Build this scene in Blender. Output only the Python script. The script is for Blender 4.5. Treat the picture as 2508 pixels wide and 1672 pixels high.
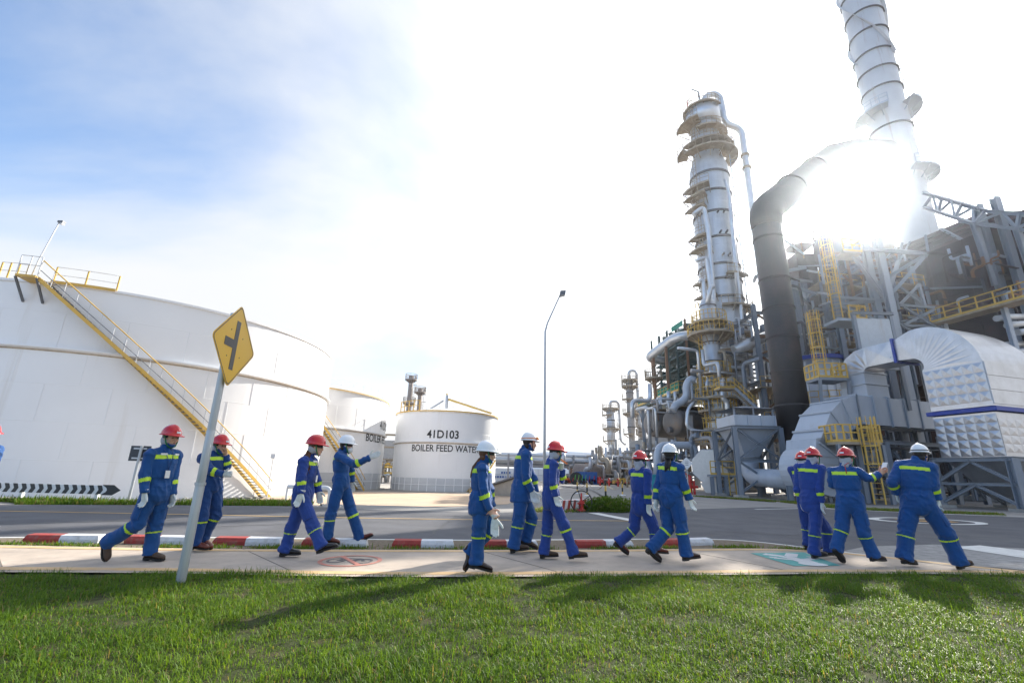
import bpy, bmesh, math, random
import numpy as np
from mathutils import Vector, Matrix, Quaternion, noise as mnoise
R = math.radians
random.seed(7)
for o in list(bpy.data.objects):
    bpy.data.objects.remove(o)
scene = bpy.context.scene
COL = scene.collection

# ------------------------------------------------------------------ camera
LENS, PITCH, ROLL, CAMZ = 16.3, 16.0, 1.5, 1.2
cam = bpy.data.objects.new('camera', bpy.data.cameras.new('camera'))
COL.objects.link(cam)
cam.data.lens = LENS
cam.data.sensor_width = 36.0
cam.data.clip_start = 0.05
cam.data.clip_end = 6000.0
_p, _r = R(PITCH), R(ROLL)
_fwd = Vector((0, math.cos(_p), math.sin(_p)))
_up0 = Vector((0, -math.sin(_p), math.cos(_p)))
_rt0 = Vector((1, 0, 0))
_right = _rt0 * math.cos(_r) + _up0 * math.sin(_r)
_up = _up0 * math.cos(_r) - _rt0 * math.sin(_r)
_M = Matrix((( _right.x, _up.x, -_fwd.x, 0), (_right.y, _up.y, -_fwd.y, 0), (_right.z, _up.z, -_fwd.z, CAMZ), (0, 0, 0, 1)))
cam.matrix_world = _M
scene.camera = cam
FPX = LENS / 36.0 * 2508.0

# ------------------------------------------------------------------ light and sky
SUN_AZ, SUN_EL = R(40.5), R(28.2)
SUN_DIR = Vector((math.sin(SUN_AZ) * math.cos(SUN_EL), math.cos(SUN_AZ) * math.cos(SUN_EL), math.sin(SUN_EL)))
sun = bpy.data.objects.new('sun', bpy.data.lights.new('sun', 'SUN'))
COL.objects.link(sun)
sun.data.energy = 5.0
sun.data.angle = R(0.55)
sun.data.color = (1.0, 0.93, 0.82)
sun.rotation_euler = (-SUN_DIR).to_track_quat('-Z', 'Y').to_euler()

world = bpy.data.worlds.new('World')
scene.world = world
world.use_nodes = True
wt = world.node_tree
wt.nodes.clear()
def wn(t, **kw):
    n = wt.nodes.new(t)
    for k, v in kw.items():
        setattr(n, k, v)
    return n
def wl(a, b):
    wt.links.new(a, b)
def wmath(op, a, b=None, clamp=False):
    n = wn('ShaderNodeMath', operation=op, use_clamp=clamp)
    for i, v in enumerate((a, b)):
        if v is None: continue
        if isinstance(v, (int, float)): n.inputs[i].default_value = v
        else: wl(v, n.inputs[i])
    return n.outputs[0]
sky = wn('ShaderNodeTexSky', sky_type='NISHITA', sun_disc=False)
sky.sun_elevation = SUN_EL
sky.sun_rotation = SUN_AZ
sky.air_density = 1.0
sky.dust_density = 0.25
sky.ozone_density = 3.0
dirv = wn('ShaderNodeTexCoord').outputs['Generated']
sep = wn('ShaderNodeSeparateXYZ'); wl(dirv, sep.inputs[0])
# clouds lie on a high level sheet: direction divided by height, stretched into wisps
zc = wmath('MAXIMUM', sep.outputs['Z'], 0.0)
zc = wmath('ADD', zc, 0.18)
cx = wmath('DIVIDE', sep.outputs['X'], zc)
cy = wmath('DIVIDE', sep.outputs['Y'], zc)
comb = wn('ShaderNodeCombineXYZ'); wl(cx, comb.inputs[0]); wl(cy, comb.inputs[1])
mp = wn('ShaderNodeMapping'); mp.inputs['Rotation'].default_value = (0, 0, R(-35)); mp.inputs['Scale'].default_value = (0.50, 0.62, 1); mp.inputs['Location'].default_value = (3.35, 1.0, 0)
wl(comb.outputs[0], mp.inputs['Vector'])
n1 = wn('ShaderNodeTexNoise'); n1.inputs['Scale'].default_value = 1.0; n1.inputs['Detail'].default_value = 9.0; n1.inputs['Roughness'].default_value = 0.56; n1.inputs['Distortion'].default_value = 0.55
wl(mp.outputs[0], n1.inputs['Vector'])
# glow of the thin cloud round the sun
dot = wn('ShaderNodeVectorMath', operation='DOT_PRODUCT'); wl(dirv, dot.inputs[0]); dot.inputs[1].default_value = SUN_DIR
ca = wmath('MAXIMUM', dot.outputs['Value'], 0.0)
ga = wmath('POWER', ca, 5.0)
gb = wmath('POWER', ca, 60.0)
# cloud cover: thicker toward the sun side and toward the horizon
hz = wmath('SUBTRACT', 1.0, wmath('MAXIMUM', sep.outputs['Z'], 0.0))
hz = wmath('POWER', hz, 4.0)
cov = wmath('ADD', n1.outputs['Fac'], wmath('MULTIPLY', dot.outputs['Value'], 0.19))
cov = wmath('ADD', cov, wmath('MULTIPLY', hz, 0.42))
ramp = wn('ShaderNodeMapRange', interpolation_type='SMOOTHSTEP', clamp=True)
ramp.inputs['From Min'].default_value = 0.425; ramp.inputs['From Max'].default_value = 0.78
wl(cov, ramp.inputs['Value'])
cl = wmath('ADD', 0.485, wmath('MULTIPLY', ga, 0.75))
cl = wmath('ADD', cl, wmath('MULTIPLY', gb, 2.0))
ccol = wn('ShaderNodeVectorMath', operation='SCALE'); ccol.inputs[0].default_value = (0.97, 0.985, 1.0); wl(cl, ccol.inputs['Scale'])
skys = wn('ShaderNodeVectorMath', operation='SCALE'); wl(sky.outputs[0], skys.inputs[0]); skys.inputs['Scale'].default_value = 0.14
mix = wn('ShaderNodeMix', data_type='RGBA'); wl(ramp.outputs[0], mix.inputs['Factor']); wl(skys.outputs[0], mix.inputs['A']); wl(ccol.outputs[0], mix.inputs['B'])
bg = wn('ShaderNodeBackground'); wl(mix.outputs['Result'], bg.inputs['Color']); bg.inputs['Strength'].default_value = 1.0
out = wn('ShaderNodeOutputWorld'); wl(bg.outputs[0], out.inputs['Surface'])

vs = scene.view_settings
vs.view_transform = 'Standard'
vs.look = 'None'
vs.exposure = 1.05
vs.gamma = 1.0
scene.cycles.max_bounces = 6
scene.cycles.diffuse_bounces = 3
scene.cycles.glossy_bounces = 3
scene.cycles.transparent_max_bounces = 6
scene.cycles.caustics_reflective = False
scene.cycles.caustics_refractive = False
scene.cycles.use_denoising = True

# ------------------------------------------------------------------ helpers
def at(px, py, Y):
    """point of the place at depth Y metres seen at a given spot of the photograph"""
    d = _right * ((px - 1254) / FPX) - _up * ((py - 836) / FPX) + _fwd
    t = Y / d.y
    return Vector((0, 0, CAMZ)) + d * t
def gnd(px, py, z=0.0):
    d = _right * ((px - 1254) / FPX) - _up * ((py - 836) / FPX) + _fwd
    t = (z - CAMZ) / d.z
    return Vector((0, 0, CAMZ)) + d * t

MATS = {}
def mat(name, col, rough=0.6, metal=0.0, var=0.12, scale=4.0, bump=0.0, bscale=30.0, col2=None, streak=None, detail=5.0, spec=0.5, coat=0.0):
    """procedural material: base colour with noise variation, optional second colour patches, vertical streaks and bump"""
    if name in MATS: return MATS[name]
    m = bpy.data.materials.new(name); m.use_nodes = True
    nt = m.node_tree; b = nt.nodes['Principled BSDF']
    b.inputs['Roughness'].default_value = rough
    b.inputs['Metallic'].default_value = metal
    b.inputs['Specular IOR Level'].default_value = spec
    if coat: b.inputs['Coat Weight'].default_value = coat
    tc = nt.nodes.new('ShaderNodeTexCoord')
    def noise(sc, det, vec=None, rgh=0.6):
        n = nt.nodes.new('ShaderNodeTexNoise'); n.inputs['Scale'].default_value = sc; n.inputs['Detail'].default_value = det; n.inputs['Roughness'].default_value = rgh
        nt.links.new(vec or tc.outputs['Object'], n.inputs['Vector']); return n
    def mixc(f, a, bb, blend='MIX'):
        x = nt.nodes.new('ShaderNodeMix'); x.data_type = 'RGBA'; x.blend_type = blend
        for s, v in (('Factor', f), ('A', a), ('B', bb)):
            if isinstance(v, (int, float)): x.inputs[s].default_value = v
            elif isinstance(v, tuple): x.inputs[s].default_value = (*v, 1) if len(v) == 3 else v
            else: nt.links.new(v, x.inputs[s])
        return x.outputs['Result']
    def rng(v, a, b_, c=0.0, d=1.0):
        r_ = nt.nodes.new('ShaderNodeMapRange'); nt.links.new(v, r_.inputs['Value'])
        for i, q in zip(('From Min', 'From Max', 'To Min', 'To Max'), (a, b_, c, d)): r_.inputs[i].default_value = q
        return r_.outputs[0]
    n = noise(scale, detail)
    c = mixc(rng(n.outputs['Fac'], .3, .7), tuple(max(0, x * (1 - var)) for x in col), tuple(min(1, x * (1 + var)) for x in col))
    if col2:
        n2 = noise(scale * .45, 6, rgh=.7)
        c = mixc(rng(n2.outputs['Fac'], .52, .72, 0, 0.85), c, col2)
    if streak:
        mpn = nt.nodes.new('ShaderNodeMapping'); mpn.inputs['Scale'].default_value = (1.6, 1.6, 0.10); nt.links.new(tc.outputs['Object'], mpn.inputs['Vector'])
        n3 = noise(streak[1], 5, mpn.outputs[0], .65)
        c = mixc(rng(n3.outputs['Fac'], streak[3] if len(streak) > 3 else .55, .78, 0, streak[2]), c, streak[0])
    nt.links.new(c, b.inputs['Base Color'])
    nr = rng(n.outputs['Fac'], .25, .75, max(0.03, rough - .08), min(1, rough + .08)); nt.links.new(nr, b.inputs['Roughness'])
    if bump:
        n4 = noise(bscale, 4); bp = nt.nodes.new('ShaderNodeBump'); bp.inputs['Strength'].default_value = bump; bp.inputs['Distance'].default_value = 0.02
        nt.links.new(n4.outputs['Fac'], bp.inputs['Height']); nt.links.new(bp.outputs[0], b.inputs['Normal'])
    MATS[name] = m
    return m

def mesh_obj(name, verts, faces, material=None, parent=None, smooth=False, mats=None, fmat=None):
    me = bpy.data.meshes.new(name)
    me.from_pydata([tuple(v) for v in verts], [], faces)
    for m in (mats or ([material] if material else [])): me.materials.append(m)
    if fmat is not None: me.polygons.foreach_set('material_index', fmat)
    if smooth: me.polygons.foreach_set('use_smooth', [True] * len(me.polygons))
    me.update()
    return link(name, me, parent)
def link(name, data, parent=None):
    o = bpy.data.objects.new(name, data); COL.objects.link(o)
    if parent is not None: o.parent = parent
    return o
def thing(name, label, cat, group=None, loc=(0, 0, 0), rz=0.0):
    o = link(name, None); o.location = loc; o.rotation_euler = (0, 0, rz)
    o.empty_display_size = 0.2
    return tag(o, label, cat, group)
def tag(o, label, cat=None, group=None, kind=None):
    o['label'] = label
    if cat: o['category'] = cat
    if group: o['group'] = group
    if kind: o['kind'] = kind
    return o
def structure(o):
    o['kind'] = 'structure'; return o

class MB:
    """collects simple solids into one mesh"""
    def __init__(s): s.v = []; s.f = []; s.sm = []
    def add(s, v, f, smooth=False):
        k = len(s.v); s.v += [tuple(x) for x in v]; s.f += [tuple(i + k for i in q) for q in f]; s.sm += [smooth] * len(f); return s
    def box(s, lo, hi):
        x0, y0, z0 = lo; x1, y1, z1 = hi
        return s.add([(x0,y0,z0),(x1,y0,z0),(x1,y1,z0),(x0,y1,z0),(x0,y0,z1),(x1,y0,z1),(x1,y1,z1),(x0,y1,z1)],
                     [(3,2,1,0),(4,5,6,7),(0,1,5,4),(1,2,6,5),(2,3,7,6),(3,0,4,7)])
    def beam(s, p, q, w, h=None, up=(0,0,1)):
        p = Vector(p); q = Vector(q); h = h or w; d = (q - p)
        if d.length < 1e-6: return s
        d.normalize(); u = Vector(up)
        if abs(d.dot(u)) > .98: u = Vector((0, 1, 0))
        a = d.cross(u).normalized() * (w / 2); b = a.cross(d).normalized() * (h / 2)
        return s.add([p-a-b, p+a-b, p+a+b, p-a+b, q-a-b, q+a-b, q+a+b, q-a+b], [(0,1,2,3),(7,6,5,4),(0,4,5,1),(1,5,6,2),(2,6,7,3),(3,7,4,0)])
    def tube(s, pts, r, n=10, caps=True, closed=False):
        pts = [Vector(p) for p in pts]; N = len(pts)
        rr = r if isinstance(r, (list, tuple)) else [r] * N
        prev = None; V = []
        for i, p in enumerate(pts):
            if closed: t = pts[(i + 1) % N] - pts[i - 1]
            else: t = pts[min(i + 1, N - 1)] - pts[max(i - 1, 0)]
            t.normalize()
            if prev is None:
                u = Vector((0, 0, 1)) if abs(t.z) < .9 else Vector((1, 0, 0))
                a = t.cross(u).normalized()
            else:
                a = (prev - t * prev.dot(t)).normalized()
            prev = a; b = t.cross(a)
            for k in range(n):
                th = 2 * math.pi * k / n
                V.append(p + (a * math.cos(th) + b * math.sin(th)) * rr[i])
        F = []
        for i in range(N if closed else N - 1):
            j = (i + 1) % N
            for k in range(n):
                k2 = (k + 1) % n
                F.append((i*n+k, i*n+k2, j*n+k2, j*n+k))
        s.add(V, F, True)
        if caps and not closed:
            k0 = len(s.v) - len(V)
            s.f.append(tuple(k0 + k for k in range(n))[::-1]); s.sm.append(False)
            s.f.append(tuple(k0 + (N-1)*n + k for k in range(n))); s.sm.append(False)
        return s
    def lathe(s, prof, c=(0,0,0), n=32, a0=0.0, a1=2*math.pi, smooth=True):
        """profile of (radius, z) swept round a vertical axis"""
        full = abs(a1 - a0 - 2*math.pi) < 1e-6
        m = n if full else n + 1
        V = []
        for (r, z) in prof:
            for k in range(m):
                th = a0 + (a1 - a0) * k / n
                V.append((c[0] + r*math.cos(th), c[1] + r*math.sin(th), c[2] + z))
        F = []
        for i in range(len(prof) - 1):
            for k in range(n):
                k2 = (k + 1) % m
                F.append((i*m+k, i*m+k2, (i+1)*m+k2, (i+1)*m+k))
        return s.add(V, F, smooth)
    def prism(s, poly, off):
        """planar polygon pushed along a vector"""
        off = Vector(off); n = len(poly); V = [Vector(p) for p in poly] + [Vector(p) + off for p in poly]
        return s.add(V, [tuple(range(n))[::-1], tuple(range(n, 2*n))] + [(i, (i+1) % n, n + (i+1) % n, n + i) for i in range(n)])
    def build(s, name, material, parent=None):
        o = mesh_obj(name, s.v, s.f, material, parent)
        if any(s.sm): o.data.polygons.foreach_set('use_smooth', s.sm)
        return o

_unit = {}
def unit_mesh(kind, material):
    k = (kind, material.name)
    if k in _unit: return _unit[k]
    b = MB()
    if kind == 'box': b.box((-.5, -.5, 0), (.5, .5, 1))
    elif kind == 'ibeam':
        b.box((-.5, -.5, 0), (.5, -.36, 1)); b.box((-.5, .36, 0), (.5, .5, 1)); b.box((-.09, -.361, 0.0005), (.09, .361, .9995))
    elif kind == 'cyl': b.tube([(0,0,0),(0,0,1)], .5, 14)
    elif kind == 'rod': b.tube([(0,0,0),(0,0,1)], .5, 6)
    me = bpy.data.meshes.new(kind); me.from_pydata(b.v, [], b.f); me.materials.append(material)
    me.polygons.foreach_set('use_smooth', b.sm); me.update()
    _unit[k] = me; return me
def bar(name, p, q, w, material, parent=None, h=None, kind='box', up=(0, 0, 1)):
    """one straight member as an object of its own, sharing its mesh with alike members"""
    p = Vector(p); q = Vector(q); d = q - p; L = d.length
    if L < 1e-5: return None
    d.normalize(); u = Vector(up)
    if abs(d.dot(u)) > .98: u = Vector((0, 1, 0))
    a = d.cross(u).normalized(); b = a.cross(d).normalized()
    o = link(name, unit_mesh(kind, material), parent)
    h = h or w
    o.matrix_local = Matrix(((a.x*w, b.x*h, d.x*L, p.x), (a.y*w, b.y*h, d.y*L, p.y), (a.z*w, b.z*h, d.z*L, p.z), (0,0,0,1)))
    return o
def bend(pts, r=1.0, n=5):
    """rounds the corners of a polyline"""
    pts = [Vector(p) for p in pts]; out = [pts[0]]
    for i in range(1, len(pts) - 1):
        a, b, c = pts[i-1], pts[i], pts[i+1]
        da = (a - b); dc = (c - b); L = min(r, da.length*.49, dc.length*.49)
        p = b + da.normalized()*L; q = b + dc.normalized()*L
        for k in range(n + 1):
            t = k / n; out.append(p*(1-t)**2 + b*2*t*(1-t) + q*t*t)
    out.append(pts[-1]); return out
def pipe(name, pts, r, material, parent=None, br=None, n=12):
    return MB().tube(bend(pts, br or r*3), r, n).build(name, material, parent)
def text_mesh(body, size, extrude=0.0, bold=0.0):
    cu = bpy.data.curves.new('t', 'FONT'); cu.body = body; cu.size = size; cu.align_x = 'CENTER'; cu.align_y = 'CENTER'; cu.offset = bold; cu.resolution_u = 4
    o = bpy.data.objects.new('t', cu); COL.objects.link(o)
    dg = bpy.context.evaluated_depsgraph_get()
    me = bpy.data.meshes.new_from_object(o.evaluated_get(dg)); me.name = 'lettering'
    bpy.data.objects.remove(o); bpy.data.curves.remove(cu)
    return me
# ------------------------------------------------------------------ ground, road, path, lawn
M_ASPH = mat('asphalt', (0.105, 0.107, 0.118), .85, var=.26, scale=1.0, bump=.5, bscale=110, col2=(.145, .143, .145), detail=12, spec=.3)
M_ASPH2 = mat('old asphalt', (0.235, 0.225, 0.215), .85, var=.16, scale=.5, bump=.25, bscale=60, col2=(.28, .265, .245), detail=8)
M_PATH = mat('path concrete', (0.46, 0.385, 0.315), .85, var=.20, scale=2.2, bump=.35, bscale=90, col2=(.29, .245, .21), detail=12)
M_TAN = mat('faded tan paint', (0.60, 0.40, 0.20), .8, var=.18, scale=3, col2=(.47, .38, .29), detail=8)
M_SOIL = mat('soil', (0.16, 0.125, 0.085), .95, var=.4, scale=12, bump=.6, bscale=60, col2=(.24, .2, .15))
M_SAND = mat('sandy ground', (0.50, 0.37, 0.26), .95, var=.12, scale=.6, bump=.2, col2=(.42, .35, .29))
M_LINE = mat('white line paint', (0.62, 0.62, 0.60), .7, var=.12, scale=5, col2=(.46, .46, .45), detail=9)
M_YLINE = mat('yellow line paint', (0.62, 0.40, 0.14), .7, var=.2, scale=4, col2=(.4, .3, .18))
M_GREYG = mat('gravel ground', (0.30, 0.275, 0.25), .95, var=.2, scale=.25, bump=.3, bscale=20, col2=(.36, .32, .28))

def smooth01(t):
    t = max(0.0, min(1.0, t)); return t*t*(3-2*t)
def ground_z(x, y):
    """the tank yard on the left lies a little lower than the road"""
    a = smooth01((y - 17.5 - max(0, x)*.25) / 7.0)
    b = 1 - smooth01((x + 1.0) / 9.0)
    return -0.6 * a * b - 0.03

def sheet(name, poly, z, material, drape=False, sub=0, parent=None):
    V = [(p[0], p[1], z) for p in poly]
    return mesh_obj(name, V, [tuple(range(len(V)))], material, parent)
def strip(name, A, B, z, material, parent=None, drape=0.0):
    """sheet between two polylines of the same length"""
    V = []; n = len(A)
    for p in list(A) + list(B):
        V.append((p[0], p[1], z + (ground_z(p[0], p[1]) + .03 if drape else 0)))
    return mesh_obj(name, V, [(i, i+1, n+i+1, n+i) for i in range(n-1)], material, parent)
def offs(line, d):
    """polyline moved sideways (to the left of its direction)"""
    out = []; n = len(line)
    for i, p in enumerate(line):
        t = (line[min(i+1, n-1)] - line[max(i-1, 0)]); t = Vector((t[0], t[1], 0)).normalized()
        out.append(Vector((p[0] - t.y*d, p[1] + t.x*d, 0)))
    return out
def resample(line, n):
    line = [Vector((p[0], p[1], 0)) for p in line]
    L = [0]
    for a, b in zip(line, line[1:]): L.append(L[-1] + (b-a).length)
    out = []
    for k in range(n):
        s = L[-1]*k/(n-1); i = 0
        while i < len(L)-2 and L[i+1] < s: i += 1
        t = (s - L[i])/(L[i+1]-L[i]); out.append(line[i].lerp(line[i+1], t))
    return out
def smoothline(line, n, it=8):
    q = resample(line, n)
    for _ in range(it):
        q = [q[0]] + [(q[i-1] + q[i]*2 + q[i+1])/4 for i in range(1, n-1)] + [q[-1]]
    return q

# wide base sheet out to the horizon
xs = sorted(set([-2500, -800, -300, -120] + list(range(-60, 62, 2)) + [120, 300, 800, 2500]))
ys = sorted(set([-300, -60, -20] + list(range(-8, 80, 2)) + [90, 110, 150, 250, 500, 1200, 3500]))
gv = [(x, y, ground_z(x, y) - .012) for y in ys for x in xs]
gf = [(j*len(xs)+i, j*len(xs)+i+1, (j+1)*len(xs)+i+1, (j+1)*len(xs)+i) for j in range(len(ys)-1) for i in range(len(xs)-1)]
structure(mesh_obj('ground', gv, gf, M_GREYG, smooth=True))

near_edge = [gnd(*p) for p in ((-700, 1404), (0, 1405), (430, 1407), (860, 1417), (1254, 1416), (1700, 1412), (2100, 1407), (2508, 1410))]
near_edge = [near_edge[0] + Vector((-6, -.6, 0))] + near_edge + [near_edge[-1] + Vector((2.2, -.15, 0)), near_edge[-1] + Vector((5, -1.6, 0))]
far_edge = [gnd(*p) for p in ((-700, 1336), (0, 1337), (292, 1344), (695, 1348), (1100, 1349), (1400, 1349), (1700, 1346), (1898, 1344), (2064, 1354), (2193, 1367), (2341, 1384), (2508, 1402))]
far_edge = [far_edge[0] + Vector((-6, -.6, 0))] + far_edge + [far_edge[-1] + Vector((1.6, -.75, 0)), far_edge[-1] + Vector((3.6, -2.4, 0))]
N_ = 60
NE = smoothline(near_edge, N_, 4); FE = smoothline(far_edge, N_, 2)
structure(strip('footpath', NE, FE, 0.022, M_PATH))
line_e = [gnd(*p) for p in ((-700, 1316), (0, 1318), (256, 1314), (731, 1320), (1160, 1324), (1700, 1320), (1806, 1322), (1898, 1332), (1990, 1343), (2064, 1353.5), (2193, 1366.5), (2341, 1383.5), (2508, 1401.5))]
line_e = [line_e[0] + Vector((-6, -.6, 0))] + line_e + [line_e[-1] + Vector((1.6, -.75, 0)), line_e[-1] + Vector((3.6, -2.4, 0))]
LE = smoothline(line_e, 80, 2)
road_far = [gnd(*p) for p in ((-500, 1230), (0, 1235), (380, 1236), (731, 1239), (1160, 1254), (1400, 1255), (1700, 1246))]
road_far = [road_far[0] + Vector((-30, -6, 0))] + road_far + [Vector((13.2, 24.2, 0)), Vector((17, 22.6, 0)), Vector((22.5, 20.6, 0)), Vector((32, 14, 0)), Vector((44, 4, 0))]
RF = resample(road_far, 80)
RN = [p + Vector((0, 0.03, 0)) for p in LE]; RN = [RN[0] + Vector((-26, -2.6, 0))] + RN[1:-1] + [RN[-1] + Vector((10, -14, 0))]
structure(strip('road', resample(RN, 80), RF, 0.0, M_ASPH))
structure(strip('verge', offs(FE, .0)[:], resample(LE, N_), 0.008, M_SOIL))
ML = [p for p in LE]
wl_ = thing('road_edge_line', 'long thin white edge line along the near side of the asphalt road', 'road marking')
strip('line', offs(ML, -.05), offs(ML, .06), 0.012, M_LINE, wl_)
# tan stripes on both edges of the path
ts = thing('path_stripe', 'faded tan stripe along the grass side of the concrete path', 'path marking', 'tan stripes on the footpath')
strip('paint', offs(NE, 0.10), offs(NE, .27), 0.026, M_TAN, ts)
ts = thing('path_stripe', 'faded tan stripe along the kerb side of the concrete path', 'path marking', 'tan stripes on the footpath')
strip('paint', offs(FE, -.24), offs(FE, -.07), 0.026, M_TAN, ts)
# saw-cut joints of the path slabs
M_JOINT = mat('joint', (.17, .145, .12), .95)
for k in range(5, 58, 7):
    a, b = NE[k], FE[k]
    d = (b - a).normalized(); skew = Vector((-.22, 0, 0))
    bar('slab_joint', a + Vector((0, 0, .0225)), b + skew*((b-a).length/2.2) + Vector((0, 0, .0225)), .014, M_JOINT, bpy.data.objects['footpath'], h=.004)
# yellow centre line
yl = [gnd(*p) for p in ((-600, 1243), (0, 1251), (475, 1260), (860, 1268), (1200, 1273), (1550, 1275.5))]
yl = smoothline([yl[0] + Vector((-14, -1.5, 0))] + yl, 40, 2)
t_ = thing('centre_line', 'thin yellow centre line on the asphalt road left of the stop line', 'road marking')
strip('line', offs(yl, -.05), offs(yl, .05), 0.008, M_YLINE, t_)
# far white edge line, stop line
fl = [gnd(*p) for p in ((1850, 1247), (2027, 1243.5), (2157, 1252), (2300, 1258), (2508, 1264))]
fl = smoothline(fl + [fl[-1] + Vector((5, -3.6, 0))], 24, 1)
t_ = thing('road_edge_line', 'white edge line on the far side of the road before the plant', 'road marking')
strip('line', offs(fl, -.10), offs(fl, .10), 0.010, M_LINE, t_)
a, b = gnd(1453, 1256), gnd(1553, 1275)
t_ = thing('stop_line', 'broad white stop line across the mouth of the side road', 'road marking')
d = (b - a).normalized(); pn = Vector((-d.y, d.x, 0))
strip('line', [a - pn*.2, b - pn*.2], [a + pn*.2, b + pn*.2], 0.009, M_LINE, t_)
# junction road running away between the tank yard and the plant
jl = [gnd(1560, 1254), gnd(1480, 1215), gnd(1450, 1200), Vector((7.0, 60, 0)), Vector((6, 110, 0))]
jr = [gnd(2040, 1247.5), gnd(1900, 1229), gnd(1691, 1215), Vector((13.5, 60, 0)), Vector((13, 110, 0))]
structure(strip('side_road', resample(jl, 30), resample(jr, 30), -0.006, M_ASPH2))
# pale apron in front of the tanks
ap_l = [gnd(790, 1241), gnd(860, 1246), gnd(1000, 1250), gnd(1160, 1254), gnd(1255, 1255)]
ap_r = [Vector((-10.5, 27, 0)), Vector((-8, 29, 0)), Vector((-4, 31, 0)), Vector((0, 36, 0)), Vector((3.5, 44, 0))]
def grid_between(name, A, B, n, material, dz=.012):
    V = []; F = []; m = len(A)
    for j in range(n+1):
        for p, q in zip(A, B):
            c = p.lerp(q, j/n); V.append((c.x, c.y, ground_z(c.x, c.y) + dz + .02))
    for j in range(n):
        for i in range(m-1): F.append((j*m+i, j*m+i+1, (j+1)*m+i+1, (j+1)*m+i))
    return mesh_obj(name, V, F, material, smooth=True)
structure(grid_between('apron', resample(ap_l, 12), resample(ap_r, 12), 12, M_ASPH2))
sd_l = [Vector((-14, 24.5, 0)), Vector((-9, 25.5, 0)), Vector((-3.5, 27.0, 0)), Vector((0.0, 30.5, 0))]
sd_r = [Vector((-17, 40, 0)), Vector((-10, 44, 0)), Vector((-3, 44, 0)), Vector((1.5, 40, 0))]
structure(grid_between('sand_ground', resample(sd_l, 12), resample(sd_r, 12), 10, M_SAND, .03))

# painted marks on the path: no-bicycle ring and green walking-man panel
def decal(name, pts2, org, ux, uy, z, material, parent):
    V = [(org + ux*p[0] + uy*p[1]) for p in pts2]
    return mesh_obj(name, [(v.x, v.y, z) for v in V], [tuple(range(len(V)))], material, parent)
def ring_strip(name, org, ux, uy, r0, r1, z, material, parent, n=48, a0=0, a1=2*math.pi):
    V = []; 
    for k in range(n+1):
        th = a0 + (a1-a0)*k/n
        for r in (r0, r1):
            p = org + ux*math.cos(th)*r + uy*math.sin(th)*r; V.append((p.x, p.y, z))
    return mesh_obj(name, V, [(2*i, 2*i+1, 2*i+3, 2*i+2) for i in range(n)], material, parent)
M_REDP = mat('faded red paint', (0.57, 0.225, 0.17), .8, var=.2, scale=6, col2=(.5, .3, .24), detail=9)
M_DKP = mat('faded dark paint', (0.13, 0.12, 0.125), .85, var=.2, scale=8, col2=(.26, .23, .21), detail=9)
M_GRNP = mat('green panel paint', (0.10, 0.36, 0.33), .75, var=.14, scale=5, col2=(.2, .38, .34), detail=9)
M_WHP = mat('white mark paint', (0.62, 0.63, 0.62), .75, var=.1, scale=6, col2=(.5, .5, .48))
t_ = thing('no_cycling_mark', 'faded red prohibition ring over a bicycle painted on the path', 'path marking')
c = gnd(858, 1377); rx = (gnd(935, 1378) - gnd(781, 1378)).length/2; ry = abs(gnd(858, 1363).y - gnd(858, 1392).y)/2
ux, uy = Vector((rx, 0, 0)), Vector((0.06*rx, ry, 0))
ring_strip('ring', c, ux, uy, .86, 1.0, .0275, M_REDP, t_)
a = math.radians(128)
for nm, q0, q1, w in (('slash', (math.cos(2.25)*.9, math.sin(2.25)*.9), (math.cos(-.92)*.9, math.sin(-.92)*.9), .13),):
    p, q = c + ux*q0[0] + uy*q0[1], c + ux*q1[0] + uy*q1[1]
    d = (q-p).normalized(); s_ = Vector((-d.y, d.x, 0))*w*rx*.62
    mesh_obj(nm, [tuple(v + Vector((0, 0, .0290))) for v in (p-s_, q-s_, q+s_, p+s_)], [(0, 1, 2, 3)], M_REDP, t_)
for wx in (-.45, .42):
    ring_strip('wheel', c + ux*wx + uy*-.02, ux*.30, uy*.42, .72, 1.0, .0262, M_DKP, t_, 28)
def stroke(nm, p, q, w, z, m, par):
    d = (q-p).normalized(); s_ = Vector((-d.y, d.x, 0))*w/2
    return mesh_obj(nm, [tuple(Vector((v.x, v.y, z))) for v in (p-s_, q-s_, q+s_, p+s_)], [(0, 1, 2, 3)], m, par)
def cc(u, v): return c + ux*u + uy*v
for i, (p, q) in enumerate((((-.45, 0), (-.22, .38)), ((-.22, .38), (.25, .38)), ((.25, .38), (.42, 0)), ((-.22, .38), (-.02, -.02)), ((-.02, -.02), (.25, .38)), ((-.45, 0), (-.02, -.02)))):
    stroke('bicycle_frame', cc(*p), cc(*q), .045, .0264 + i*.00012, M_DKP, t_)
t_ = thing('walkway_mark', 'green panel with a white walking figure painted on the path', 'path marking')
g4 = [gnd(*p) for p in ((1838, 1358), (1968, 1355.5), (2060, 1389), (1945, 1390))]
mesh_obj('panel', [(p.x, p.y, .0275) for p in g4], [(0, 1, 2, 3)][::1], M_GRNP, t_)
def q4(u, v):   # u along the long side, v across
    return g4[0].lerp(g4[3], u).lerp(g4[1].lerp(g4[2], u), v)
fig = [((.10, .18), (.32, .40), .14), ((.32, .40), (.50, .50), .17), ((.10, .72), (.34, .52), .14), ((.50, .50), (.80, .52), .22), ((.60, .60), (.50, .92), .10), ((.50, .92), (.36, .86), .09), ((.62, .44), (.42, .14), .10), ((.42, .14), (.34, .16), .09)]
for i, (p, q, w) in enumerate(fig):
    stroke('walking_figure', q4(*p), q4(*q), w*1.3, .0292 + i*.0002, M_WHP, t_)
hd = q4(.90, .50)
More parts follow.
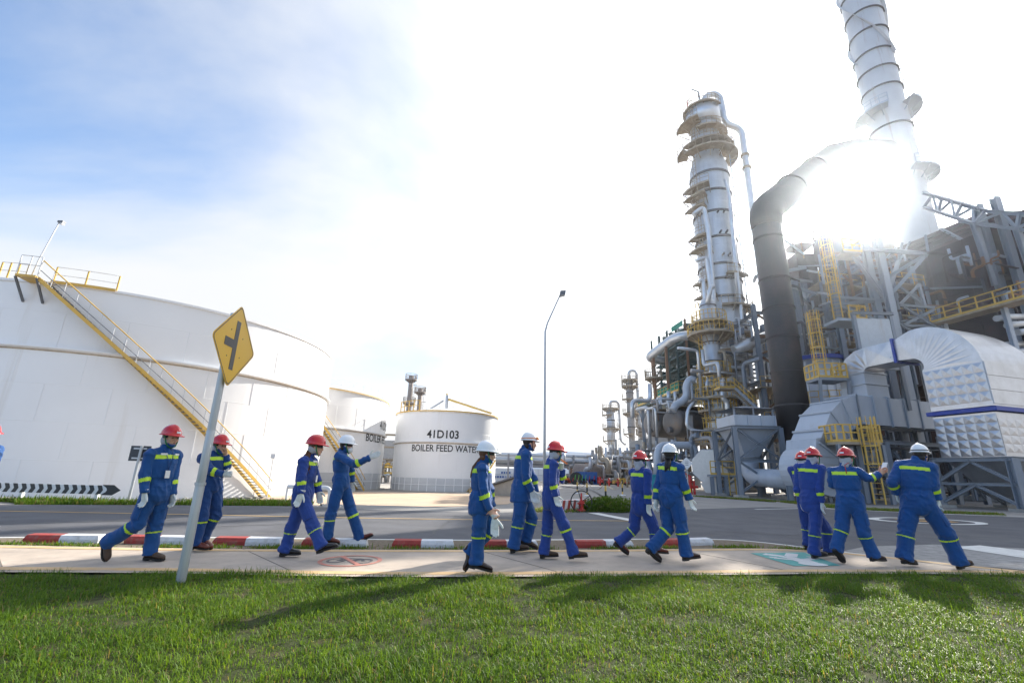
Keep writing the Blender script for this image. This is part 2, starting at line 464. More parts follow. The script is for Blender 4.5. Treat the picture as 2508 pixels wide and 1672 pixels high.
ring_strip('walking_figure', hd, Vector((.20, 0, 0)), Vector((0, .17, 0)), .001, 1.0, .0312, M_WHP, t_, 20)
# oval speed mark on the road at the right
t_ = thing('road_oval_mark', 'white oval ring with an orange digit inside painted on the asphalt road', 'road marking')
c = gnd(2268, 1275.5); e1 = (gnd(2410, 1283) - gnd(2127, 1267))/2; e1.z = 0
d1 = e1.normalized(); e2 = Vector((-d1.y, d1.x, 0)) * 1.15
e2 = (gnd(2330, 1268) - gnd(2200, 1283))*.30; e2.z = 0
ring_strip('ring', c, e1, e2, .80, 1.0, .012, M_LINE, t_, 60)
M_ORP = mat('orange road paint', (0.66, 0.40, 0.14), .75, var=.15, scale=4, col2=(.5, .36, .2))
for i, (p, q) in enumerate((((-.55, .05), (-.1, .45)), ((-.1, .45), (.1, .1)), ((-.2, -.35), (.35, .05)), ((.05, -.35), (.45, .2)))):
    stroke('digit', c + e1*p[0] + e2*p[1], c + e1*q[0] + e2*q[1], .28, .012 + i*.0015, M_ORP, t_)
# worn concrete patch and white hatch beside the road at the far right
pp = [gnd(*p) for p in ((2062, 1350), (2120, 1338), (2290, 1333), (2508, 1345), (2508, 1400), (2341, 1382), (2193, 1365))]
pp[3] += Vector((.9, 0, 0)); pp[4] += Vector((1.2, -.6, 0))
structure(sheet('worn_patch', pp, 0.006, mat('worn chipping', (.27, .265, .26), .95, var=.3, scale=6, bump=.5, bscale=70, col2=(.36, .35, .34))))
t_ = thing('hatch_mark', 'worn white bar painted on the road at the right edge', 'road marking')
hb = [gnd(*p) for p in ((2330, 1340), (2400, 1336), (2508, 1358), (2508, 1382))]
hb[2] += Vector((.8, -.3, 0)); hb[3] += Vector((.8, -.3, 0))
mesh_obj('paint', [(p.x, p.y, .012) for p in hb], [(0, 3, 2, 1)], M_LINE, t_)

# lawn base and grass blades
def lawn_z(x, y):
    return 0.012 + 0.035*mnoise.noise(Vector((x*.5, y*.5, 0))) + 0.018*mnoise.noise(Vector((x*1.7, y*1.7, 3)))
M_TURF = mat('turf soil', (0.045, 0.055, 0.022), .95, var=.5, scale=9, bump=.6, bscale=40, col2=(.095, .075, .042), spec=.1)
lv = []; lf = []
LN = resample(NE, 90)
rows = [0, .05, .12, .25, .4, .6, .9, 1.3, 1.8, 2.4, 3.0, 3.8, 5, 7, 10]
for j, d in enumerate(rows):
    for p in LN:
        x, y = p.x, p.y - d
        lv.append((x, y, (lawn_z(x, y) if j > 1 else 0.0)))
nL = len(LN)
for j in range(len(rows)-1):
    for i in range(nL-1): lf.append((j*nL+i, (j+1)*nL+i, (j+1)*nL+i+1, j*nL+i+1))
structure(mesh_obj('lawn', lv, lf, M_TURF, smooth=True))

def grass_material(name, dry=.0):
    m = bpy.data.materials.new(name); m.use_nodes = True; nt = m.node_tree
    b = nt.nodes['Principled BSDF']; b.inputs['Roughness'].default_value = .5; b.inputs['Specular IOR Level'].default_value = .15
    at_ = nt.nodes.new('ShaderNodeAttribute'); at_.attribute_name = 'tint'
    nt.links.new(at_.outputs['Color'], b.inputs['Base Color'])
    tr = nt.nodes.new('ShaderNodeBsdfTranslucent')
    mu = nt.nodes.new('ShaderNodeMix'); mu.data_type = 'RGBA'; mu.blend_type = 'MULTIPLY'; mu.inputs['Factor'].default_value = 1; mu.inputs['B'].default_value = (1.5, 1.35, .5, 1)
    nt.links.new(at_.outputs['Color'], mu.inputs['A']); nt.links.new(mu.outputs['Result'], tr.inputs['Color'])
    mx = nt.nodes.new('ShaderNodeMixShader'); mx.inputs[0].default_value = .45
    nt.links.new(b.outputs[0], mx.inputs[1]); nt.links.new(tr.outputs[0], mx.inputs[2])
    nt.links.new(mx.outputs[0], nt.nodes['Material Output'].inputs['Surface'])
    return m
M_GRASS = grass_material('grass blade')
def grass(name, X, Y, Z, lmin, lmax, w, seed, label, flop=1.0, straw=.12, dark=1.0, lmul=None):
    rng = np.random.default_rng(seed); n = len(X)
    L = rng.uniform(lmin, lmax, n)*rng.uniform(.6, 1.0, n)
    if lmul is not None: L = L*lmul
    th = rng.uniform(0, 2*np.pi, n); lean = np.clip(rng.normal(flop, .5, n), .1, 2.0)
    dx, dy = np.cos(th), np.sin(th); wx, wy = -dy, dx
    ww = w*rng.uniform(.6, 1.3, n)
    # base, middle, tip along an arc
    h1, r1 = L*.55*np.cos(lean*.45), L*.55*np.sin(lean*.45)
    h2, r2 = h1 + L*.45*np.cos(lean*1.15), r1 + L*.45*np.sin(lean*1.15)
    V = np.empty((n, 5, 3))
    for k, (s, r_, h) in enumerate(((-.5, 0, -.004), (.5, 0, -.004), (.45, r1, h1), (-.45, r1, h1), (0, r2, h2))):
        V[:, k, 0] = X + dx*r_ + wx*ww*s; V[:, k, 1] = Y + dy*r_ + wy*ww*s; V[:, k, 2] = Z + h
    base = np.arange(n)[:, None]*5
    quads = (base + np.array([[0, 1, 2, 3]])); tris = (base + np.array([[3, 2, 4]]))
    me = bpy.data.meshes.new(name)
    me.vertices.add(n*5); me.vertices.foreach_set('co', V.reshape(-1))
    me.loops.add(n*7); me.polygons.add(n*2)
    li = np.concatenate([quads, tris], axis=1).reshape(-1)
    me.loops.foreach_set('vertex_index', li.astype(np.int32))
    st = (np.arange(n)[:, None]*7 + np.array([[0, 4]])).reshape(-1)
    me.polygons.foreach_set('loop_start', st.astype(np.int32))
    g = rng.uniform(0, 1, n)[:, None]
    patch = np.array([mnoise.noise(Vector((x*.8, y*.8, 9))) for x, y in zip(X[::1], Y[::1])])[:, None]*.5 + .5
    g = np.clip(g*.6 + patch*.5, 0, 1)
    c = (np.array([[.036, .098, .014]])*(1-g) + np.array([[.150, .250, .034]])*g)*dark
    dry = rng.uniform(0, 1, n) < straw
    c[dry] = np.array([.26, .22, .11])*rng.uniform(.6, 1.1, (int(dry.sum()), 1))
    col = np.ones((n, 5, 4)); col[:, :, :3] = c[:, None, :]
    ca = me.color_attributes.new('tint', 'FLOAT_COLOR', 'POINT'); ca.data.foreach_set('color', col.reshape(-1).astype(np.float32))
    me.materials.append(M_GRASS); me.update(calc_edges=True)
    o = link(name, me); tag(o, label, 'grass', kind='stuff'); return o
def scatter_lawn():
    rng = np.random.default_rng(3)
    X = []; Y = []
    ex = np.array([p.x for p in LN]); ey = np.array([p.y for p in LN])
    n = 760000
    # more blades close to the camera
    x = rng.uniform(-10.0, 12.5, n); d = rng.uniform(-.012, 1, n)*5.2
    yy = np.interp(x, ex, ey) - d
    dist = np.hypot(x, yy)
    keep = (yy > 1.0) & (np.abs(x) < yy*1.25 + 3.0)
    dens = np.clip((5.2/np.maximum(dist, 1.6))**1.1, .35, 1.0)
    keep &= rng.uniform(0, 1, n) < dens
    x, yy = x[keep], yy[keep]
    cl = np.array([mnoise.noise(Vector((a*2.3, b*2.3, 5))) + .6*mnoise.noise(Vector((a*7, b*7, 2))) for a, b in zip(x, yy)])
    k2 = rng.uniform(0, 1, len(x)) < np.clip(.74 + cl*1.1, .05, 1)
    x, yy, cl = x[k2], yy[k2], cl[k2]
    z = np.array([lawn_z(a, b) for a, b in zip(x, yy)])
    return x, yy, z, cl
gx, gy, gz, gcl = scatter_lawn()
gl_ = np.array([mnoise.noise(Vector((a*1.1, b*1.1, 17))) for a, b in zip(gx, gy)])
grass('lawn_grass', gx, gy, gz, .028, .098, .0050, 11, 'short bright green lawn grass in the foreground before the path', flop=1.25, straw=.06, lmul=np.clip(1 + .55*gcl + .5*gl_, .35, 1.9))

# tar-sealed cracks and wheel-polished patches of the road
M_TAR = mat('tar seal', (.045, .045, .048), .6, var=.2, scale=6)
rc_ = random.Random(14)
RO_ = bpy.data.objects['road']
for k, (a, b) in enumerate((((0, 1283), (860, 1262)), ((500, 1290), (700, 1283)), ((760, 1260), (1250, 1266)), ((1300, 1300), (1700, 1292)), ((1050, 1312), (1120, 1262)), ((300, 1308), (420, 1262)), ((1750, 1300), (2100, 1318)), ((1800, 1262), (2060, 1275)))):
    p, q = gnd(*a), gnd(*b); n = 18; V = []
    for i in range(n+1):
        c = p.lerp(q, i/n); c += Vector((rc_.uniform(-.05, .05), rc_.uniform(-.05, .05), 0)); w = .018 + rc_.uniform(0, .014)
        d = (q-p).normalized(); s_ = Vector((-d.y, d.x, 0))*w
        V += [(c.x - s_.x, c.y - s_.y, .0045), (c.x + s_.x, c.y + s_.y, .0045)]
    mesh_obj('crack_seal', V, [(2*i, 2*i+2, 2*i+3, 2*i+1) for i in range(n)], M_TAR, RO_)
# ------------------------------------------------------------------ storage tanks
M_TANK = mat('white tank paint', (0.84, 0.845, 0.85), .45, var=.025, scale=.4, streak=((.62, .57, .50), .8, .42, .60))
M_TANKB = mat('tank base band', (0.50, 0.51, 0.52), .55, var=.05, scale=1)
M_YEL = mat('safety yellow', (0.66, 0.42, 0.085), .5, var=.10, scale=2, col2=(.58, .40, .15))
M_RAILW = mat('pale handrail', (0.62, 0.63, 0.64), .5)
M_STEEL = mat('galvanised steel', (0.42, 0.44, 0.47), .45, metal=.5, var=.15, scale=3)
M_DSTEEL = mat('grey stair steel', (0.16, 0.17, 0.19), .6, metal=.2)
M_BLACK = mat('black lettering', (0.02, 0.02, 0.022), .6, var=.1)
M_CONC = mat('concrete', (0.36, 0.34, 0.31), .9, var=.15, scale=1.5, bump=.2, col2=(.28, .26, .24))
M_CHW = mat('board white', (.74, .75, .76), .5, var=.04)
M_RUSTY = mat('rusty edge', (.46, .38, .29), .9, var=.3, scale=3)

def tank_text(parent, cx, cy, r, z, body, size, ang, bold=.01, squeeze=1.0):
    me = text_mesh(body, size, bold=bold)
    # cut the letters finely enough to follow the curved wall
    bm = bmesh.new(); bm.from_mesh(me)
    bmesh.ops.triangulate(bm, faces=bm.faces[:])
    bmesh.ops.subdivide_edges(bm, edges=[e for e in bm.edges if e.calc_length() > size*.35], cuts=1)
    for v in bm.verts:
        a = ang + v.co.x*squeeze/r; zz = v.co.y
        v.co = ((r + .02)*math.cos(a) + cx, (r + .02)*math.sin(a) + cy, z + zz)
    bm.to_mesh(me); bm.free(); me.materials.append(M_BLACK)
    return link('lettering', me, parent)

def ring_rail(parent, cx, cy, r, z, a0, a1, h, n, post_m, rail_m, rp=.025, rr=.02, name='railing'):
    o = parent
    for k in range(n+1):
        a = a0 + (a1-a0)*k/n; x, y = cx + r*math.cos(a), cy + r*math.sin(a)
        bar('railing_post', (x, y, z), (x, y, z+h), rp*2, post_m, o, kind='rod')
    m_ = max(6, n*3)
    for hh, nm in ((h, 'handrail'), (h*.52, 'midrail')):
        MB().tube([(cx + r*math.cos(a0 + (a1-a0)*k/m_), cy + r*math.sin(a0 + (a1-a0)*k/m_), z+hh) for k in range(m_+1)], rr, 6).build(nm, rail_m, o)
    return o

def storage_tank(label, cx, cy, r, zt, zg, zb=-.6, roof_h=.6, base_band=0.0, seg=96, roof_rail=None):
    t = thing('storage_tank', label, 'storage tank', 'white storage tanks')
    MB().lathe([(r, zb), (r, zg), (r, zt)], (cx, cy, 0), seg).build('shell', M_TANK, t)
    MB().lathe([(r+.005, zt), (r*.6, zt + roof_h*.62), (0.01, zt + roof_h)], (cx, cy, 0), seg).build('roof', M_TANK, t)
    MB().lathe([(r, zt-.10), (r+.09, zt-.10), (r+.09, zt+.03), (r-.05, zt+.03)], (cx, cy, 0), seg, smooth=False).build('rim', M_TANK, t)
    g_ = MB().lathe([(r, zg-.10), (r+.22, zg-.02), (r+.22, zg+.06), (r, zg+.06)], (cx, cy, 0), seg, smooth=False).build('wind_girder', M_TANK, t)
    MB().lathe([(r+.003, zg-.17), (r+.015, zg-.17), (r+.015, zg-.101), (r+.003, zg-.101)], (cx, cy, 0), seg, smooth=False).build('rust_line', M_RUSTY, g_)
    zz = zb + 1.9; k0 = 0
    while zz < zt - .8:
        if abs(zz - zg) > .4: MB().lathe([(r, zz), (r+.008, zz+.01), (r+.008, zz+.03), (r, zz+.04)], (cx, cy, 0), seg).build('weld_seam', M_TANK, t)
        for k in range(14):
            a = math.atan2(-cy, -cx) + (k - 6.5 + .5*(k0 % 2))*.21
            if abs(a - math.atan2(-cy, -cx)) < 1.4: bar('weld_seam', (cx + (r+.001)*math.cos(a), cy + (r+.001)*math.sin(a), zz - 1.9), (cx + (r+.001)*math.cos(a), cy + (r+.001)*math.sin(a), zz), .03, M_TANK, t, h=.008)
        zz += 1.9; k0 += 1
    if base_band:
        MB().lathe([(r+.02, zb), (r+.02, zb+base_band), (r, zb+base_band+.02)], (cx, cy, 0), seg).build('base_band', M_TANKB, t)
        for k in range(40):
            a = 2*math.pi*k/40
            if math.sin(a) > .1: continue
            p = Vector((cx + (r+.03)*math.cos(a), cy + (r+.03)*math.sin(a), zb))
            bar('band_seam', p, p + Vector((0, 0, base_band)), .05, M_TANK, t, h=.04)
        MB().lathe([(r+.025, zb+base_band*.5), (r+.05, zb+base_band*.5), (r+.05, zb+base_band*.5+.05), (r+.025, zb+base_band*.5+.05)], (cx, cy, 0), seg, smooth=False).build('band_hoop', M_TANK, t)
    MB().lathe([(r+.5, zb-.5), (r+.5, zb+.02), (r-.1, zb+.05)], (cx, cy, 0), seg).build('foundation', M_CONC, t)
    return t

def spiral_stair(t, cx, cy, r, a0, z0, a1, z1, n, width=.75, rail_h=1.0):
    """helical stair fixed to the tank wall: stringers, treads and handrail"""
    s = link('staircase', None, t)
    def P(rr, k, dz=0.0):
        u = k/n; a = a0 + (a1-a0)*u; return Vector((cx + rr*math.cos(a), cy + rr*math.sin(a), z0 + (z1-z0)*u + dz))
    for rr, nm in ((r+.12, 'stringer'), (r+.12+width, 'stringer')):
        g_ = MB()
        for k in range(0, n, 2):
            g_.beam(P(rr, k), P(rr, min(n, k+2)), .05, .17)
        g_.build(nm, M_YEL, s)
    for k in range(n):
        p, q = P(r+.15, k+.5, .02), P(r+.10+width, k+.5, .02)
        bar('tread', p, q, .24, M_DSTEEL, s, h=.035)
    for k in range(0, n+1, 3):
        bar('baluster', P(r+.12+width, k), P(r+.12+width, k, rail_h), .036, M_RAILW, s, kind='rod')
    MB().tube([P(r+.12+width, k, rail_h) for k in range(0, n+1)], .03, 6).build('handrail', M_YEL, s)
    MB().tube([P(r+.12+width, k, rail_h*.45) for k in range(0, n+1)], .018, 6).build('midrail', M_DSTEEL, s)
    return s
def tank_angle(cx, cy, r, px, py):
    """angle on the tank wall that is seen at a spot of the photograph"""
    d = at(px, py, 10.0) - Vector((0, 0, CAMZ)); dx, dy = d.x, d.y
    A = dx*dx + dy*dy; B = -2*(dx*cx + dy*cy); C_ = cx*cx + cy*cy - r*r
    D = max(0, B*B - 4*A*C_); s_ = (-B - math.sqrt(D))/(2*A)
    return math.atan2(dy*s_ - cy, dx*s_ - cx), CAMZ + d.z*s_

# the big tank on the left
c1 = (-28.69, 36.3); r1 = 13.35; zt1 = 10.55; zg1 = 6.97
T1 = storage_tank('huge white storage tank on the left with a long yellow diagonal staircase', c1[0], c1[1], r1, zt1, zg1)
aB, zB = tank_angle(*c1, r1+.5, 648, 1226)
aT, zT = tank_angle(*c1, r1+.5, 106, 684)
spiral_stair(T1, *c1, r1, aB, -.6, aT, zt1 - .1, 66)
ap0, _ = tank_angle(*c1, r1+.5, 54, 684)
aL, _ = tank_angle(*c1, r1, 129, 690)
lp = link('landing', None, T1)
g_ = MB()
V = []
for a in (aT - .004, (aT+ap0)/2, ap0): V += [(c1[0] + rr*math.cos(a), c1[1] + rr*math.sin(a), zz) for rr in (r1-.2, r1+1.0) for zz in (zt1-.12, zt1)]
F = []
for k in (0, 4): F += [(k, k+2, k+6, k+4), (k+1, k+5, k+7, k+3), (k+2, k+3, k+7, k+6)]
F += [(0, 1, 3, 2), (8, 10, 11, 9)]
g_.add(V, F).build('deck', M_YEL, lp)
for a in (ap0, aT):
    bar('bracket', (c1[0] + (r1+.95)*math.cos(a), c1[1] + (r1+.95)*math.sin(a), zt1-.14), (c1[0] + r1*math.cos(a), c1[1] + r1*math.sin(a), zt1-1.2), .09, M_DSTEEL, lp)
ring_rail(lp, *c1, r1+.96, zt1, ap0, aT, 1.05, 2, M_RAILW, M_RAILW)
aR0, _ = tank_angle(*c1, r1, 6, 680); aR1, _ = tank_angle(*c1, r1, 60, 680)
ring_rail(T1, *c1, r1-.05, zt1, aR0-.02, aR1, .95, 3, M_YEL, M_RAILW, .045)
aR0, _ = tank_angle(*c1, r1, 129, 690); aR1, _ = tank_angle(*c1, r1, 285, 710)
ring_rail(T1, *c1, r1-.05, zt1, aR0, aR1, .95, 2, M_YEL, M_RAILW, .045)
for (b0, b1) in ((aR0, aR1),):
    MB().lathe([(r1+.10, zt1-.05), (r1+.16, zt1-.05), (r1+.16, zt1+.10), (r1+.10, zt1+.10)], (*c1, 0), 24, b0, b1, smooth=False).build('toe_board', M_YEL, T1)
# lamp that stands on the landing
lt = thing('tank_lamp', 'small lamp on a thin pole on top of the huge tank', 'lamp')
pl = at(78, 672, c1[1] + (r1+.6)*math.sin((ap0+aT)/2)); pl.z = zt1
ptop = Vector((pl.x + .55, pl.y, zt1 + 3.3))
MB().tube([pl, pl + Vector((0.1, 0, 1.0)), ptop], .03, 8).build('pole', M_RAILW, lt)
g_ = MB(); g_.box((ptop.x - .03, ptop.y - .10, ptop.z - .08), (ptop.x + .26, ptop.y + .10, ptop.z + .03)); g_.build('lamp_head', M_DSTEEL, lt)
g_ = MB(); g_.box((ptop.x + .10, ptop.y - .08, ptop.z - .18), (ptop.x + .24, ptop.y + .08, ptop.z - .082)); g_.build('lens', M_RAILW, lt)

# second tank, half hidden behind the first
c2 = (-24.32, 50.2); r2 = 10.74; zt2 = 8.41; zg2 = 4.89
T2 = storage_tank('white boiler feed water tank half hidden behind the huge tank', c2[0], c2[1], r2, zt2, zg2, base_band=1.55, roof_h=1.0)
a_, z_ = tank_angle(*c2, r2, 921, 1074)
tank_text(T2, *c2, r2, z_ - .02, 'BOILER FEED WATER', 1.05, a_ + 2.9/r2, .012)
a2_, z2_ = tank_angle(*c2, r2, 936, 1043)
tank_text(T2, *c2, r2, z2_, '41D102', 1.2, a_ + 2.6/r2, .02)
aB, zB = tank_angle(*c2, r2+.5, 884, 1199); aT2, zT2 = tank_angle(*c2, r2+.5, 775, 1060)
spiral_stair(T2, *c2, r2, aB, -.6, aT2 - .25, zt2, 40)
aa, _ = tank_angle(*c2, r2, 795, 955); ab, _ = tank_angle(*c2, r2, 935, 985)
ring_rail(T2, *c2, r2-.05, zt2, aa - .2, ab + .5, 1.0, 12, M_RAILW, M_RAILW, .02, .016)
MB().lathe([(r2+.08, zt2-.02), (r2+.16, zt2-.02), (r2+.16, zt2+.10), (r2+.08, zt2+.10)], (*c2, 0), 60, aa-.3, ab+.6, smooth=False).build('toe_board', mat('pale yellow rim', (.66, .46, .20), .6), T2)

# third tank with the full lettering
c3 = (-7.08, 53.15); r3 = 5.6; zt3 = 7.24; zg3 = 4.17
T3 = storage_tank('white tank lettered 41D103 boiler feed water beyond the sandy yard', c3[0], c3[1], r3, zt3, zg3, base_band=1.25, roof_h=.95)
a_, z_ = tank_angle(*c3, r3, 1085, 1064)
tank_text(T3, *c3, r3, z_, '41D103', 1.10, a_, .022, .92)
a_, z_ = tank_angle(*c3, r3, 1090, 1097)
tank_text(T3, *c3, r3, z_ - .05, 'BOILER FEED WATER', .92, a_ + .005, .012, .84)
MB().lathe([(r3+.06, zt3-.02), (r3+.16, zt3-.02), (r3+.16, zt3+.10), (r3+.06, zt3+.10)], (*c3, 0), 72, smooth=False).build('toe_board', M_YEL, T3)
aa, _ = tank_angle(*c3, r3, 990, 1008); ab, _ = tank_angle(*c3, r3, 1030, 1006); ac, _ = tank_angle(*c3, r3, 1203, 1024)
ring_rail(T3, *c3, r3-.02, zt3, ab, ac + .2, .9, 14, M_RAILW, M_RAILW, .016, .012)
ring_rail(T3, *c3, r3+.25, zt3, aa-.05, ab, 1.1, 4, M_YEL, M_YEL, .05, .035)
pk = Vector((c3[0], c3[1] - 1.5, zt3 + 1.9)); pe = Vector((c3[0] + r3*.9, c3[1] - 2.0, zt3 + .35))
wk = link('roof_walkway', None, T3)
bar('stringer', pk, pe, .12, M_YEL, wk, h=.22); 
for k in range(13):
    p = pk.lerp(pe, k/12); bar('railing_post', p, p + Vector((0, 0, .9)), .03, M_RAILW, wk, kind='rod')
bar('handrail', pk + Vector((0, 0, .9)), pe + Vector((0, 0, .9)), .03, M_RAILW, wk, kind='rod')
bar('vent', (pk.x, pk.y, zt3 + .6), (pk.x, pk.y, zt3 + 2.3), .35, M_STEEL, T3, kind='cyl')
bar('vent', (pk.x - .05, pk.y, zt3 + 1.9), (pk.x - .05, pk.y, zt3 + 2.5), .18, M_YEL, T3, kind='cyl')
pst = at(1003, 1000, c3[1] - r3 + .8)
st3 = link('roof_stair', None, T3)
bar('stringer', (pk.x - .4, pk.y, zt3 + 1.7), (pk.x - 2.2, pk.y - 1.0, zt3 + .2), .1, M_STEEL, st3, h=.16)
aB3, _ = tank_angle(*c3, r3+.5, 1148, 1203)
spiral_stair(T3, *c3, r3, aB3, -.6, aB3 + .55, 2.6, 18, .6)
# ------------------------------------------------------------------ the refinery on the right
M_CLAD = mat('insulation cladding', (0.53, 0.55, 0.58), .42, metal=.45, var=.10, scale=.7, streak=((.34, .33, .32), .7, .5), spec=.5)
M_CLADB = mat('brighter cladding', (0.60, 0.62, 0.65), .36, metal=.55, var=.08, scale=.9, streak=((.42, .40, .38), .8, .4))
M_BAND = mat('dark band', (0.16, 0.15, 0.15), .7, metal=.2, var=.2)
M_OCH = mat('ochre platform steel', (0.37, 0.305, 0.225), .7, var=.22, scale=2, col2=(.29, .22, .16))
M_GREY = mat('grey plant steel', (0.235, 0.265, 0.31), .55, metal=.15, var=.15, scale=1.2, col2=(.28, .27, .26))
M_LGREY = mat('light grey duct paint', (0.43, 0.47, 0.53), .45, metal=.1, var=.07, scale=.8, streak=((.33, .32, .31), .8, .45))
M_DARK = mat('black stack coating', (0.034, 0.031, 0.033), .55, var=.35, scale=.35, col2=(.085, .055, .05), streak=((.075, .05, .045), .5, .5))
M_FURN = mat('furnace wall', (0.070, 0.055, 0.060), .6, metal=.15, var=.25, scale=.4, col2=(.135, .055, .052), streak=((.13, .10, .09), .6, .5))
M_SILV = mat('aluminium cladding sheet', (0.53, 0.54, 0.57), .35, metal=.8, var=.16, scale=1.1, col2=(.48, .48, .49), streak=((.42, .41, .40), .9, .45))
M_BLUE = mat('blue flange paint', (0.03, 0.06, 0.32), .5)
M_GREENN = mat('green netting', (0.03, 0.24, 0.17), .7, var=.2, scale=2)
M_DGREEN = mat('dark green steel', (0.085, 0.125, 0.12), .6, metal=.1, var=.25, scale=1)
M_RUST = mat('rusty steel', (0.26, 0.15, 0.09), .8, var=.3, scale=1.5, col2=(.17, .11, .08))
M_MGREY = mat('mid grey structural steel', (0.32, 0.35, 0.395), .5, metal=.15, var=.12, scale=1.2, col2=(.30, .29, .28))
M_STACK = mat('stack paint', (0.56, 0.57, 0.59), .5, var=.06, scale=.5, streak=((.33, .19, .13), 1.1, .75, .58))
M_FAR = mat('far plant steel', (0.34, 0.33, 0.33), .6, metal=.15, var=.25, scale=.8, col2=(.36, .28, .20))
M_REDV = mat('red fire paint', (0.50, 0.03, 0.025), .45, var=.12)
M_BLUEB = mat('blue container paint', (0.03, 0.11, 0.34), .5, var=.15)
M_ORG = mat('orange paint', (0.72, 0.20, 0.04), .5, var=.15)
M_TEAL = mat('teal box paint', (0.03, 0.33, 0.40), .5, var=.12)
M_GRN = mat('green machine paint', (0.10, 0.50, 0.06), .5)

def small(o):
    o['kind'] = 'stuff'; return o
def rail(parent, pts, m=None, h=1.1, step=1.3, near=False, closed=False, r=.025):
    """guard rail along a deck edge"""
    m = m or M_YEL; pts = [Vector(p) for p in pts]
    if closed: pts = pts + [pts[0]]
    g_ = None if near else MB()
    for a, b in zip(pts, pts[1:]):
        n = max(1, round((b-a).length/step))
        for k in range(n+1):
            if k == n and b is not pts[-1]: continue
            p = a.lerp(b, k/n)
            if near: bar('railing_post', p, p + Vector((0, 0, h)), r*2.2, m, parent)
            else: g_.beam(p, p + Vector((0, 0, h)), r*2)
        for hh, nm in ((h, 'handrail'), (h*.55, 'midrail')):
            if near: bar(nm, a + Vector((0, 0, hh)), b + Vector((0, 0, hh)), r*2, m, parent)
            else: g_.beam(a + Vector((0, 0, hh)), b + Vector((0, 0, hh)), r*2)
        if near: bar('toe_board', a + Vector((0, 0, .08)), b + Vector((0, 0, .08)), .02, m, parent, h=.16)
    if not near: return small(g_.build('railing', m, parent))
def deck(parent, poly, z, th, m, name='deck'):
    return MB().prism([(p[0], p[1], z) for p in poly], (0, 0, -th)).build(name, m, parent)
def ring_platform(parent, c, r0, r1, z, a0=0.0, a1=2*math.pi, rails=True, m=None, rm=None, th=.16):
    m = m or M_OCH
    n = max(4, int(28*(a1-a0)/(2*math.pi)))
    p = link('platform', None, parent)
    full = a1 - a0 > 6.28
    prof = [(r0, z), (r1, z), (r1, z-th*1.6), (r1-.06, z-th*1.6), (r1-.06, z-th), (r0, z-th), (r0, z)]
    MB().lathe(prof, (c[0], c[1], 0), n, a0, a1, smooth=False).build('deck', m, p)
    g_ = MB()
    for k in range(n+1):
        a = a0 + (a1-a0)*k/n
        o_ = Vector((math.cos(a), math.sin(a), 0)); cc_ = Vector((c[0], c[1], 0))
        if k % 2 == 0: g_.beam(cc_ + o_*(r1-.1) + Vector((0, 0, z-th*1.2)), cc_ + o_*r0 + Vector((0, 0, z-th-(r1-r0)*.7)), .09)
    small(g_.build('bracket', m, p))
    if rails:
        g_ = MB()
        for k in range(n+1):
            a = a0 + (a1-a0)*k/n; x, y = c[0] + (r1-.04)*math.cos(a), c[1] + (r1-.04)*math.sin(a)
            g_.beam((x, y, z), (x, y, z+1.1), .06)
        for hh in (1.1, .6):
            q = [(c[0] + (r1-.04)*math.cos(a0 + (a1-a0)*k/n), c[1] + (r1-.04)*math.sin(a0 + (a1-a0)*k/n), z+hh) for k in range(n+1)]
            for a_, b_ in zip(q, q[1:]): g_.beam(a_, b_, .055)
        small(g_.build('railing', rm or m, p))
    return p
def far_ladder(parent, x, y, z0, z1, d, m=None, w=.5):
    """ladder with side rails, rungs and hoops"""
    g_ = MB(); d = Vector(d).normalized(); s_ = Vector((-d.y, d.x, 0))*w/2
    for q in (-1, 1): g_.beam(Vector((x, y, z0)) + s_*q, Vector((x, y, z1)) + s_*q, .07)
    k = z0
    while k < z1:
        g_.beam(Vector((x, y, k)) - s_, Vector((x, y, k)) + s_, .04); k += .6
    k = z0 + 2.4
    while k < z1:
        pts = [Vector((x, y, k)) + s_*math.cos(t)*1.4 + d*math.sin(t)*.75 for t in [i*math.pi/5 for i in range(6)]]
        for a_, b_ in zip(pts, pts[1:]): g_.beam(a_, b_, .05)
        k += 1.5
    return small(g_.build('ladder', m or M_OCH, parent))
def cage_ladder(parent, x, y, z0, z1, d, m, w=.5, cage_from=2.3):
    """near ladder: every rail, rung, hoop and cage strip is a piece of its own"""
    d = Vector(d).normalized(); s_ = Vector((-d.y, d.x, 0))*w/2
    for q in (-1, 1): bar('ladder_rail', Vector((x, y, z0)) + s_*q, Vector((x, y, z1)) + s_*q, .07, m, parent)
    k = z0 + .3
    while k < z1:
        bar('rung', Vector((x, y, k)) - s_, Vector((x, y, k)) + s_, .03, m, parent, kind='rod'); k += .32
    ts = [i*math.pi/6 for i in range(7)]
    def cp(t, z): return Vector((x, y, z)) + s_*math.cos(t)*1.55 + d*math.sin(t)*.75
    hoop = None; k = z0 + cage_from
    while k < z1 + .01:
        g_ = MB()
        for a_, b_ in zip(ts, ts[1:]): g_.beam(cp(a_, 0), cp(b_, 0), .03, .07)
        if hoop is None: hoop = g_.build('cage_hoop', m, parent); hoop.location.z = k
        else:
            o = hoop.copy(); COL.objects.link(o); o.location.z = k
        k += 1.1
    for t in ts[0:7]:
        if z1 - z0 - cage_from > .5: bar('cage_strip', cp(t, z0 + cage_from), cp(t, z1), .03, m, parent)
def vessel(parent, c, prof, m, name='shell', n=40):
    return MB().lathe(prof, (c[0], c[1], 0), n).build(name, m, parent)
def hoop(parent, c, r, z, m, h=.22, d=.10, name='hoop', n=36):
    return MB().lathe([(r-.01, z), (r+d, z), (r+d, z+h), (r-.01, z+h)], (c[0], c[1], 0), n, smooth=False).build(name, m, parent)
def steel(parent, name, p, q, w, m=None):
    return bar(name, p, q, w, m or M_GREY, parent, kind='ibeam')

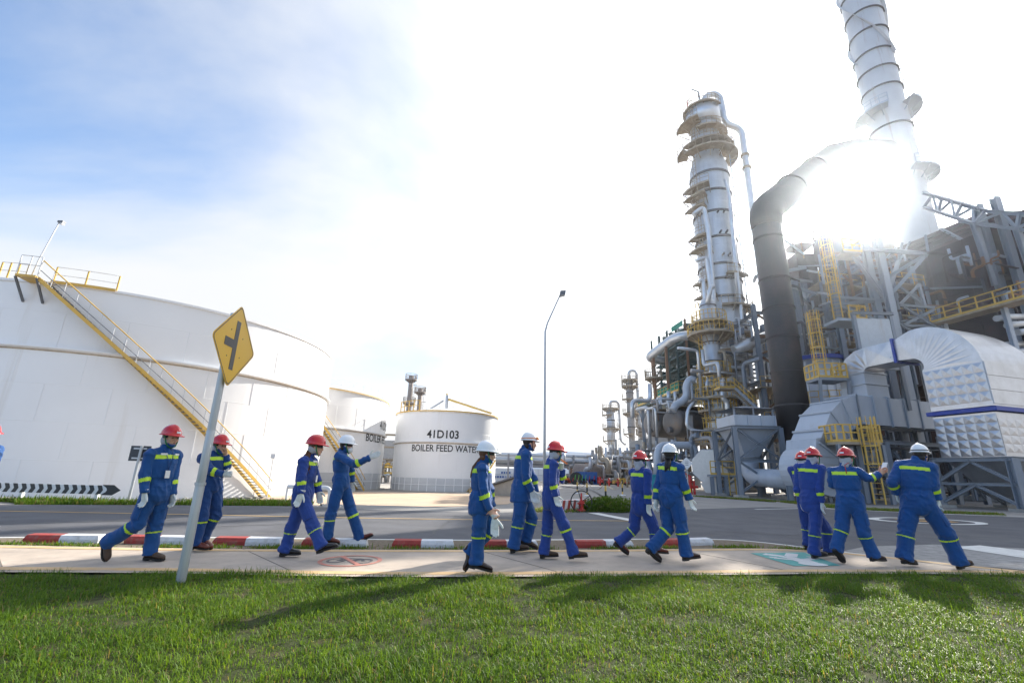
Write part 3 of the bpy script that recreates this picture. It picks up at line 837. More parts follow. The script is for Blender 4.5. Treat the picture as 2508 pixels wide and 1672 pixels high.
# ---------------- the tall distillation column
YT = 60.0
def tz(px, py): return at(px, py, YT).z
ct = at(1760, 650, YT)
CT = thing('distillation_column', 'tall clad distillation column with ring platforms and an overhead pipe', 'distillation column')
c = (ct.x, ct.y)
rb, rt = 2.72, 2.06
z_n0, z_n1, z_top = tz(1745, 500), tz(1730, 420), tz(1712, 268)
vessel(CT, c, [(rb, 4.0), (rb, z_n0)], M_CLAD)
vessel(CT, c, [(rb, z_n0), (rb, z_n1), (rt, z_n1 + 2.2), (rt, z_top - .8), (rt*.8, z_top), (.05, z_top + .4)], M_CLAD, 'upper_shell')
vessel(CT, c, [(rb*.92, 0), (rb*.92, 4.0), (rb, 4.0)], M_CONC, 'skirt')
for py in (445, 490, 540, 601, 665, 700, 742, 815):
    hoop(CT, c, rb, tz(1750, py), M_BAND, .3, .14)
zz = 6.0
while zz < z_n1 - .5:
    MB().lathe([(rb, zz), (rb+.022, zz), (rb+.022, zz+.05), (rb, zz+.05)], (*c, 0), 36, smooth=False).build('cladding_seam', M_CLAD, CT); zz += 1.15
MB().lathe([(rt+.02, z_top-3.4), (rt+.45, z_top-3.4), (rt+.45, z_top-.6), (rt+.02, z_top-.4)], (*c, 0), 36).build('top_jacket', M_CLADB, CT)
# platforms round the column: z, angles, reach
PI = math.pi
def rp(py, a0, a1, r1, r0=None): ring_platform(CT, c, (r0 or rb) + .02, r1, tz(1745, py), a0, a1)
rp(276, PI*.1, PI*1.75, 2.9, rt)
rp(335, -PI*.75, PI*.15, 3.2, rt); rp(318, PI*.9, PI*1.3, 4.1, rt)
rp(372, PI*1.05, PI*2.1, 3.9, rt); rp(392, PI*1.1, PI*2.1, 4.3); rp(380, PI*.85, PI*1.08, 4.3)
for py, a0, a1, r1 in ((478, 1.0, 1.35, 4.7), (500, 1.02, 1.3, 4.9), (525, 1.0, 1.28, 4.6), (592, .98, 1.25, 4.3), (622, .98, 1.3, 4.4), (700, .98, 1.22, 4.2), (688, 1.45, 1.8, 3.9), (735, 1.0, 1.3, 4.3), (762, 1.35, 2.0, 4.0), (830, 1.0, 1.95, 4.6), (872, 1.2, 2.05, 5.2)):
    rp(py, PI*a0, PI*a1, rb + (r1 - rb)*.78)
far_ladder(CT, c[0] + (rb+.35)*math.cos(PI*1.82), c[1] + (rb+.35)*math.sin(PI*1.82), tz(1750, 900), tz(1745, 395), (math.cos(PI*1.82), math.sin(PI*1.82), 0), M_GREY)
far_ladder(CT, c[0] + (rb+.5)*math.cos(PI*1.16), c[1] + (rb+.5)*math.sin(PI*1.16), tz(1750, 800), tz(1745, 410), (math.cos(PI*1.16), math.sin(PI*1.16), 0), M_OCH)
far_ladder(CT, c[0] + (rt+.6)*math.cos(PI*1.16), c[1] + (rt+.6)*math.sin(PI*1.16), tz(1745, 400), z_top + 1.0, (math.cos(PI*1.16), math.sin(PI*1.16), 0), M_OCH)
# overhead vapour line: gooseneck over the top and down the right side
ov = [at(*p, YT - .4) for p in ((1712, 262), (1722, 236), (1743, 226), (1756, 240), (1761, 285), (1775, 302), (1800, 312), (1806, 340), (1838, 600), (1846, 655))]
zc0 = z_top
ov = [Vector((c[0] + a, c[1] - .6, zc0 + b)) for a, b in ((0, -.4), (.1, 1.3), (.9, 2.2), (2.0, 2.5), (2.75, 1.9), (2.95, 0), (3.0, -2.4), (3.5, -3.3), (5.0, -3.9), (5.5, -4.8))] + [Vector((c[0] + 5.5, c[1] - .6, at(1838, 600, YT).z)), Vector((c[0] + 5.5, c[1] - .6, at(1846, 740, YT).z))]
pipe('overhead_pipe', ov, .46, M_CLADB, CT, .75, 16)
for py in (390, 420): 
    p = Vector((c[0] + 5.5, c[1] - .6, at(1812, py, YT).z)); hoop(CT, (p.x, p.y), .46, p.z, M_OCH, .3, .2, 'pipe_clamp', 16)
# side lines that run down the front
for pts, r in ((((1698, 526), (1723, 505), (1735, 560), (1753, 800), (1757, 840)), .30), (((1705, 640), (1730, 628), (1740, 700), (1757, 790)), .27), (((1712, 690), (1722, 684), (1728, 760), (1736, 820)), .24), (((1790, 500), (1800, 620), (1815, 760), (1828, 900)), .22), (((1775, 440), (1785, 470), (1796, 600), (1808, 740)), .2)):
    pipe('side_pipe', [at(px, py, YT - rb - .6) for px, py in pts], r, M_CLADB, CT, .9, 12)
for py in (520, 570, 625, 680): 
    for px in (1757, 1772):
        p = at(px + (py-520)*.12, py, YT - rb - .1); bar('nozzle', p, p + Vector((0, -.55, .1)), .28, M_BAND, CT, kind='cyl')
steel(CT, 'davit', (c[0], c[1], z_top), (c[0] - .3, c[1], z_top + 3.4), .16); steel(CT, 'davit', (c[0] - .3, c[1], z_top + 3.4), (c[0] - 1.4, c[1], z_top + 3.9), .13)
bar('beacon', (c[0] - 2.2, c[1], z_top + .3), (c[0] - 2.2, c[1], z_top + 2.6), .12, M_REDV, CT, kind='cyl')

# ---------------- slender column in front of it
YS = 53.0
SC = thing('stripper_column', 'slender clad column with ring platforms before the tall column', 'process column')
p = at(1738, 800, YS); c = (p.x, p.y); rs = .92
z1 = at(1735, 745, YS).z
vessel(SC, c, [(rs, 0), (rs, z1), (rs*.7, z1 + .6), (.03, z1 + .8)], M_CLAD, n=28)
vessel(SC, (c[0] + .2, c[1]), [(rs*1.25, 0), (rs*1.25, 11.2), (rs, 12.4)], M_CLAD, 'lower_shell', 28)
for py, a0, a1, r1 in ((790, 0, 2, 2.0), (820, 0, 2, 2.6), (915, .9, 2.0, 1.9), (950, .85, 1.5, 2.0), (975, .95, 1.9, 2.3), (1005, .85, 1.9, 2.1), (1050, 1.1, 2.05, 2.2), (1085, 1.0, 2.0, 2.4)):
    ring_platform(SC, c, rs + .02, r1, at(1738, py, YS).z, PI*a0, PI*a1, m=M_OCH, rm=M_YEL)
zz = 3.0
while zz < z1:
    hoop(SC, c, rs*1.25 if zz < 12 else rs, zz, M_BAND, .12, .06, 'cladding_band', 24); zz += 2.3
far_ladder(SC, c[0] - rs - .5, c[1] - .3, 4, z1, (-1, -.4, 0), M_YEL)
for pts, r in ((((1733, 742), (1740, 705), (1748, 700)), .28), (((1763, 935), (1770, 990), (1772, 1060), (1776, 1130)), .22), (((1700, 985), (1685, 1000), (1682, 1040), (1690, 1050), (1706, 1055)), .2)):
    pipe('side_pipe', [at(px, py, YS - 1.2) for px, py in pts], r, M_CLADB, SC, .8)
pipe('gooseneck_pipe', [at(px, py, YS - .5) for px, py in ((1702, 930), (1690, 928), (1680, 945), (1683, 970), (1668, 985), (1655, 990), (1648, 1005))], .42, M_LGREY, SC, 1.2, 14)
pipe('bright_pipe', [at(px, py, YS - 2.0) for px, py in ((1767, 925), (1770, 975), (1780, 985), (1787, 1060))], .30, M_CLADB, SC, .8)
bar('manway', at(1745, 1073, YS) + Vector((0, -rs-.9, 0)), at(1745, 1073, YS) + Vector((0, -rs+.3, 0)), .75, M_CLADB, SC, kind='cyl')

# ---------------- open steel frame between the column and the black duct
SF = thing('pipe_support_tower', 'grey and rusty steel frame between the tall column and the black duct', 'steel frame')
def fp(px, py, Y=52.0): return at(px, py, Y)
x0 = fp(1828, 800).x; x1 = fp(1895, 800).x + 1.0; ztf = fp(1815, 760).z
for xx, yy, m in ((x0, 50, M_GREY), (x1, 50, M_RUST), (x0 + .5, 57, M_GREY), (x1 + .5, 57, M_GREY)):
    steel(SF, 'column', (xx, yy, 0), (xx, yy, ztf), .42, m)
levels = [fp(1830, py).z for py in (780, 835, 880, 940, 1010, 1080)]
for i, z in enumerate(levels):
    steel(SF, 'beam', (x0, 50, z), (x1, 50, z), .34, M_RUST if i % 2 else M_GREY); steel(SF, 'beam', (x0, 50, z), (x0 + .5, 57, z), .3)
    steel(SF, 'beam', (x1, 50, z), (x1 + .5, 57, z), .3); steel(SF, 'beam', (x0 + .5, 57, z), (x1 + .5, 57, z), .3)
    if i: 
        a, b = levels[i-1], z
        steel(SF, 'brace', (x0, 50, a if i % 2 else b), (x1, 50, b if i % 2 else a), .2, M_RUST)
        steel(SF, 'brace', (x1, 50, a if i % 2 else b), (x1 + .5, 57, b if i % 2 else a), .18)
for k in range(9):
    xx = x0 + .6 + (x1 - x0 - .8)*k/8; yy = 52 + (k*37 % 5)
    pipe('riser_pipe', [(xx, yy, .5), (xx, yy, ztf - 2 - (k*53 % 7))], .16 + .05*(k % 3), M_CLADB if k % 2 else M_CLAD, SF)
pipe('cross_pipe', [fp(1798, 858), fp(1880, 823)], .62, M_CLAD, SF)
for py in (955, 1040): deck(SF, [(x0 - .5, 49.5), (x1 + 1, 49.5), (x1 + 1, 57.5), (x0 - .5, 57.5)], fp(1830, py).z, .12, M_OCH); rail(SF, [(x0 - .5, 49.5, fp(1830, py).z), (x1 + 1, 49.5, fp(1830, py).z)])
st_ = thing('yellow_stair', 'yellow railed stair descending behind the grey hopper', 'stair')
pa, pb = at(1800, 950, 48), at(1858, 1003, 47)
for off in (0, .9):
    o_ = Vector((0, off, 0)); bar('stringer', pa + o_, pb + o_, .10, M_GREY, st_, h=.26)
    for hh in (.55, 1.05): bar('handrail', pa + o_ + Vector((0, 0, hh)), pb + o_ + Vector((0, 0, hh)), .06, M_YEL, st_, kind='rod')
    for k in range(6):
        q = (pa + o_).lerp(pb + o_, k/5); bar('railing_post', q, q + Vector((0, 0, 1.05)), .06, M_YEL, st_, kind='rod')
for k in range(14):
    q = pa.lerp(pb, (k+.5)/14); bar('tread', q, q + Vector((0, .9, 0)), .25, M_OCH, st_, h=.04)
d0 = pa + Vector((-1.6, 0, 0)); deck(st_, [(d0.x, d0.y), (pa.x, pa.y), (pa.x, pa.y + 1.4), (d0.x, d0.y + 1.4)], pa.z, .14, M_OCH, 'landing')
rail(st_, [d0 + Vector((0, 1.4, 0)), d0, pa], near=True, step=.8)

# ---------------- black duct: vertical leg, elbow and rising leg into the stack
YB = 38.0
BD = thing('black_duct', 'fat black vertical duct with an elbow rising toward the stack', 'duct')
pb0 = at(1912, 800, YB); bx, by = pb0.x, pb0.y; zb1 = at(1874, 560, YB).z; rB = 1.24
MB().tube([(bx, by, .4), (bx, by, zb1)], rB, 36).build('lower_leg', M_DARK, BD)
for py in (590, 690, 760, 830, 912, 995):
    hoop(BD, (bx, by), rB, at(1890, py, YB).z, M_DARK, .14, .07, 'flange', 36)
YK = 50.0
ks = at(2195, 380, YK)                                        # the stack's axis at that height
sx, sy = ks.x, ks.y
e1_ = Vector((bx, by, zb1)); e2_ = at(2040, 385, 42.0); e3_ = Vector((sx - 1.0, sy, at(2150, 372, YK).z))
MB().tube(bend([e1_ - Vector((0, 0, .01)), e1_ + Vector((.15, .1, 2.0)), e2_], 1.5, 3), [rB*1.02] + [rB*1.12]*5, 36).build('elbow', M_DARK, BD)
MB().tube([e2_ - (e2_-e1_)*.02, e2_.lerp(e3_, .35) + Vector((0, 0, .4)), e3_], [rB*1.12, rB*1.15, rB*1.15], 36).build('upper_leg', M_DARK, BD)
for f_ in (.35, .7):
    q = (e1_ + Vector((.15, .1, 2.2))).lerp(e2_, f_); dd = (e2_ - e1_).normalized()
    MB().tube([q - dd*.07, q + dd*.07], rB*1.17, 36).build('flange', M_DARK, BD)

# ---------------- tall stack with spiral strakes
TS = thing('flue_stack', 'very tall pale steel stack with spiral strakes and rust stains', 'chimney')
rK = 2.15; zK1 = at(2069, -260, YK).z; zK0 = 20.0
c = (sx, sy)
MB().lathe([(rK, zK0), (rK, zK1), (rK-.15, zK1), (rK-.15, zK1-3)], (*c, 0), 44).build('shell', M_STACK, TS)
for py in (-150, -60, 5, 52, 98, 148, 190, 233, 325):
    hoop(TS, c, rK, at(2120, py, YK).z, M_BAND, .16, .16, 'stiffener', 44)
zs0 = at(2110, 158, YK).z
for k in range(3):
    g_ = MB(); n = 60; V = []; F = []
    for i in range(n+1):
        u = i/n; th = k*2*PI/3 - 2*PI*u*1.15 + 1.0; z = zs0 + (zK1 - zs0)*u
        for rr in (rK, rK + .42): V.append((c[0] + rr*math.cos(th), c[1] + rr*math.sin(th), z))
        for rr in (rK, rK + .42): V.append((c[0] + rr*math.cos(th), c[1] + rr*math.sin(th), z + .06))
    for i in range(n):
        a = 4*i; b = a + 4
        F += [(a, a+1, b+1, b), (a+2, b+2, b+3, a+3), (a+1, a+3, b+3, b+1), (a, b, b+2, a+2)]
    g_.add(V, F).build('strake', M_STACK, TS)
ring_platform(TS, c, rK+.02, rK + 1.4, at(2170, 285, YK).z, PI*.75, PI*1.3, m=M_LGREY)
ring_platform(TS, c, rK+.02, rK + 1.5, at(2170, 280, YK).z, -PI*.45, PI*.25, m=M_LGREY)
ring_platform(TS, c, rK+.02, rK + 1.5, at(2230, 440, YK).z, -PI*.6, PI*.3, m=M_LGREY)
far_ladder(TS, c[0] + (rK+.3)*math.cos(-.5), c[1] + (rK+.3)*math.sin(-.5), zK0, at(2170, 150, YK).z, (math.cos(-.5), math.sin(-.5), 0), M_LGREY)
# ---------------- furnace: dark panelled box on a steel frame
U = Vector((-.28, .96, 0)).normalized(); Vv = Vector((.96, .28, 0)).normalized(); UP = Vector((0, 0, 1))
FN = thing('furnace', 'dark reddish panelled furnace on grey steel legs at the right', 'furnace')
W0 = Vector((45.5, 35, 0)); WL = 27.0; FD = 13.0
zf0, zf1, zf2 = 11.0, 24.5, 28.0
ncol, nrow = 9, 5
pw, ph = WL/ncol, (zf1-zf0)/nrow
def wallp(s, z, off=0.0): return W0 + U*s + UP*z - Vv*off
MB().prism([W0 + Vv*.12 + UP*zf0, W0 + Vv*FD + UP*zf0, W0 + Vv*FD + U*WL + UP*zf0, W0 + Vv*.12 + U*WL + UP*zf0], UP*(zf1-zf0)).build('casing', M_FURN, FN)
pm = None
for i in range(ncol):
    for j in range(nrow):
        if pm is None:
            g_ = MB(); a, b = .04, .04
            P0 = [Vector((0, 0, 0)) + U*a + UP*b, U*(pw-a) + UP*b, U*(pw-a) + UP*(ph-b), U*a + UP*(ph-b)]
            g_.prism([p + Vv*.13 for p in P0], -Vv*.16); pm = g_.build('panel', M_FURN, FN); o = pm
        else:
            o = pm.copy(); COL.objects.link(o)
        o.location = wallp(i*pw, zf0 + j*ph)
# end wall facing the road
MB().prism([W0 + UP*zf0 + Vv*.2, W0 + Vv*FD + UP*zf0, W0 + Vv*FD + UP*zf1, W0 + UP*zf1 + Vv*.2], -U*.1).build('end_wall', M_FURN, FN)
# sloping convection section above the box
top0 = [wallp(0, zf1, -.4), wallp(WL, zf1, -.4), wallp(WL, zf1, -FD), wallp(0, zf1, -FD)]
top1 = [wallp(6, zf2, -3.6), wallp(WL-7, zf2, -3.6), wallp(WL-7, zf2, -FD+3), wallp(6, zf2, -FD+3)]
MB().add(top0 + top1, [(0, 1, 5, 4), (1, 2, 6, 5), (2, 3, 7, 6), (3, 0, 4, 7), (4, 5, 6, 7), (3, 2, 1, 0)]).build('hip_section', M_FURN, FN)
for k in range(1, 9):
    a = top0[0].lerp(top0[1], k/9); b = top1[0].lerp(top1[1], k/9); steel(FN, 'rib', a - Vv*.1, b - Vv*.1, .22, M_GREY)
for j in range(1, 4):
    for e0, e1 in ((0, 1), (3, 0)):
        bar('hip_seam', top0[e0].lerp(top1[e0], j/4) - Vv*.06, top0[e1].lerp(top1[e1], j/4) - Vv*.06, .10, M_BAND, FN, h=.14)
# pale columns that run up the wall
for s in (2.6, 3.9, 10.5, 17.5, 22.0):
    steel(FN, 'column', wallp(s, 0, .35), wallp(s, zf1 + (2.5 if s < 5 else -1 if s < 12 else -4), .35), .55 if s < 5 else .42, M_MGREY)
for s in (0.2, 7, 14, 20, 26.5):
    steel(FN, 'leg', wallp(s, 0, -.3), wallp(s, zf0, -.3), .45); steel(FN, 'leg', wallp(s, 0, -6), wallp(s, zf0, -6), .45)
for k, s in enumerate((0.2, 7, 14, 20)):
    e = (7, 14, 20, 26.5)[k]
    steel(FN, 'brace', wallp(s, 1, -.3), wallp(e, zf0 - .3, -.3), .24); steel(FN, 'brace', wallp(e, 1, -.3), wallp(s, zf0 - .3, -.3), .24)
# open roof truss rising toward the stack
tA, tB, tC, tD = at(2262, 472, 45.0), at(2412, 517, 38.0), at(2497, 524, 35.5), at(2590, 545, 33.5)
lA, lB, lC, lD = at(2262, 508, 45.0), at(2385, 548, 38.0), at(2490, 560, 35.5), at(2590, 580, 33.5)
for (p, q, r_, s_) in ((tA, tB, lA, lB), (tB, tC, lB, lC), (tC, tD, lC, lD)):
    n = 3 if p is tA else 1
    steel(FN, 'truss_chord', p, q, .34, M_MGREY); steel(FN, 'truss_chord', r_, s_, .28, M_MGREY)
    for k in range(n):
        a_, b_ = p.lerp(q, k/n), p.lerp(q, (k+1)/n); c_, d_ = r_.lerp(s_, k/n), r_.lerp(s_, (k+1)/n)
        steel(FN, 'truss_web', c_, a_.lerp(b_, .5), .2, M_MGREY); steel(FN, 'truss_web', a_.lerp(b_, .5), d_, .2, M_MGREY); steel(FN, 'truss_post', d_, b_, .24, M_MGREY)
for p in (lB, lC): steel(FN, 'truss_leg', p, Vector((p.x + .6, p.y + .3, p.z - 6)), .4, M_MGREY)
# round-topped dark ducts before the wall
FD_ = thing('flue_header', 'dark round-backed flue header lying across the furnace front', 'duct')
ha, hb_ = at(2005, 612, 60.0), at(2420, 612, 57.0)
ha.z = hb_.z = at(2150, 606, 58.5).z
MB().tube([ha, ha.lerp(hb_, .02), hb_], [1.4, 2.5, 2.5], 28).build('drum', M_FURN, FD_)
dd = (hb_ - ha).normalized()
for f_ in (.3, .55, .8):
    q = ha.lerp(hb_, f_); MB().tube([q - dd*.1, q + dd*.1], 2.6, 28).build('band', M_FURN, FD_)
for f_ in (.15, .5, .85):
    q = ha.lerp(hb_, f_); bar('outlet', q + UP*-2.0, q + UP*-7.6, 2.2, M_FURN, FD_, kind='cyl')

# ---------------- steel tower with an inverted pyramid of braces, and the caged ladders
SW = thing('brace_tower', 'grey steel tower with inverted pyramid bracing before the furnace', 'steel frame')
tc_ = [at(2170, 860, 37.0), at(2205, 860, 36.0), at(2065, 850, 39.0), at(1955, 830, 41.0)]
zt_ = at(2170, 690, 37).z
for p in tc_[:2]: steel(SW, 'column', (p.x, p.y, 0), (p.x, p.y, zt_ + 3.5), .5, M_MGREY)
for p in tc_[2:]: steel(SW, 'column', (p.x, p.y, 0), (p.x, p.y, zt_ + .5), .42)
ap_ = at(2170, 735, 36.6)
for px, py, Y in ((2270, 622, 35), (2075, 606, 36), (2050, 745, 38), (2200, 640, 39), (2120, 640, 40)):
    steel(SW, 'raker', ap_, at(px, py, Y), .26, M_MGREY)
ra, rb_, rc = at(2068, 607, 36), at(2270, 622, 35), at(2215, 615, 40)
for p, q in ((ra, rb_), (rb_, rc), (ra, rc), (ra, at(2120, 640, 40)), (rb_, at(2140, 700, 38))): steel(SW, 'ring_beam', p, q, .24, M_MGREY)
for a, b, Y in (((2050, 727), (2165, 736), 36.8), ((2060, 750), (2190, 800), 37), ((2205, 747), (2290, 753), 37), ((2200, 700), (2260, 745), 37), ((2205, 745), (2250, 698), 37), ((2250, 694), (2265, 750), 37), ((2215, 752), (2290, 800), 37), ((2205, 800), (2290, 757), 37), ((2200, 795), (2300, 802), 37), ((2180, 775), (2230, 810), 36.5)):
    steel(SW, 'brace', at(*a, Y), at(*b, Y), .2, M_MGREY)
# left arm to the black duct
la = at(1853, 676, 42.5)
for q in (at(1975, 655, 41), at(2000, 720, 41), at(1990, 690, 45)): steel(SW, 'arm', la, q, .26, M_MGREY)
steel(SW, 'arm', at(1852, 676, 42.5), at(1846, 690, 46.8), .26, M_MGREY); steel(SW, 'arm', at(1990, 690, 45), at(1860, 690, 47.2), .24, M_MGREY)
rng_ = random.Random(5)
for k in range(95):   # secondary members seen inside the tower
    px, py, Y = rng_.uniform(1935, 2300), rng_.uniform(615, 860), rng_.uniform(38.5, 45)
    p = at(px, py, Y); q = p + (Vector((rng_.uniform(2, 5), rng_.uniform(-1, 1), 0)) if k % 3 == 0 else Vector((0, 0, -rng_.uniform(2, 5))) if k % 3 == 1 else Vector((rng_.uniform(-3, 3), 0, rng_.uniform(-3, 3))))
    steel(SW, 'member', p, q, rng_.uniform(.09, .2), (M_GREY, M_GREY, M_MGREY, M_FURN, M_RUST)[k % 5])
# stub stacks left of the sun
for k, (px, py, w) in enumerate(((1955, 612, 2.9), (2030, 560, 3.1))):
    t_ = thing('stub_stack', ('short dark square stack beside the black duct', 'taller dark square stack behind the yellow caged ladder')[k], 'chimney', 'dark square stub stacks')
    p = at(px, py, 63.0); h_ = w/2
    MB().box((p.x-h_, p.y-h_, p.z - 14), (p.x+h_, p.y+h_, p.z - 1.3)).build('casing', M_FURN, t_)
    for sx_ in (-1, 1):
        for sy_ in (-1, 1): bar('post', (p.x + sx_*h_*.98, p.y + sy_*h_*.98, p.z - 1.4), (p.x + sx_*h_*.98, p.y + sy_*h_*.98, p.z + .2), .2, M_FURN, t_)
    MB().box((p.x-h_-.15, p.y-h_-.15, p.z + .2), (p.x+h_+.15, p.y+h_+.15, p.z + .38)).build('cap', M_FURN, t_)
    for sx_ in (-.5, 0, .5): bar('stiffener', (p.x + sx_*w*.8, p.y - h_ - .04, p.z - 14), (p.x + sx_*w*.8, p.y - h_ - .04, p.z - 1.4), .12, M_FURN, t_)
# caged ladders
LD = thing('caged_ladder', 'upper yellow caged ladder reaching the platform by the sun', 'ladder', 'yellow caged ladders')
p = at(2056, 790, 35.5); cage_ladder(LD, p.x, p.y, p.z, at(2020, 580, 35.5).z, (-.45, -.9, 0), M_YEL, .6)
q = at(2045, 600, 35.5); dk = [(q.x + .5, q.y - .2), (q.x + 2.2, q.y), (q.x + 2.2, q.y + 1.4), (q.x + .5, q.y + 1.2)]
deck(LD, dk, q.z - .6, .15, M_OCH, 'upper_deck'); rail(LD, [(a, b, q.z - .6) for a, b in dk[:3]], near=True, step=.8)
dk = [(p.x - .9, p.y - 1.2), (p.x + 1.5, p.y - 1.0), (p.x + 1.5, p.y + .8), (p.x - .9, p.y + .6)]
deck(LD, dk, p.z, .22, M_LGREY, 'lower_deck'); rail(LD, [(p.x + .1, p.y - 1.1, p.z), (p.x + 1.5, p.y - 1.0, p.z), (p.x + 1.5, p.y + .8, p.z)], near=True, step=.75, r=.035)
# sloping railing up to the left
hs = [at(1965, 690, 39), at(2005, 640, 39)]
LB = thing('caged_ladder', 'lower yellow caged ladder ending at the deck above the grey duct', 'ladder', 'yellow caged ladders')
p2 = at(2015, 930, 34.8); cage_ladder(LB, p2.x, p2.y, p2.z, at(1996, 765, 34.8).z, (-.45, -.9, 0), M_YEL, .6, 1.4)
dk = [(p2.x - .9, p2.y - 1.0), (p2.x + 1.3, p2.y - .9), (p2.x + 1.3, p2.y + .8), (p2.x - .9, p2.y + .6)]
deck(LB, dk, p2.z, .2, M_GREY, 'deck'); rail(LB, [(a, b, p2.z) for a, b in (dk[3], dk[0], dk[1], dk[2])], near=True, step=.6, r=.04)
for a in (dk[0], dk[1]): steel(LB, 'strut', (a[0], a[1], p2.z - .2), (a[0] + .3, a[1] + .8, p2.z - 3.0), .2)
LC = thing('caged_ladder', 'lowest yellow caged ladder standing on the ground before the grey duct', 'ladder', 'yellow caged ladders')
p3 = at(2158, 1243, 30.0); p3z = at(2140, 1090, 30.0).z
zc_top = at(2140, 1022, 30.0).z
cage_ladder(LC, p3.x, p3.y, 0.0, zc_top, (-.25, -.95, 0), M_YEL, .6, 2.4)
dkz = at(2110, 1083, 30.5).z
dk = [(p3.x - 1.8, p3.y + .3), (p3.x + .9, p3.y + .1), (p3.x + .9, p3.y + 1.7), (p3.x - 1.8, p3.y + 1.9)]
deck(LC, dk, dkz, .16, M_OCH, 'deck')
rail(LC, [(dk[3][0], dk[3][1], dkz), (dk[0][0], dk[0][1], dkz), (p3.x - .4, p3.y + .25, dkz)], near=True, step=.55, r=.04)
rail(LC, [(p3.x + .35, p3.y + .2, dkz), (dk[1][0], dk[1][1], dkz), (dk[2][0], dk[2][1], dkz)], near=True, step=.5, r=.04)
for a in dk: steel(LC, 'support_leg', (a[0], a[1], 0), (a[0], a[1], dkz - .16), .2)
# walkway along the furnace at the right
WKZ = at(2400, 745, 33).z
WK = thing('furnace_walkway', 'yellow railed walkway along the furnace above the silver duct', 'walkway')
wa, wb = at(2285, 812, 37.5), at(2508, 748, 31.5); wa.z = wb.z = WKZ
wb += (wb - wa).normalized()*3
dn = Vector((-(wb-wa).y, (wb-wa).x, 0)).normalized()
deck(WK, [wa, wb, wb + dn*1.3, wa + dn*1.3], WKZ, .16, M_OCH); rail(WK, [wa, wb], near=True, step=1.1, r=.035)
for f_ in (.05, .5, .95): q = wa.lerp(wb, f_) + dn*.8; steel(WK, 'leg', (q.x, q.y, 0), (q.x, q.y, WKZ - .16), .3, M_LGREY)
# burner pipes hanging behind the silver duct
BP = thing('burner_pipes', 'insulated pipes with bulging ends beyond the silver duct top', 'pipework')
for k in range(7):
    p = at(2440 + (k % 4)*26, 780 + k*17, 33.5); pipe('pipe', [p, p + Vector((1.3, .2, .25)), p + Vector((3.0, .8, .5))], .24, M_CLAD, BP)

# ---------------- silver quilted duct
SD = thing('silver_duct', 'large silver quilted duct bending over its steel support frame', 'duct')
Cn = Vector((27.75, 26.4, 0)); DU, DV = 3.2, 5.2
zs_b, zs_f, zs_e = 2.75, at(2425, 1000, 26.5).z, at(2400, 905, 26.5).z + .55
def quilt(parent, org, ex, ey, nx, ny, nrm, hgt, m, name='quilted_panel'):
    """field of raised pyramids; alike pieces share one mesh"""
    a, b = ex/nx, ey/ny
    P0 = [Vector((0, 0, 0)), a, a + b, b]; ctr = (a + b)/2 + nrm*hgt
    me = bpy.data.meshes.new(name); me.from_pydata([p*.985 + (a+b)*.0075 for p in P0] + [ctr], [], [(0, 1, 4), (1, 2, 4), (2, 3, 4), (3, 0, 4)]); me.materials.append(m)
    for i in range(nx):
        for j in range(ny):
            o = link(name, me, parent); o.location = org + a*i + b*j + nrm*.012
def box_section(name, zlo, zhi, grow=0.0):
    A = [Cn - U*grow - Vv*grow, Cn + U*(DU+grow) - Vv*grow, Cn + U*(DU+grow) + Vv*(DV+grow), Cn - U*grow + Vv*(DV+grow)]
    return MB().prism([p + UP*zlo for p in A], UP*(zhi-zlo)).build(name, M_SILV, SD)
lo_ = box_section('lower_box', zs_b, zs_f - .18)
up_ = box_section('upper_box', zs_f + .18, zs_e)
fl_ = MB().prism([p + UP*(zs_f - .12) for p in (Cn - U*.2 - Vv*.2, Cn + U*(DU+.2) - Vv*.2, Cn + U*(DU+.2) + Vv*(DV+.2), Cn - U*.2 + Vv*(DV+.2))], UP*.24).build('flange', M_BLUE, SD)
# diamonds: pyramids on square tiles turned by 45 degrees read as quilting
quilt(lo_, Cn + U*DU + UP*(zs_b + .15), -U*DU, UP*(zs_f - .45 - zs_b), 6, 5, -Vv, .05, M_SILV)
quilt(lo_, Cn + UP*(zs_b + .35), Vv*DV, UP*(zs_f - .9 - zs_b), 7, 4, -U, .045, M_SILV)
quilt(up_, Cn + U*DU + UP*(zs_f + .45), -U*DU, UP*(zs_e - zs_f - .55), 6, 4, -Vv, .05, M_SILV)
for j in range(3):
    zz0 = zs_f + .3 + (zs_e - zs_f - .3)*j/3; zz1 = zs_f + .3 + (zs_e - zs_f - .3)*(j+1)/3
    MB().prism([Cn + Vv*.05 + UP*zz0, Cn + Vv*(DV-.05) + UP*zz0, Cn + Vv*(DV-.05) + UP*(zz1 - .04), Cn + Vv*.05 + UP*(zz1 - .04)], -U*.05).build('cladding_sheet', M_SILV, up_)
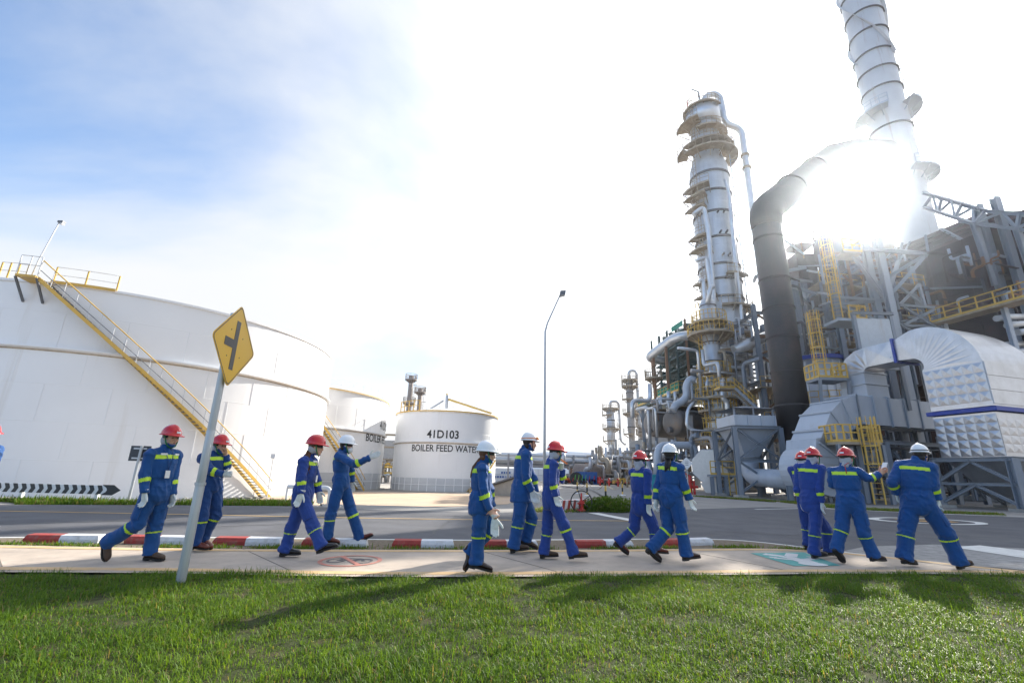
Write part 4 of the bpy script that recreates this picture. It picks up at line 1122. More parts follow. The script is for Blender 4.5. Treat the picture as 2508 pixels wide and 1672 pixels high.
def rect_duct(parent, frames, m, name='duct_segment', bulge=.0, rib=None, ribm=None, caps=True):
    """frames: (centre, half width vector, half height vector); one mesh for each segment"""
    for i in range(len(frames) - 1):
        V = []
        for c_, a_, b_ in frames[i:i+2]: V += [c_ - a_ - b_, c_ + a_ - b_, c_ + a_ + b_, c_ - a_ + b_]
        F = []; mid = sum((Vector(v) for v in V), Vector())/8
        for k in range(4):
            q = (k, (k+1) % 4, 4 + (k+1) % 4, 4 + k)
            if bulge:
                ce = sum((V[t] for t in q), Vector())/4; nn = (V[q[1]] - V[q[0]]).cross(V[q[3]] - V[q[0]]).normalized()
                if nn.dot(ce - mid) < 0: nn = -nn
                V.append(ce + nn*bulge); F += [(q[t], q[(t+1) % 4], len(V)-1) for t in range(4)]
            else: F.append(q)
        if caps: F += [(3, 2, 1, 0), (4, 5, 6, 7)]
        mesh_obj(name, V, F, m, parent)
    if rib:
        for c_, a_, b_ in frames:
            k = 1 + rib*.5/a_.length; k2 = 1 + rib*.5/b_.length
            P = [c_ - a_*k - b_*k2, c_ + a_*k - b_*k2, c_ + a_*k + b_*k2, c_ - a_*k + b_*k2]
            for t in range(4): bar('rib', P[t], P[(t+1) % 4], rib, ribm or m, parent, h=rib*1.0)
# the big bend: from the vertical box over to the smaller level duct that runs away
cb = Cn + U*(DU/2) + Vv*(DV/2)
frames = []
pivot = cb + U*(DU/2 + .3) + UP*zs_e; Rm = DU/2 + .3
ge = at(2196, 862, 31.3)
NB = 11
for k in range(NB + 1):
    th = (PI/2)*k/NB; t = k/NB; hu = DU/2*(1-t) + .95*t
    c_ = pivot - U*math.cos(th)*Rm + UP*math.sin(th)*(Rm*(1 - .02*t))
    rad = (c_ - pivot).normalized()
    hv = DV/2*(1-t) + 1.1*t
    frames.append((c_ - Vv*(DV/2 - hv), Vv*hv, rad*hu))
def segs_with_facets(fr, m, bul, name='elbow_segment'):
    rect_duct(SD, fr, m, name, bul)
segs_with_facets(frames, M_SILV, .02)
fe = frames[-1]
f2c = fe[0] + U*1.1 - UP*.12
rect_duct(SD, [fe, (f2c, Vv*1.0, UP*.72)], M_SILV, 'transition', .04)
MB().prism([f2c - Vv*1.12 - UP*.86, f2c + Vv*1.12 - UP*.86, f2c + Vv*1.12 + UP*.86, f2c - Vv*1.12 + UP*.86], U*.16).build('flange', M_BLUE, SD)
f3 = f2c + U*.17
end = f3 + U*1.9
rect_duct(SD, [(f3, Vv*1.0, UP*.72), (end, Vv*1.0, UP*.72)], M_SILV, 'level_duct', .05)
# second bend, down into the grey riser
fr2 = []
piv2 = end - UP*1.05
for k in range(5):
    th = (PI/2)*k/4; c_ = piv2 + UP*math.cos(th)*1.05 + U*math.sin(th)*1.25
    fr2.append((c_, Vv*1.0, (c_ - piv2).normalized()*(.72 + .25*k/4)))
rect_duct(SD, fr2, M_SILV, 'elbow_segment', .05)
# support frame of the silver duct
SFm = thing('duct_support', 'grey braced steel legs under the silver quilted duct', 'steel frame')
legs = [(Cn - Vv*.35 - U*.35, .42), (Cn + U*(DU+.3) - Vv*.35, .36), (Cn + Vv*(DV+.3) - U*.35, .36), (Cn + U*(DU+.3) + Vv*(DV+.3), .36)]
for p, w in legs:
    steel(SFm, 'leg', (p.x, p.y, .12), (p.x, p.y, zs_b), w, M_GREY)
    MB().box((p.x-.45, p.y-.45, -.1), (p.x+.45, p.y+.45, .12)).build('footing', M_CONC, SFm)
for i, j in ((0, 1), (0, 2), (1, 3), (2, 3)):
    a, b = legs[i][0], legs[j][0]
    for z in (zs_b - .02, 1.35): steel(SFm, 'beam', a + UP*z, b + UP*z, .24 if z > 2 else .16, M_GREY)
    m_ = (a + b)/2
    steel(SFm, 'brace', a + UP*1.4, m_ + UP*(zs_b - .12), .16); steel(SFm, 'brace', b + UP*1.4, m_ + UP*(zs_b - .12), .16)
    steel(SFm, 'brace', a + UP*.2, m_ + UP*1.3, .15); steel(SFm, 'brace', b + UP*.2, m_ + UP*1.3, .15)
HO = MB(); bs = [Cn + U*.1 + Vv*.1, Cn + U*(DU-.1) + Vv*.1, Cn + U*(DU-.1) + Vv*(DV-.1), Cn + U*.1 + Vv*(DV-.1)]
cbm = sum(bs, Vector())/4
HO.add([p + UP*(zs_b - .01) for p in bs] + [cbm + (p - cbm)*.30 + UP*.6 for p in bs], [(0, 1, 5, 4), (1, 2, 6, 5), (2, 3, 7, 6), (3, 0, 4, 7), (4, 5, 6, 7), (3, 2, 1, 0)])
HO.build('hopper_bottom', M_SILV, SD)

# ---------------- light grey fan duct
GD = thing('grey_fan_duct', 'light grey ribbed fan duct rising from a scroll casing to the silver bend', 'duct')
gt = fr2[-1][0]; zg_run = at(2100, 1005, 33).z
rect_duct(GD, [(gt - UP*.02, Vv*1.1, -U*.95), (gt - UP*.85, Vv*1.1, -U*.95), (Vector((gt.x, gt.y, zg_run + 1.0)) , Vv*1.1, -U*.95)], M_LGREY, 'riser', 0, .09)
G1 = gt + Vv*5.0; G1.z = zg_run; G0 = gt - Vv*2.6; G0.z = zg_run
run = [(G1.lerp(G0, k/5), -U*1.2, UP*1.0) for k in range(6)]
rect_duct(GD, run, M_LGREY, 'duct_segment', 0, .10)
# bend down to the scroll
GS = at(1975, 1090, 34.5)
fr3 = [run[-1]]
for k in range(1, 4):
    t = k/3; th = t*R(58)
    ax = (-Vv*math.cos(th) - UP*math.sin(th)); no = (UP*math.cos(th) - Vv*math.sin(th))
    prev = fr3[-1][0]; fr3.append((prev + ax*1.15 - no*.02, -U*1.2, no*1.0))
rect_duct(GD, fr3, M_LGREY, 'bend_segment', 0, .10)
axd = (-Vv*math.cos(R(58)) - UP*math.sin(R(58))); nod = (UP*math.cos(R(58)) - Vv*math.sin(R(58)))
q0 = fr3[-1][0]
rect_duct(GD, [fr3[-1], (q0 + axd*1.1, -U*1.2, nod*1.05)], M_LGREY, 'throat', 0, .12)
q1 = q0 + axd*1.1
# scroll casing: spiral outline pushed along the duct's width
sc_c = q1 + axd*1.35 + nod*-.3
outl = []
for k in range(28):
    th = 2*PI*k/28; rr = 1.5 + .55*(k/28)
    outl.append(sc_c + (Vv*math.cos(th + 2.1) + UP*math.sin(th + 2.1))*rr)
zmin = min(p.z for p in outl)
if zmin < .35: 
    for p in outl: p.z += .35 - zmin
MB().prism([p + U*1.2 for p in outl], -U*2.4).build('scroll_casing', M_LGREY, GD)
for k in range(5):
    zz_ = .9 + k*.5; bar('rib', Vector((outl[0].x, outl[0].y, 0))*0 + sc_c*1 - U*1.25 + Vv*-1.2 + UP*(zz_ - sc_c.z), sc_c - U*1.25 + Vv*1.2 + UP*(zz_ - sc_c.z), .07, M_LGREY, GD)
for a in (-1, 1):
    for b in (-1, 1):
        q = sc_c + Vv*a*1.2 + U*b*.9; steel(GD, 'leg', (q.x, q.y, 0), (q.x, q.y, sc_c.z - .9), .3)
# inlet: round pipe from the hopper
HP = thing('grey_hopper', 'light grey square hopper on braced legs with an elbow pipe below', 'hopper')
h0, h1 = at(1794, 1012, 37), at(1893, 1012, 37); hw = (h1.x - h0.x)/2; hc = (h0 + h1)/2; hz0, hz1, hz2 = at(1840, 1118, 37).z, at(1840, 1046, 37).z, at(1840, 1016, 37).z
hx, hy = hc.x + .1, 37.0 + hw
MB().box((hx-hw, hy-hw, hz1), (hx+hw, hy+hw, hz2)).build('box', M_LGREY, HP)
for sx_ in (-1, -.33, .33, 1):
    bar('stiffener', (hx + sx_*hw, hy - hw - .04, hz1), (hx + sx_*hw, hy - hw - .04, hz2), .10, M_LGREY, HP)
ho_ = MB(); a = [(hx-hw, hy-hw, hz1), (hx+hw, hy-hw, hz1), (hx+hw, hy+hw, hz1), (hx-hw, hy+hw, hz1)]; e = .55
b = [(hx-e, hy-e, hz0), (hx+e, hy-e, hz0), (hx+e, hy+e, hz0), (hx-e, hy+e, hz0)]
ho_.add(a + b, [(0, 1, 5, 4), (1, 2, 6, 5), (2, 3, 7, 6), (3, 0, 4, 7), (4, 5, 6, 7)]).build('cone', M_LGREY, HP)
pr_ = [(hx-hw-.15, hy-hw-.15, hz2 + .55), (hx+hw+.15, hy-hw-.15, hz2 + .55), (hx+hw+.15, hy+hw+.15, hz2 + .55), (hx-hw-.15, hy+hw+.15, hz2 + .55), (hx, hy, hz2 + .95)]
MB().add(pr_, [(0, 1, 4), (1, 2, 4), (2, 3, 4), (3, 0, 4), (3, 2, 1, 0)]).build('rain_cap', M_GREY, HP)
for sx_ in (-1, 0, 1): bar('cap_post', (hx + sx_*hw*.95, hy - hw*.95, hz2), (hx + sx_*hw*.95, hy - hw*.95, hz2 + .56), .12, M_GREY, HP)
for sx_ in (-1, 1):
    for sy_ in (-1, 1):
        x_, y_ = hx + sx_*(hw+.2), hy + sy_*(hw+.2)
        steel(HP, 'leg', (x_, y_, .15), (x_, y_, hz1), .32); MB().box((x_-.4, y_-.4, -.1), (x_+.4, y_+.4, .15)).build('footing', M_CONC, HP)
for sy_ in (-1, 1):
    y_ = hy + sy_*(hw+.2)
    for z in (hz1, hz0 - .3): steel(HP, 'beam', (hx-hw-.2, y_, z), (hx+hw+.2, y_, z), .24)
    steel(HP, 'brace', (hx-hw-.2, y_, hz1), (hx+hw+.2, y_, hz0 - .3), .14); steel(HP, 'brace', (hx+hw+.2, y_, hz1), (hx-hw-.2, y_, hz0 - .3), .14)
    steel(HP, 'brace', (hx-hw-.2, y_, hz0 - .3), (hx+hw+.2, y_, .3), .14); steel(HP, 'brace', (hx+hw+.2, y_, hz0 - .3), (hx-hw-.2, y_, .3), .14)
for sx_ in (-1, 1):
    x_ = hx + sx_*(hw+.2); steel(HP, 'beam', (x_, hy-hw-.2, hz1), (x_, hy+hw+.2, hz1), .24); steel(HP, 'brace', (x_, hy-hw-.2, hz1), (x_, hy+hw+.2, hz0 - .3), .14)
pipe('elbow_pipe', [(hx, hy, hz0 + .1), (hx, hy, hz0 - 1.5), (sc_c.x - .6, sc_c.y, hz0 - 1.7)], .68, M_LGREY, HP, 1.3, 24)
for q in ((hx, hy, hz0 - .05),): MB().lathe([(.7, q[2]), (.82, q[2]), (.82, q[2] + .1), (.7, q[2] + .1)], (q[0], q[1], 0), 24, smooth=False).build('flange', M_GREY, HP)
# ---------------- steelwork under and behind the ducts
UF = thing('duct_gantry', 'dark steel gantry carrying the grey fan duct', 'steel frame')
for z, s0, s1 in ((at(2200, 1083, 32).z, -4.5, 7.5),):
    for off in (-1.9, 1.9):
        a, b = gt + Vv*s0 + U*off, gt + Vv*s1 + U*off; a.z = b.z = z; steel(UF, 'beam', a, b, .26)
for s in (-4.2, -1.6, 1.6, 4.4, 7.2):
    for off in (-1.9, 1.9):
        q = gt + Vv*s + U*off; steel(UF, 'column', (q.x, q.y, 0), (q.x, q.y, at(2200, 1083, 32).z if (off < 0 or s < 0) else zg_run + 1.2), .3)
    if s > -4:
        q = gt + Vv*s - U*1.9; w = gt + Vv*(s - 2.6) - U*1.9
        steel(UF, 'brace', (q.x, q.y, .2), (w.x, w.y, 3.3), .18)
# dark equipment in the shade under the furnace
EQ = thing('shaded_pipework', 'dark pipes and pumps in the shade under the furnace', 'pipework')
rq = random.Random(21)
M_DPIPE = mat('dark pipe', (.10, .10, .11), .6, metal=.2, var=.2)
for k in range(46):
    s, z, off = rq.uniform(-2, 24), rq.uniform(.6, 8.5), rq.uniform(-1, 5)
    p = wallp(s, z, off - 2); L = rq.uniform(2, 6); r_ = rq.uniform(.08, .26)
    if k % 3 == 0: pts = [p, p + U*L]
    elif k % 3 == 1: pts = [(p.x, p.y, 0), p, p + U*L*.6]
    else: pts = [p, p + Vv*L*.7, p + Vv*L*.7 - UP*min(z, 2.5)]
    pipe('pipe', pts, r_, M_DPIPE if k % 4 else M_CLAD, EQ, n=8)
MB().prism([W0 - Vv*1.0 + U*-3, W0 + Vv*FD + U*-3, W0 + Vv*FD + U*WL, W0 - Vv*1.0 + U*WL], UP*.35).build('plinth', M_CONC, EQ)
wb_ = [W0 + Vv*(FD*.55) + U*-1, W0 + Vv*(FD*.55) + U*WL]
MB().prism([wb_[0] + UP*.36, wb_[1] + UP*.36, wb_[1] + UP*(zf0 - .05), wb_[0] + UP*(zf0 - .05)], Vv*.3).build('rear_wall', M_FURN, EQ)
# pale upright panel beside the brace tower
PP = thing('pale_steel_panel', 'pale rust-streaked upright steel panel above the silver duct', 'panel')
pa, pb = at(2100, 778, 33.5), at(2172, 778, 33.8)
z0_, z1_ = pa.z - 4.0, pa.z
MB().box((pa.x, 33.6, z0_), (pb.x, 33.85, z1_)).build('sheet', mat('pale streaked panel', (.50, .53, .56), .5, var=.06, streak=((.36, .24, .14), 1.0, .7)), PP)
for x in (pa.x - .15, pb.x + .15): steel(PP, 'post', (x, 33.7, z0_ - 3), (x, 33.7, z1_ + .5), .24)
steel(PP, 'top_beam', (pa.x - .3, 33.5, z1_ + .4), (pb.x + .3, 33.5, z1_ + .4), .2)
# tanks of light metal behind the black duct, with a blue rim
BV = thing('insulated_vessel', 'pale insulated vessel with a blue rim right of the black duct', 'vessel')
p = at(2008, 960, 41); vessel(BV, (p.x, p.y), [(2.2, 0), (2.2, at(2000, 880, 41).z), (.1, at(2000, 880, 41).z + .5)], M_CLADB, n=36)
hoop(BV, (p.x, p.y), 2.2, at(2000, 890, 41).z, M_BLUE, .35, .12, 'rim')
for k in range(10): a = PI + PI*k/10; bar('cladding_seam', (p.x + 2.22*math.cos(a), p.y + 2.22*math.sin(a), .2), (p.x + 2.22*math.cos(a), p.y + 2.22*math.sin(a), at(2000, 895, 41).z), .07, M_CLAD, BV)
ring_platform(BV, (p.x, p.y), 2.22, 3.2, at(2000, 1000, 41).z, PI*1.0, PI*1.9, rm=M_YEL)
# steel columns right of the black duct
RC = thing('tall_steel_frame', 'tall grey steel frame right of the black duct', 'steel frame')
for px, Y in ((1962, 42.0), (1985, 46.0), (2030, 46.0)):
    p = at(px, 800, Y); steel(RC, 'column', (p.x, p.y, 0), (p.x, p.y, at(px, 690, Y).z), .44)
for py in (720, 790, 860, 930):
    a, b, c_ = at(1955, py, 42.0), at(1980, py, 46), at(2030, py, 46); b.z = a.z; c_.z = a.z
    steel(RC, 'beam', a, b, .28); steel(RC, 'beam', b, c_, .28); steel(RC, 'brace', a, Vector((c_.x, c_.y, a.z - 2.6)), .18)
# dense pipework in the gaps
def pipework(label, region, n, seed, mats, rr=(.08, .28), Lr=(1.5, 6)):
    """region: pixel box and depth range; level and upright pipes with elbows"""
    t_ = thing('pipework', label, 'pipework', 'runs of process pipework')
    q = random.Random(seed); (a, b, c_, d_, y0, y1) = region
    for k in range(n):
        p = at(q.uniform(a, b), q.uniform(c_, d_), q.uniform(y0, y1)); p.z = max(p.z, .4); L = q.uniform(*Lr)*(y0/55); r_ = q.uniform(*rr)*(y0/55)
        D = [Vv, U, -Vv, -U][q.randrange(4)]
        if k % 3 == 0: pts = [p, p + Vv*L]
        elif k % 3 == 1: pts = [(p.x, p.y, max(0, p.z - L)), p, p + D*L*.5]
        else: pts = [p + UP*L*.5, p, p + D*L*.6, p + D*L*.6 - UP*min(p.z, L*.5)]
        pipe('pipe', pts, r_, mats[q.randrange(len(mats))], t_, n=8)
    return t_
PM = [M_CLADB, M_CLAD, M_CLAD, M_FAR, M_GREY, M_OCH]
pipework('tangle of clad pipes around the foot of the tall column', (1690, 1830, 850, 1110, 50, 57), 60, 3, PM)
pipework('upright pipes between the tall column and the black duct', (1800, 1860, 760, 1090, 52, 60), 30, 4, [M_CLADB, M_CLAD, M_GREY])
pipework('pipes seen right of the black duct', (1945, 2010, 760, 1010, 47, 52), 36, 5, PM)
pipework('low pipes and valves under the concrete drum frame', (1545, 1720, 1095, 1175, 56, 64), 60, 6, PM + [M_DPIPE, M_DPIPE], Lr=(1, 4))
pipework('pipes hanging below the air cooler deck', (1580, 1700, 975, 1010, 56, 62), 22, 8, [M_CLAD, M_CLADB, M_FAR])
# ---------------- concrete table with two horizontal drums
CF = thing('concrete_table', 'grey concrete table frame carrying two dark drums', 'concrete frame')
zc = 7.6
ca, cb2 = gnd(1548, 1082, zc), gnd(1640, 1062, zc); cb3 = at(1722, 1062, cb2.y + 1.5)
def clerp(a, b, t): return a.lerp(b, t)
for f_ in (0, .34, .68, 1.0):
    q = ca.lerp(cb2, f_)
    for dx_ in (0, 7.5):
        MB().box((q.x + dx_ - .4, q.y - .4, 0), (q.x + dx_ + .4, q.y + .4, zc - 1.1)).build('column', M_CONC, CF)
dct = (cb2 - ca).normalized()
bar('beam', ca + UP*-.55, cb2 + UP*-.55, .7, M_CONC, CF, h=1.1); bar('beam', ca + Vector((7.5, 0, -.55)), cb2 + Vector((7.5, 0, -.55)), .7, M_CONC, CF, h=1.1)
bar('beam', ca + UP*-.56, ca + Vector((7.5, 0, -.56)), .7, M_CONC, CF, h=1.08); bar('beam', cb2 + UP*-.56, cb2 + Vector((8.5, 0, -.56)), .72, M_CONC, CF, h=1.08)
deck(CF, [ca + Vector((0, 0, 0)), cb2, cb2 + Vector((8, 0, 0)), ca + Vector((8, 0, 0))], zc + .12, .12, M_CONC, 'slab')
rail(CF, [ca + UP*.12, cb2 + UP*.12, cb2 + Vector((8, 0, .12))], M_OCH, 1.1, 1.2)
for k, (px, py, Y, rd) in enumerate(((1600, 1038, 64.0, 1.75), (1650, 1034, 58.5, 1.75))):
    D_ = thing('horizontal_drum', ('farther dark horizontal drum with a dished end on the concrete frame', 'nearer dark horizontal drum with a dished end on the concrete frame')[k], 'drum', 'dark drums on the concrete frame')
    p = at(px, py, Y); ax = Vector((.9, .42, 0)).normalized()
    prof = [p - ax*.8 + ax*.8*(1 - math.cos(t)) for t in [i*PI/2/6 for i in range(7)]]
    MB().tube([p - ax*.75 * math.cos(i*PI/2/7) for i in range(8)] + [p + ax*8.5], [max(.03, rd*math.sin(i*PI/2/7)) for i in range(8)] + [rd], 32).build('shell', mat('weathered drum', (.20, .185, .175), .55, metal=.35, var=.25, scale=.5, col2=(.26, .17, .11)), D_)
    for f_ in (1.5, 6.0): q = p + ax*f_; MB().box((q.x - .3, q.y - rd*.7, zc + .12), (q.x + .3, q.y + rd*.7, q.z - rd*.6)).build('saddle', M_CONC, D_)
    deck(D_, [p + Vector((-.6, -rd*.8, 0)), p + Vector((8, 2.2 - rd*.8, 0)), p + Vector((8, 2.2 + rd*.8, 0)), p + Vector((-.6, rd*.8, 0))], p.z + rd + .25, .14, M_OCH, 'top_deck')
    bar('nozzle', p + Vector((-.9, -.5, -rd*.55)), p + Vector((.3, 0, -rd*.55)), .7, M_BAND, D_, kind='cyl')
pipe('loop_pipe', [at(px, py, 52) for px, py in ((1610, 1172), (1610, 1112), (1618, 1090), (1690, 1090), (1700, 1098), (1703, 1130))], .42, M_LGREY, tag(link('loop_pipework', None), 'light grey loop of pipe before the concrete frame', 'pipework'), 1.0, 14)
# ---------------- air cooler structure with green netting
AC = thing('air_cooler_structure', 'dark green tiered air cooler structure with green netting above the drums', 'steel structure')
za = 13.2
a0, a1 = gnd(1562, 992, za), gnd(1662, 952, za); wv = Vector((7.5, 1.0, 0))
deck(AC, [a0, a1, a1 + wv, a0 + wv], za, .55, M_DGREEN)
bar('edge_beam', a0 + UP*-.1, a1 + UP*-.1, .12, M_YEL, AC, h=.3)
rail(AC, [a0 + wv*.5, a0, a1, a1 + wv], M_YEL, 1.1, 1.2)
net = MB().prism([a0.lerp(a1, .45) + UP*.15 + wv*.01, a1 + UP*.15 + wv*.01, a1 + UP*1.0 + wv*.01, a0.lerp(a1, .45) + UP*1.0 + wv*.01], wv.normalized()*.03).build('netting', M_GREENN, AC)
MB().prism([a0 + UP*.15 + wv*.01, a0.lerp(a1, .12) + UP*.15 + wv*.01, a0.lerp(a1, .12) + UP*.9 + wv*.01, a0 + UP*.9 + wv*.01], wv.normalized()*.03).build('netting', M_GREENN, AC)
for f_ in (0.02, .35, .7, 1.0):
    q = a0.lerp(a1, f_)
    for w_ in (0.1, .55, 1.0):
        steel(AC, 'column', Vector((q.x, q.y, 0)) + wv*w_*.95, Vector((q.x, q.y, za - .5)) + wv*w_*.95, .42, M_GREY if f_ < .9 else M_OCH)
        if w_ == .1: steel(AC, 'brace', Vector((q.x, q.y, za - 3)) + wv*.1, q + wv*.1 - UP*.5 + (a1 - a0).normalized()*2.2, .2, M_GREY); steel(AC, 'brace', Vector((q.x, q.y, za - 3)) + wv*.1, q + wv*.1 - UP*.5 - (a1 - a0).normalized()*2.2, .2, M_GREY)
# upper tiers
b0, b1 = a0.lerp(a1, .30), a1 + Vector((.4, -.4, 0))
tiers = [za + 1.9, za + 3.6, za + 5.4, za + 7.2, za + 9.0]
for i, z in enumerate(tiers):
    s0 = .05*i; q0_, q1_ = b0.lerp(b1, s0), b1
    deck(AC, [Vector((q0_.x, q0_.y, 0)) + wv*.15, Vector((q1_.x, q1_.y, 0)) + wv*.15, Vector((q1_.x, q1_.y, 0)) + wv*.9, Vector((q0_.x, q0_.y, 0)) + wv*.9], z, .18, M_DGREEN, 'tier_deck')
    rail(AC, [Vector((q0_.x, q0_.y, z)) + wv*.15, Vector((q1_.x, q1_.y, z)) + wv*.15, Vector((q1_.x, q1_.y, z)) + wv*.9], M_DGREEN, 1.0, 1.0)
    for k in range(4):
        q = q0_.lerp(q1_, .15 + k*.25); bar('exchanger', Vector((q.x, q.y, z + .5)) + wv*.2, Vector((q.x, q.y, z + .5)) + wv*.85, .75, M_DGREEN if (k + i) % 3 else M_CLAD, AC, kind='cyl')
for f_ in (0, .25, .5, .75, 1):
    q = b0.lerp(b1, f_)
    for w_ in (.15, .9): steel(AC, 'post', Vector((q.x, q.y, za)) + wv*w_, Vector((q.x, q.y, tiers[-1] + 1.2)) + wv*w_, .26, M_DGREEN if f_ < 1 else M_RUST)
for i in range(4):
    for f_ in (0, .5):
        p, q = b0.lerp(b1, f_), b0.lerp(b1, f_ + .5); steel(AC, 'brace', Vector((p.x, p.y, tiers[i])) + wv*.15, Vector((q.x, q.y, tiers[i+1])) + wv*.15, .16, M_DGREEN)
q = b1; MB().prism([Vector((b0.lerp(b1, .7).x, b0.lerp(b1, .7).y, tiers[-1] + .2)) + wv*.1, Vector((q.x, q.y, tiers[-1] + .2)) + wv*.1, Vector((q.x, q.y, tiers[-1] + 1.0)) + wv*.1, Vector((b0.lerp(b1, .7).x, b0.lerp(b1, .7).y, tiers[-1] + 1.0)) + wv*.1], wv.normalized()*.03).build('netting', M_GREENN, AC)
# slim mast with a little platform, left of the tiers
mq = at(1599, 900, 63); bar('mast', (mq.x, mq.y, za), (mq.x, mq.y, at(1597, 860, 63).z), .35, M_RUST, AC)
ring_platform(AC, (mq.x, mq.y), .2, 1.2, at(1598, 925, 63).z)
# big transfer line from the column out over the tiers and back
TL = thing('transfer_line', 'bright clad transfer pipe bending out over the air cooler', 'pipe')
pipe('pipe', [at(px, py, YY) for px, py, YY in ((1715, 822, 58), (1672, 822, 58), (1650, 828, 59), (1605, 862, 62), (1590, 874, 63), (1600, 880, 64), (1625, 884, 66))], .62, M_CLADB, TL, 1.8, 18)
for px, py, YY in ((1630, 843, 60),): p = at(px, py, YY); bar('support', p - UP*6, p, .3, M_RUST, TL)
bar('support', at(1600, 870, 62.4) - UP*9, at(1600, 870, 62.4), .3, M_RUST, TL)
# ---------------- octagonal silver fan housing on a yellow-railed stand
FH = thing('silver_fan_housing', 'pale octagonal fan housing on a yellow railed stand', 'fan housing')
p = at(1738, 1142, 42.0); RO = 1.55; ax = Vector((.55, .83, 0)).normalized(); sd_ = Vector((ax.y, -ax.x, 0))
oc = [p + (sd_*math.cos(PI/8 + k*PI/4) + UP*math.sin(PI/8 + k*PI/4))*RO for k in range(8)]
FH_S = mat('fan housing sheet', (.60, .58, .55), .45, metal=.35, var=.07)
MB().prism(oc, ax*3.6).build('casing', FH_S, FH)
for f_ in (.02, 1.8, 3.5):
    MB().prism([p + (q - p)*1.035 + ax*f_ for q in oc], ax*.09).build('stiffener', M_GREY, FH)
MB().add([p + sd_*-.9 - UP*RO*.9, p + sd_*.9 - UP*RO*.9, p + sd_*.9 - UP*RO*.9 + ax*3, p + sd_*-.9 - UP*RO*.9 + ax*3] + [Vector((q.x, q.y, .1)) for q in (p + sd_*-.5, p + sd_*.5, p + sd_*.5 + ax*2.5, p + sd_*-.5 + ax*2.5)], [(0, 1, 5, 4), (1, 2, 6, 5), (2, 3, 7, 6), (3, 0, 4, 7)]).build('stand', FH_S, FH)
dz = at(1790, 1163, 41).z
q0_, q1_ = at(1742, 1165, 40.6), at(1862, 1165, 39.8)
deck(FH, [(q0_.x, q0_.y), (q1_.x, q1_.y), (q1_.x + .3, q1_.y + 1.6), (q0_.x + .3, q0_.y + 1.6)], dz, .16, M_GREY)
rail(FH, [(q0_.x, q0_.y, dz), (q1_.x, q1_.y, dz)], near=True, step=1.0, r=.035)
for f_ in (.02, .3, .62, .97): q = q0_.lerp(q1_, f_); steel(FH, 'leg', (q.x, q.y + .1, 0), (q.x, q.y + .1, dz - .16), .26)
cage_ladder(FH, q0_.lerp(q1_, .42).x, q0_.y - .35, 0, dz + .1, (0, -1, 0), M_YEL, .5, 9)
bar('motor', at(1800, 1148, 41.2), at(1800, 1148, 41.2) + Vector((1.5, .3, 0)), .75, M_LGREY, FH, kind='cyl')
# ---------------- far columns
for i, (px, pt, pb_, Y, r_, lab, plats) in enumerate(((1495, 998, 1120, 112, .98, 'grey column with ring platforms standing farthest left in the plant', (1000, 1016, 1049, 1079)), (1541, 925, 1110, 98, .78, 'taller slim grey column left of the concrete frame', (930, 945, 946, 977, 1012, 1062)), (1566, 990, 1100, 104, .42, 'thin column with many small platforms beside the air cooler', (995, 1010, 1026, 1043, 1062)))):
    t_ = thing('far_column', lab, 'process column', 'distant process columns')
    p = at(px, pt, Y); c = (p.x, p.y)
    vessel(t_, c, [(r_*.82, 0), (r_*.82, p.z*.45), (r_, p.z*.5), (r_, p.z - .6), (r_*.6, p.z), (.05, p.z + .2)], M_FAR if i else M_CLAD, n=24)
    for k, py in enumerate(plats):
        z = at(px, py, Y).z
        ring_platform(t_, c, r_, r_*1.75 + .35, z, *((0, 2*PI) if (k % 2 == 0 or i == 2) else (PI*.8, PI*1.5)), m=M_OCH)
        hoop(t_, c, r_, z - 3, M_BAND, .25, .08, n=24)
    pipe('top_pipe', [(c[0], c[1], p.z), (c[0], c[1], p.z + 1.6), (c[0] + r_*2.1, c[1], p.z + 1.6), (c[0] + r_*2.2, c[1], p.z*.55), (c[0] + r_*2.2 + 1.2, c[1], p.z*.5)], .32, M_CLAD, t_, 1.0)
    far_ladder(t_, c[0] + r_ + .4, c[1] - .8, 3, p.z, (1, -.3, 0), M_FAR)

# finer steelwork and pipes round the furnace
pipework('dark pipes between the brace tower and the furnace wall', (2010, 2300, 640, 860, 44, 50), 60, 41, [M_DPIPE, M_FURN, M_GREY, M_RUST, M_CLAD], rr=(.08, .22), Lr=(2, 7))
pipework('pipes hung on the furnace wall above the walkway', (2300, 2508, 620, 740, 36, 39), 26, 42, [M_DPIPE, M_FURN, M_RUST, M_LGREY], rr=(.08, .2), Lr=(1.5, 5))
pipework('pipes behind the yellow caged ladders', (1955, 2075, 700, 960, 40, 45), 50, 43, [M_DPIPE, M_GREY, M_CLAD, M_RUST, M_CLADB], rr=(.07, .2), Lr=(1.5, 5))
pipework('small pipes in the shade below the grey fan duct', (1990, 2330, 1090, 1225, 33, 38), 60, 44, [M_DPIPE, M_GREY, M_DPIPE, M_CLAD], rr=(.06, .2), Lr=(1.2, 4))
MF = thing('mezzanine_decks', 'ochre railed decks between the ladders and the furnace', 'walkway')
for px, py, w_, d_ in ((2070, 690, 5.0, 2.0), (2105, 760, 6.0, 2.2), (2080, 830, 5.5, 2.2), (2235, 690, 4.0, 2.0), (2260, 770, 4.5, 2.0)):
    p = at(px, py, 42.5); q = [(p.x - w_/2, p.y), (p.x + w_/2, p.y + w_*.2), (p.x + w_/2, p.y + d_ + w_*.2), (p.x - w_/2, p.y + d_)]
    deck(MF, q, p.z, .15, M_OCH); rail(MF, [(a, b, p.z) for a, b in q[:2]], M_YEL)
    for a, b in q[:2]: steel(MF, 'post', (a, b, 0), (a, b, p.z - .15), .2)
